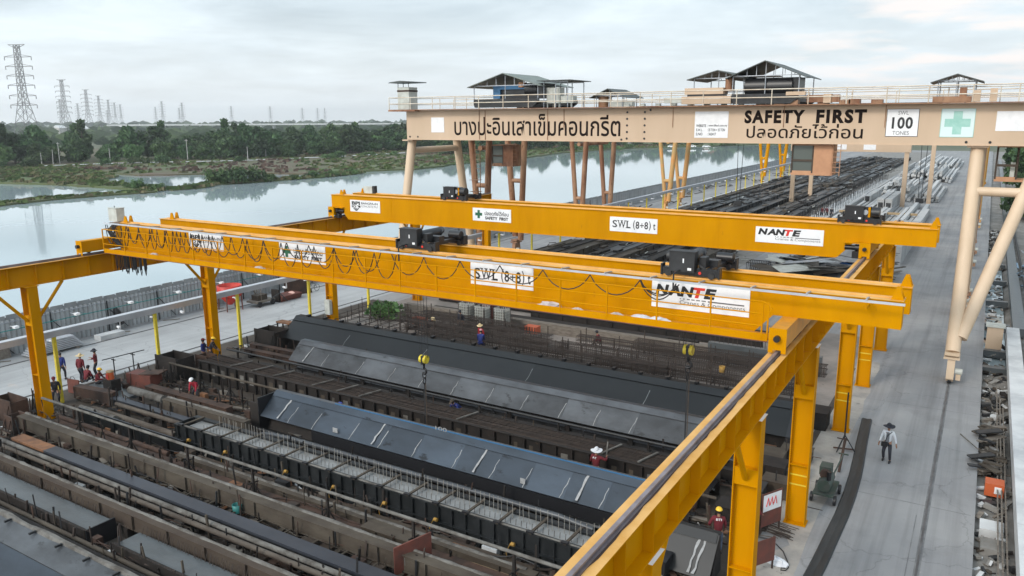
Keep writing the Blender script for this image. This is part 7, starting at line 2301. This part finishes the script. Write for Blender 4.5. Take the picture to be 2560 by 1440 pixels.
for i in range(6):
    y = 25 + 4.3 * i
    b = MB(); b.bar((-54.9, y, .03), (-54.2, y + 1.0, .03), .1, .05, WOOD); b.obj('loose_board', label='pale loose board lying at the foot of the lakeside fence', cat='board', group='loose boards by the fence')

# ------------------------------------------------------------------ people
def skin_mesh(name, verts, edges, root, mats, mfun=None, sub=2):
    """grow one continuous surface round a skeleton: verts = [(co, (rx, ry))]"""
    me = bpy.data.meshes.new(name)
    me.from_pydata([v[0] for v in verts], edges, [])
    o = bpy.data.objects.new(name, me)
    COL.objects.link(o)
    md = o.modifiers.new('skin', 'SKIN')
    md.use_smooth_shade = True
    for i, sv in enumerate(me.skin_vertices[0].data):
        sv.radius = verts[i][1]
        sv.use_root = (i == root)
    o.modifiers.new('sub', 'SUBSURF').levels = sub
    dg = bpy.context.evaluated_depsgraph_get()
    m2 = bpy.data.meshes.new_from_object(o.evaluated_get(dg))
    bpy.data.objects.remove(o)
    bpy.data.meshes.remove(me)
    m2.name = name
    for m in mats:
        m2.materials.append(m)
    for p in m2.polygons:
        p.use_smooth = True
    return m2
def ik(a, c, l1, l2, bend):
    a, c = Vector(a), Vector(c)
    d = c - a
    L2 = min(d.length, (l1 + l2) * .995)
    d.normalize()
    c = a + d * L2
    x = (l1 * l1 - l2 * l2 + L2 * L2) / (2 * L2)
    h = math.sqrt(max(0, l1 * l1 - x * x))
    bv = Vector(bend); bv = (bv - d * bv.dot(d))
    bv = bv.normalized() if bv.length > 1e-4 else Vector((1, 0, 0))
    return a + d * x + bv * h, c
def person(label, loc, facing, shirt, trousers, hat=None, hatm=None, lean=0.0, pelvis=.93, hands=None, feet=None, head=(0, 0), scale=1.0, hair=True, sleeves=True, group=None, vest=None, logo=None, bag=None):
    """local frame: +y is forward, +x is the person's right... hands / feet are targets in that frame"""
    t = thing('person', label, 'person', loc, group)
    ph = Vector((0, 0, pelvis))
    up_ = Vector((0, sin(lean), cos(lean)))
    fwd = Vector((0, cos(lean), -sin(lean)))
    chest = ph + up_ * .34 + fwd * .01
    neck = ph + up_ * .53
    hd = Vector((sin(head[0]) * .02, .035 + .05 * sin(lean + head[1]), 0))
    hup = Vector((0, sin(lean * .6 + head[1]), cos(lean * .6 + head[1])))
    hb = neck + hup * .07 + fwd * .01
    hm = hb + hup * .10 + fwd * .015
    ht = hb + hup * .19 + fwd * .005
    sh = [chest + Vector((s * .185, 0, 0)) + up_ * .12 for s in (-1, 1)]
    hands = hands or [(-.25, .08, pelvis - .08), (.25, .08, pelvis - .08)]
    feet = feet or [(-.11, 0, .07), (.11, .02, .07)]
    V, Ed = [], []
    def add(co, r, p=None):
        V.append((tuple(co), r if isinstance(r, tuple) else (r, r)))
        if p is not None:
            Ed.append((p, len(V) - 1))
        return len(V) - 1
    P0 = add(ph, (.14, .10))
    P1 = add((ph + chest) / 2, (.125, .09), P0)
    P2 = add(chest, (.15, .10), P1)
    P3 = add(neck, .055, P2)
    P4 = add(hb, (.062, .07), P3)
    P5 = add(hm, (.072, .085), P4)
    P6 = add(ht, (.055, .065), P5)
    arms, legs = [], []
    for i, s in enumerate((-1, 1)):
        el, wr = ik(sh[i], hands[i], .29, .26, (s * .5, -.8, -.3))
        S_ = add(sh[i], .062, P2)
        E_ = add(el, .042, S_)
        W_ = add(wr, .027, E_)
        dv = (wr - el).normalized()
        side = dv.cross(Vector((0, 0, 1)))
        side = side.normalized() if side.length > .05 else Vector((0, 1, 0))
        nrm = side.cross(dv).normalized()
        pm = wr + dv * .05
        Pm = add(pm, (.033, .020), W_)
        for k, ln in enumerate((.06, .075, .08, .065)):
            off = side * (-.027 + .018 * k)
            f0 = add(pm + dv * .05 + off, .010, Pm)
            f1 = add(pm + dv * (.05 + ln * .5) + off - nrm * .008, .0085, f0)
            add(pm + dv * (.05 + ln * .9) + off - nrm * .03, .007, f1)
        th = add(wr + dv * .035 + side * .045, .011, Pm)
        add(wr + dv * .08 + side * .062 - nrm * .015, .009, th)
        arms.append((sh[i], el, wr))
        hip = ph + Vector((s * .095, 0, -.05))
        kn, an = ik(hip, feet[i], .43, .42, (s * .15, 1, .1))
        H_ = add(hip, .09, P0)
        K_ = add(kn, .058, H_)
        A_ = add(an, .04, K_)
        legs.append((hip, kn, an))
        add(Vector(an) + Vector((0, .14, -.03)), (.04, .03), A_)
    nose = add(hm + fwd * .098 - hup * .01, .014, P5)
    bm = skin_mesh('person_body', V, Ed, P0, [SKIN], sub=1)
    o = bpy.data.objects.new('body', bm); COL.objects.link(o); o.parent = t; BASE[o.name] = Vector((0, 0, 0))
    # shirt
    V2, E2 = [], []
    def add2(co, r, p=None):
        V2.append((tuple(co), r if isinstance(r, tuple) else (r, r)))
        if p is not None:
            E2.append((p, len(V2) - 1))
        return len(V2) - 1
    a0 = add2(ph - up_ * .10, (.175, .135))
    a1 = add2((ph + chest) / 2, (.165, .125), a0)
    a2 = add2(chest + up_ * .04, (.185, .13), a1)
    a3 = add2(neck - up_ * .01, .075, a2)
    for i in range(2):
        s_, e_, w_ = arms[i]
        q = add2(s_, .078, a2)
        q = add2(e_, .058, q)
        if sleeves:
            add2(w_ - (w_ - e_) * .12, .042, q)
    sm = skin_mesh('shirt', V2, E2, a0, [shirt], sub=1)
    o = bpy.data.objects.new('shirt', sm); COL.objects.link(o); o.parent = t; BASE[o.name] = Vector((0, 0, 0))
    V3, E3 = [], []
    V3.append((tuple(ph + up_ * .06), (.15, .115)))
    V3.append((tuple(ph - Vector((0, 0, .04))), (.16, .125))); E3.append((0, 1))
    for i in range(2):
        h_, k_, an_ = legs[i]
        b0 = len(V3)
        V3.append((tuple(h_ - Vector((0, 0, .04))), (.105, .105))); E3.append((1, b0))
        V3.append((tuple(k_), (.075, .075))); E3.append((b0, b0 + 1))
        V3.append((tuple(Vector(an_) + (Vector(k_) - Vector(an_)).normalized() * .03), (.06, .06))); E3.append((b0 + 1, b0 + 2))
    tm = skin_mesh('trousers', V3, E3, 1, [trousers], sub=1)
    o = bpy.data.objects.new('trousers', tm); COL.objects.link(o); o.parent = t; BASE[o.name] = Vector((0, 0, 0))
    BASE[t.name] = Vector((0, 0, 0))
    b = MB()
    for (h_, k_, an_) in legs:
        an_ = Vector(an_)
        b.tube([an_ + Vector((0, -.07, -.02)), an_ + Vector((0, .02, -.01)), an_ + Vector((0, .12, -.03)), an_ + Vector((0, .19, -.04))], [.045, .055, .048, .025], BLACK, 8)
    b.obj('shoes', t)
    b = MB()
    for s in (-1, 1):
        c = hm + fwd * .078 + Vector((s * .03, 0, 0)) + hup * .012
        b.box(c.x - .012, c.x + .012, c.y - .01, c.y + .008, c.z - .007, c.z + .007, HAIR)
    c = hm + fwd * .085 - hup * .05
    b.box(c.x - .022, c.x + .022, c.y - .008, c.y + .004, c.z - .005, c.z + .005, MAROON)
    b.obj('face_features', t)
    R3 = Vector((1, 0, 0))
    def dome(bb, c, rx, ry, rz, m, lo=0.0, n=14):
        vs = []
        for j in range(6):
            ph_ = lo + (pi / 2 - lo) * j / 5
            for k in range(n):
                a = 2 * pi * k / n
                vs.append(c + R3 * (rx * cos(ph_) * cos(a)) + fwd_h * (ry * cos(ph_) * sin(a)) + hup * (rz * sin(ph_)))
        bb.add(vs, [(j * n + k, j * n + (k + 1) % n, (j + 1) * n + (k + 1) % n, (j + 1) * n + k) for j in range(5) for k in range(n)], m, True)
    fwd_h = Vector((0, hup.z, -hup.y))
    if hair:
        b = MB(); dome(b, hm + hup * .0 - fwd * .012, .089, .10, .125, HAIR, -.25 if hat is None else -.5); b.obj('hair', t)
    if hat:
        b = MB()
        c0 = hm + hup * .055
        if hat == 'helmet':
            dome(b, c0, .125, .145, .115, hatm, 0); b.tube([c0 + fwd_h * .12 + R3 * -.09, c0 + fwd_h * .175, c0 + fwd_h * .12 + R3 * .09], .016, hatm, 6)
        elif hat == 'cap':
            dome(b, c0 - hup * .01, .105, .12, .10, hatm, 0)
            b.add([c0 + R3 * -.08 + fwd_h * .08, c0 + R3 * .08 + fwd_h * .08, c0 + R3 * .06 + fwd_h * .2 - hup * .02, c0 - R3 * .06 + fwd_h * .2 - hup * .02], [(0, 1, 2, 3)], hatm)
        else:
            dome(b, c0, .105, .115, .13, hatm, 0)
            n = 18
            vs = []
            for rr_, dz in ((.10, .0), (.17, -.01), (.25 if hat == 'wide' else .2, -.035)):
                for k in range(n):
                    a = 2 * pi * k / n
                    vs.append(c0 + R3 * rr_ * cos(a) + fwd_h * rr_ * 1.05 * sin(a) + hup * (dz + .02 * sin(2 * a)))
            b.add(vs, [(j * n + k, j * n + (k + 1) % n, (j + 1) * n + (k + 1) % n, (j + 1) * n + k) for j in range(2) for k in range(n)], hatm, True)
            b.add([v + hup * .008 for v in vs], [(j * n + k, j * n + (k + 1) % n, (j + 1) * n + (k + 1) % n, (j + 1) * n + k) for j in range(2) for k in range(n)], hatm, True)
        b.obj('hat' if hat != 'helmet' else 'helmet', t)
    if logo:
        b = MB()
        vs_, fs_ = text_mesh(logo, .2, .085, bold=.03)
        c = chest - fwd * .152 + up_ * .06
        b.add([c - R3 * (.1 - u) + up_ * v for u, v in [( u_, v_) for u_, v_ in vs_]], fs_, WHITE)
        b.obj('back_lettering', t)
    if vest:
        b = MB()
        c = chest + fwd * .128
        b.add([c - R3 * .06 + up_ * .13, c + R3 * .06 + up_ * .13, c + R3 * .075 - up_ * .34 + fwd * .012, c - R3 * .075 - up_ * .34 + fwd * .012], [(0, 1, 2, 3)], vest); b.obj('inner_shirt', t)
    if bag:
        b = MB()
        b.tube([chest + R3 * -.15 + up_ * .15 + fwd * .06, chest + fwd * .165 + up_ * .0, ph + R3 * .1 + fwd * .17], .016, BLACK, 5)
        c = ph + R3 * .1 + fwd * .19 - up_ * .08
        b.box(c.x - .13, c.x + .13, c.y - .045, c.y + .045, c.z - .11, c.z + .1, BLACK)
        b.obj('shoulder_bag', t)
    t.rotation_euler = (0, 0, facing)
    t.scale = (scale,) * 3
    return t
SQ = dict(pelvis=.22, feet=[(-.16, .42, .06), (.16, .40, .06)], hands=[(-.12, .42, .3), (.12, .42, .32)], lean=.35)
person('man in white jacket and dark wide hat with shoulder bag walking on the road', (-2.68, 37.95, 0), radians(175), WCLOTH, DARKCL, 'wide', DARKCL, scale=1.03, feet=[(-.17, .12, .07), (.13, -.05, .07)], hands=[(-.36, .05, .86), (.34, .12, .80)], vest=GCLOTH, bag=True)
person('bareheaded man in a blue shirt walking away on the left pavement', (-47.35, 25.5, 0), radians(35), NAVY, DARKCL, None, None, feet=[(-.12, -.28, .1), (.1, .16, .07)], hands=[(-.2, .3, 1.38), (.26, 0, .85)])
person('person in maroon with a wide straw hat standing by the red plate', (-45.95, 25.85, .0), radians(20), MAROON, DARKCL, 'wide', STRAW, lean=.12, feet=[(-.1, .06, .07), (.12, -.1, .07)])
person('worker in maroon with a dark hat and folded arms on the left pavement', (-46.2, 27.0, 0), radians(140), MAROON, DARKCL, 'brim', DARKCL, hands=[(.1, .26, 1.2), (-.1, .26, 1.15)])
person('worker in a maroon shirt and dark cap squatting with back to the camera', (-45.2, 25.7, .16), radians(15), MAROON, DARKCL, 'cap', DARKCL, **SQ)
person('seated worker in maroon with a yellow helmet and legs stretched out', (-44.5, 25.95, .16), radians(-60), MAROON, DARKCL, 'helmet', HELM, pelvis=.14, feet=[(-.1, .78, .07), (.12, .74, .07)], hands=[(-.1, .5, .28), (.12, .5, .3)], lean=.3)
person('worker in dark blue behind the nearest left column', (-43.45, 22.9, .1), radians(-120), DARKCL, DARKCL, 'cap', MAROON, lean=.2, pelvis=.75, feet=[(-.15, .1, .07), (.15, -.1, .07)])
person('worker in blue with a dark cap leaning on the second left column', (-42.15, 31.75, 0), radians(-60), NAVY, JEANS, 'cap', MAROON, sleeves=True, hands=[(-.2, .3, 1.1), (.2, .2, .95)], scale=1.05)
person('worker in dark clothes with a yellow helmet bending behind the pipe rail', (-41.3, 31.6, .35), radians(-50), DARKCL, DARKCL, 'helmet', HELM, lean=.35, hands=[(-.2, .45, .9), (.2, .5, .95)])
person('worker in bright red bending inside the bay left of the blue form', (-37.0, 27.2, .1), radians(-160), mat('red_shirt_cloth', (.36, .015, .035), .85), DARKCL, 'helmet', WHITE, lean=.7, pelvis=.8, hands=[(-.2, .5, .5), (.2, .5, .5)], scale=.95)
person('worker with a blue helmet crouching behind the pipe rail', (-27.0, 28.3, .35), radians(80), NAVY, DARKCL, 'helmet', HELMB, **SQ)
person('worker in blue with an olive cap leaning over the caged mould', (-22.1, 31.6, .2), radians(170), NAVY, DARKCL, 'cap', TAUPE, lean=.9, pelvis=.8, hands=[(-.2, .6, .7), (.2, .6, .7)])
person('worker in maroon with a white wide hat holding a stick by the pipe rail', (-12.9, 30.55 - 2.2, .25), radians(-5), MAROON, DARKCL, 'wide', WCLOTH, hands=[(-.2, .25, 1.0), (.32, .32, 1.35)], logo='AT')
b = MB(); b.tube([(-12.56, 28.62, 1.45), (-12.62, 28.9, 2.15)], .03, CRUST, 8); b.obj('stick', label='pale stick held up by the worker in the white hat', cat='stick')
person('worker in maroon with a yellow helmet left of the front yellow column', (-7.05, 26.2, 0), radians(20), MAROON, JEANS, 'helmet', HELM, lean=.1, logo='BTI', hands=[(-.3, .2, 1.0), (.25, .25, .9)])
person('worker in maroon with a pale cap behind the front yellow column', (-6.25, 27.85, 0), radians(-15), MAROON, GCLOTH, 'cap', STRAW, hands=[(-.25, .2, .9), (.25, .25, 1.0)])
person('worker in navy bending over the cages at the left of the rebar yard', (-34.3, 45.0, 0), radians(-80), DARKCL, DARKCL, 'brim', STRAW, lean=1.1, pelvis=.85, hands=[(-.2, .55, .6), (.2, .55, .6)])
person('worker in dark clothes with yellow gloves among the cages', (-31.9, 46.1, .2), radians(180), DARKCL, DARKCL, 'cap', DARKCL, lean=.2)
person('worker in red with a straw hat standing at the dark cages', (-28.1, 42.95, .35), radians(165), mat('bright_red_shirt_cloth', (.30, .012, .02), .85), DARKCL, 'brim', STRAW, lean=.2)
person('worker in blue with a pink cloth cap squatting before the red one', (-27.6, 42.0, .55), radians(20), NAVY, NAVY, 'cap', mat('pink_cap_cloth', (.6, .3, .32), .85), lean=.3, pelvis=.6, feet=[(-.14, .15, .07), (.14, .15, .07)], hands=[(-.2, .35, .5), (.2, .35, .5)])
person('worker in maroon crouched at the right of the cages under the near crane', (-21.2, 46.9, .6), radians(100), MAROON, DARKCL, 'cap', DARKCL, **SQ)
for i, (x, y) in enumerate(((-21.75, 131.2), (-21.15, 131.8), (-20.3, 130.8))):
    person(('left one of three distant men on the pale floor beyond the far crane', 'middle one of three distant men beyond the far crane', 'right one of three distant men, in darker clothes')[i], (x, y, 0), radians((20, 180, 10)[i]), (MAROON, MAROON, DARKCL)[i], DARKCL, None, None, scale=1.03, group='three men far down the yard')
person('distant worker in dark red by the orange gantry legs', (-47.5, 131, 0), radians(120), MAROON, DARKCL, 'cap', DARKCL)

# ------------------------------------------------------------------ thin air: far trees and pylons fade into it
HZ = bpy.data.materials.new('pale_haze')
HZ.use_nodes = True
t_ = HZ.node_tree
t_.nodes.remove(t_.nodes['Principled BSDF'])
pv = t_.nodes.new('ShaderNodeVolumePrincipled')
pv.inputs['Color'].default_value = (.95, .98, 1, 1)
pv.inputs['Density'].default_value = 0.00018
pv.inputs['Anisotropy'].default_value = 0.3
t_.links.new(pv.outputs[0], t_.nodes['Material Output'].inputs['Volume'])
b = MB(); b.box(-3600, 2600, -420, 3600, -3.2, 72, HZ)
b.obj('haze', kind='stuff', center=False)
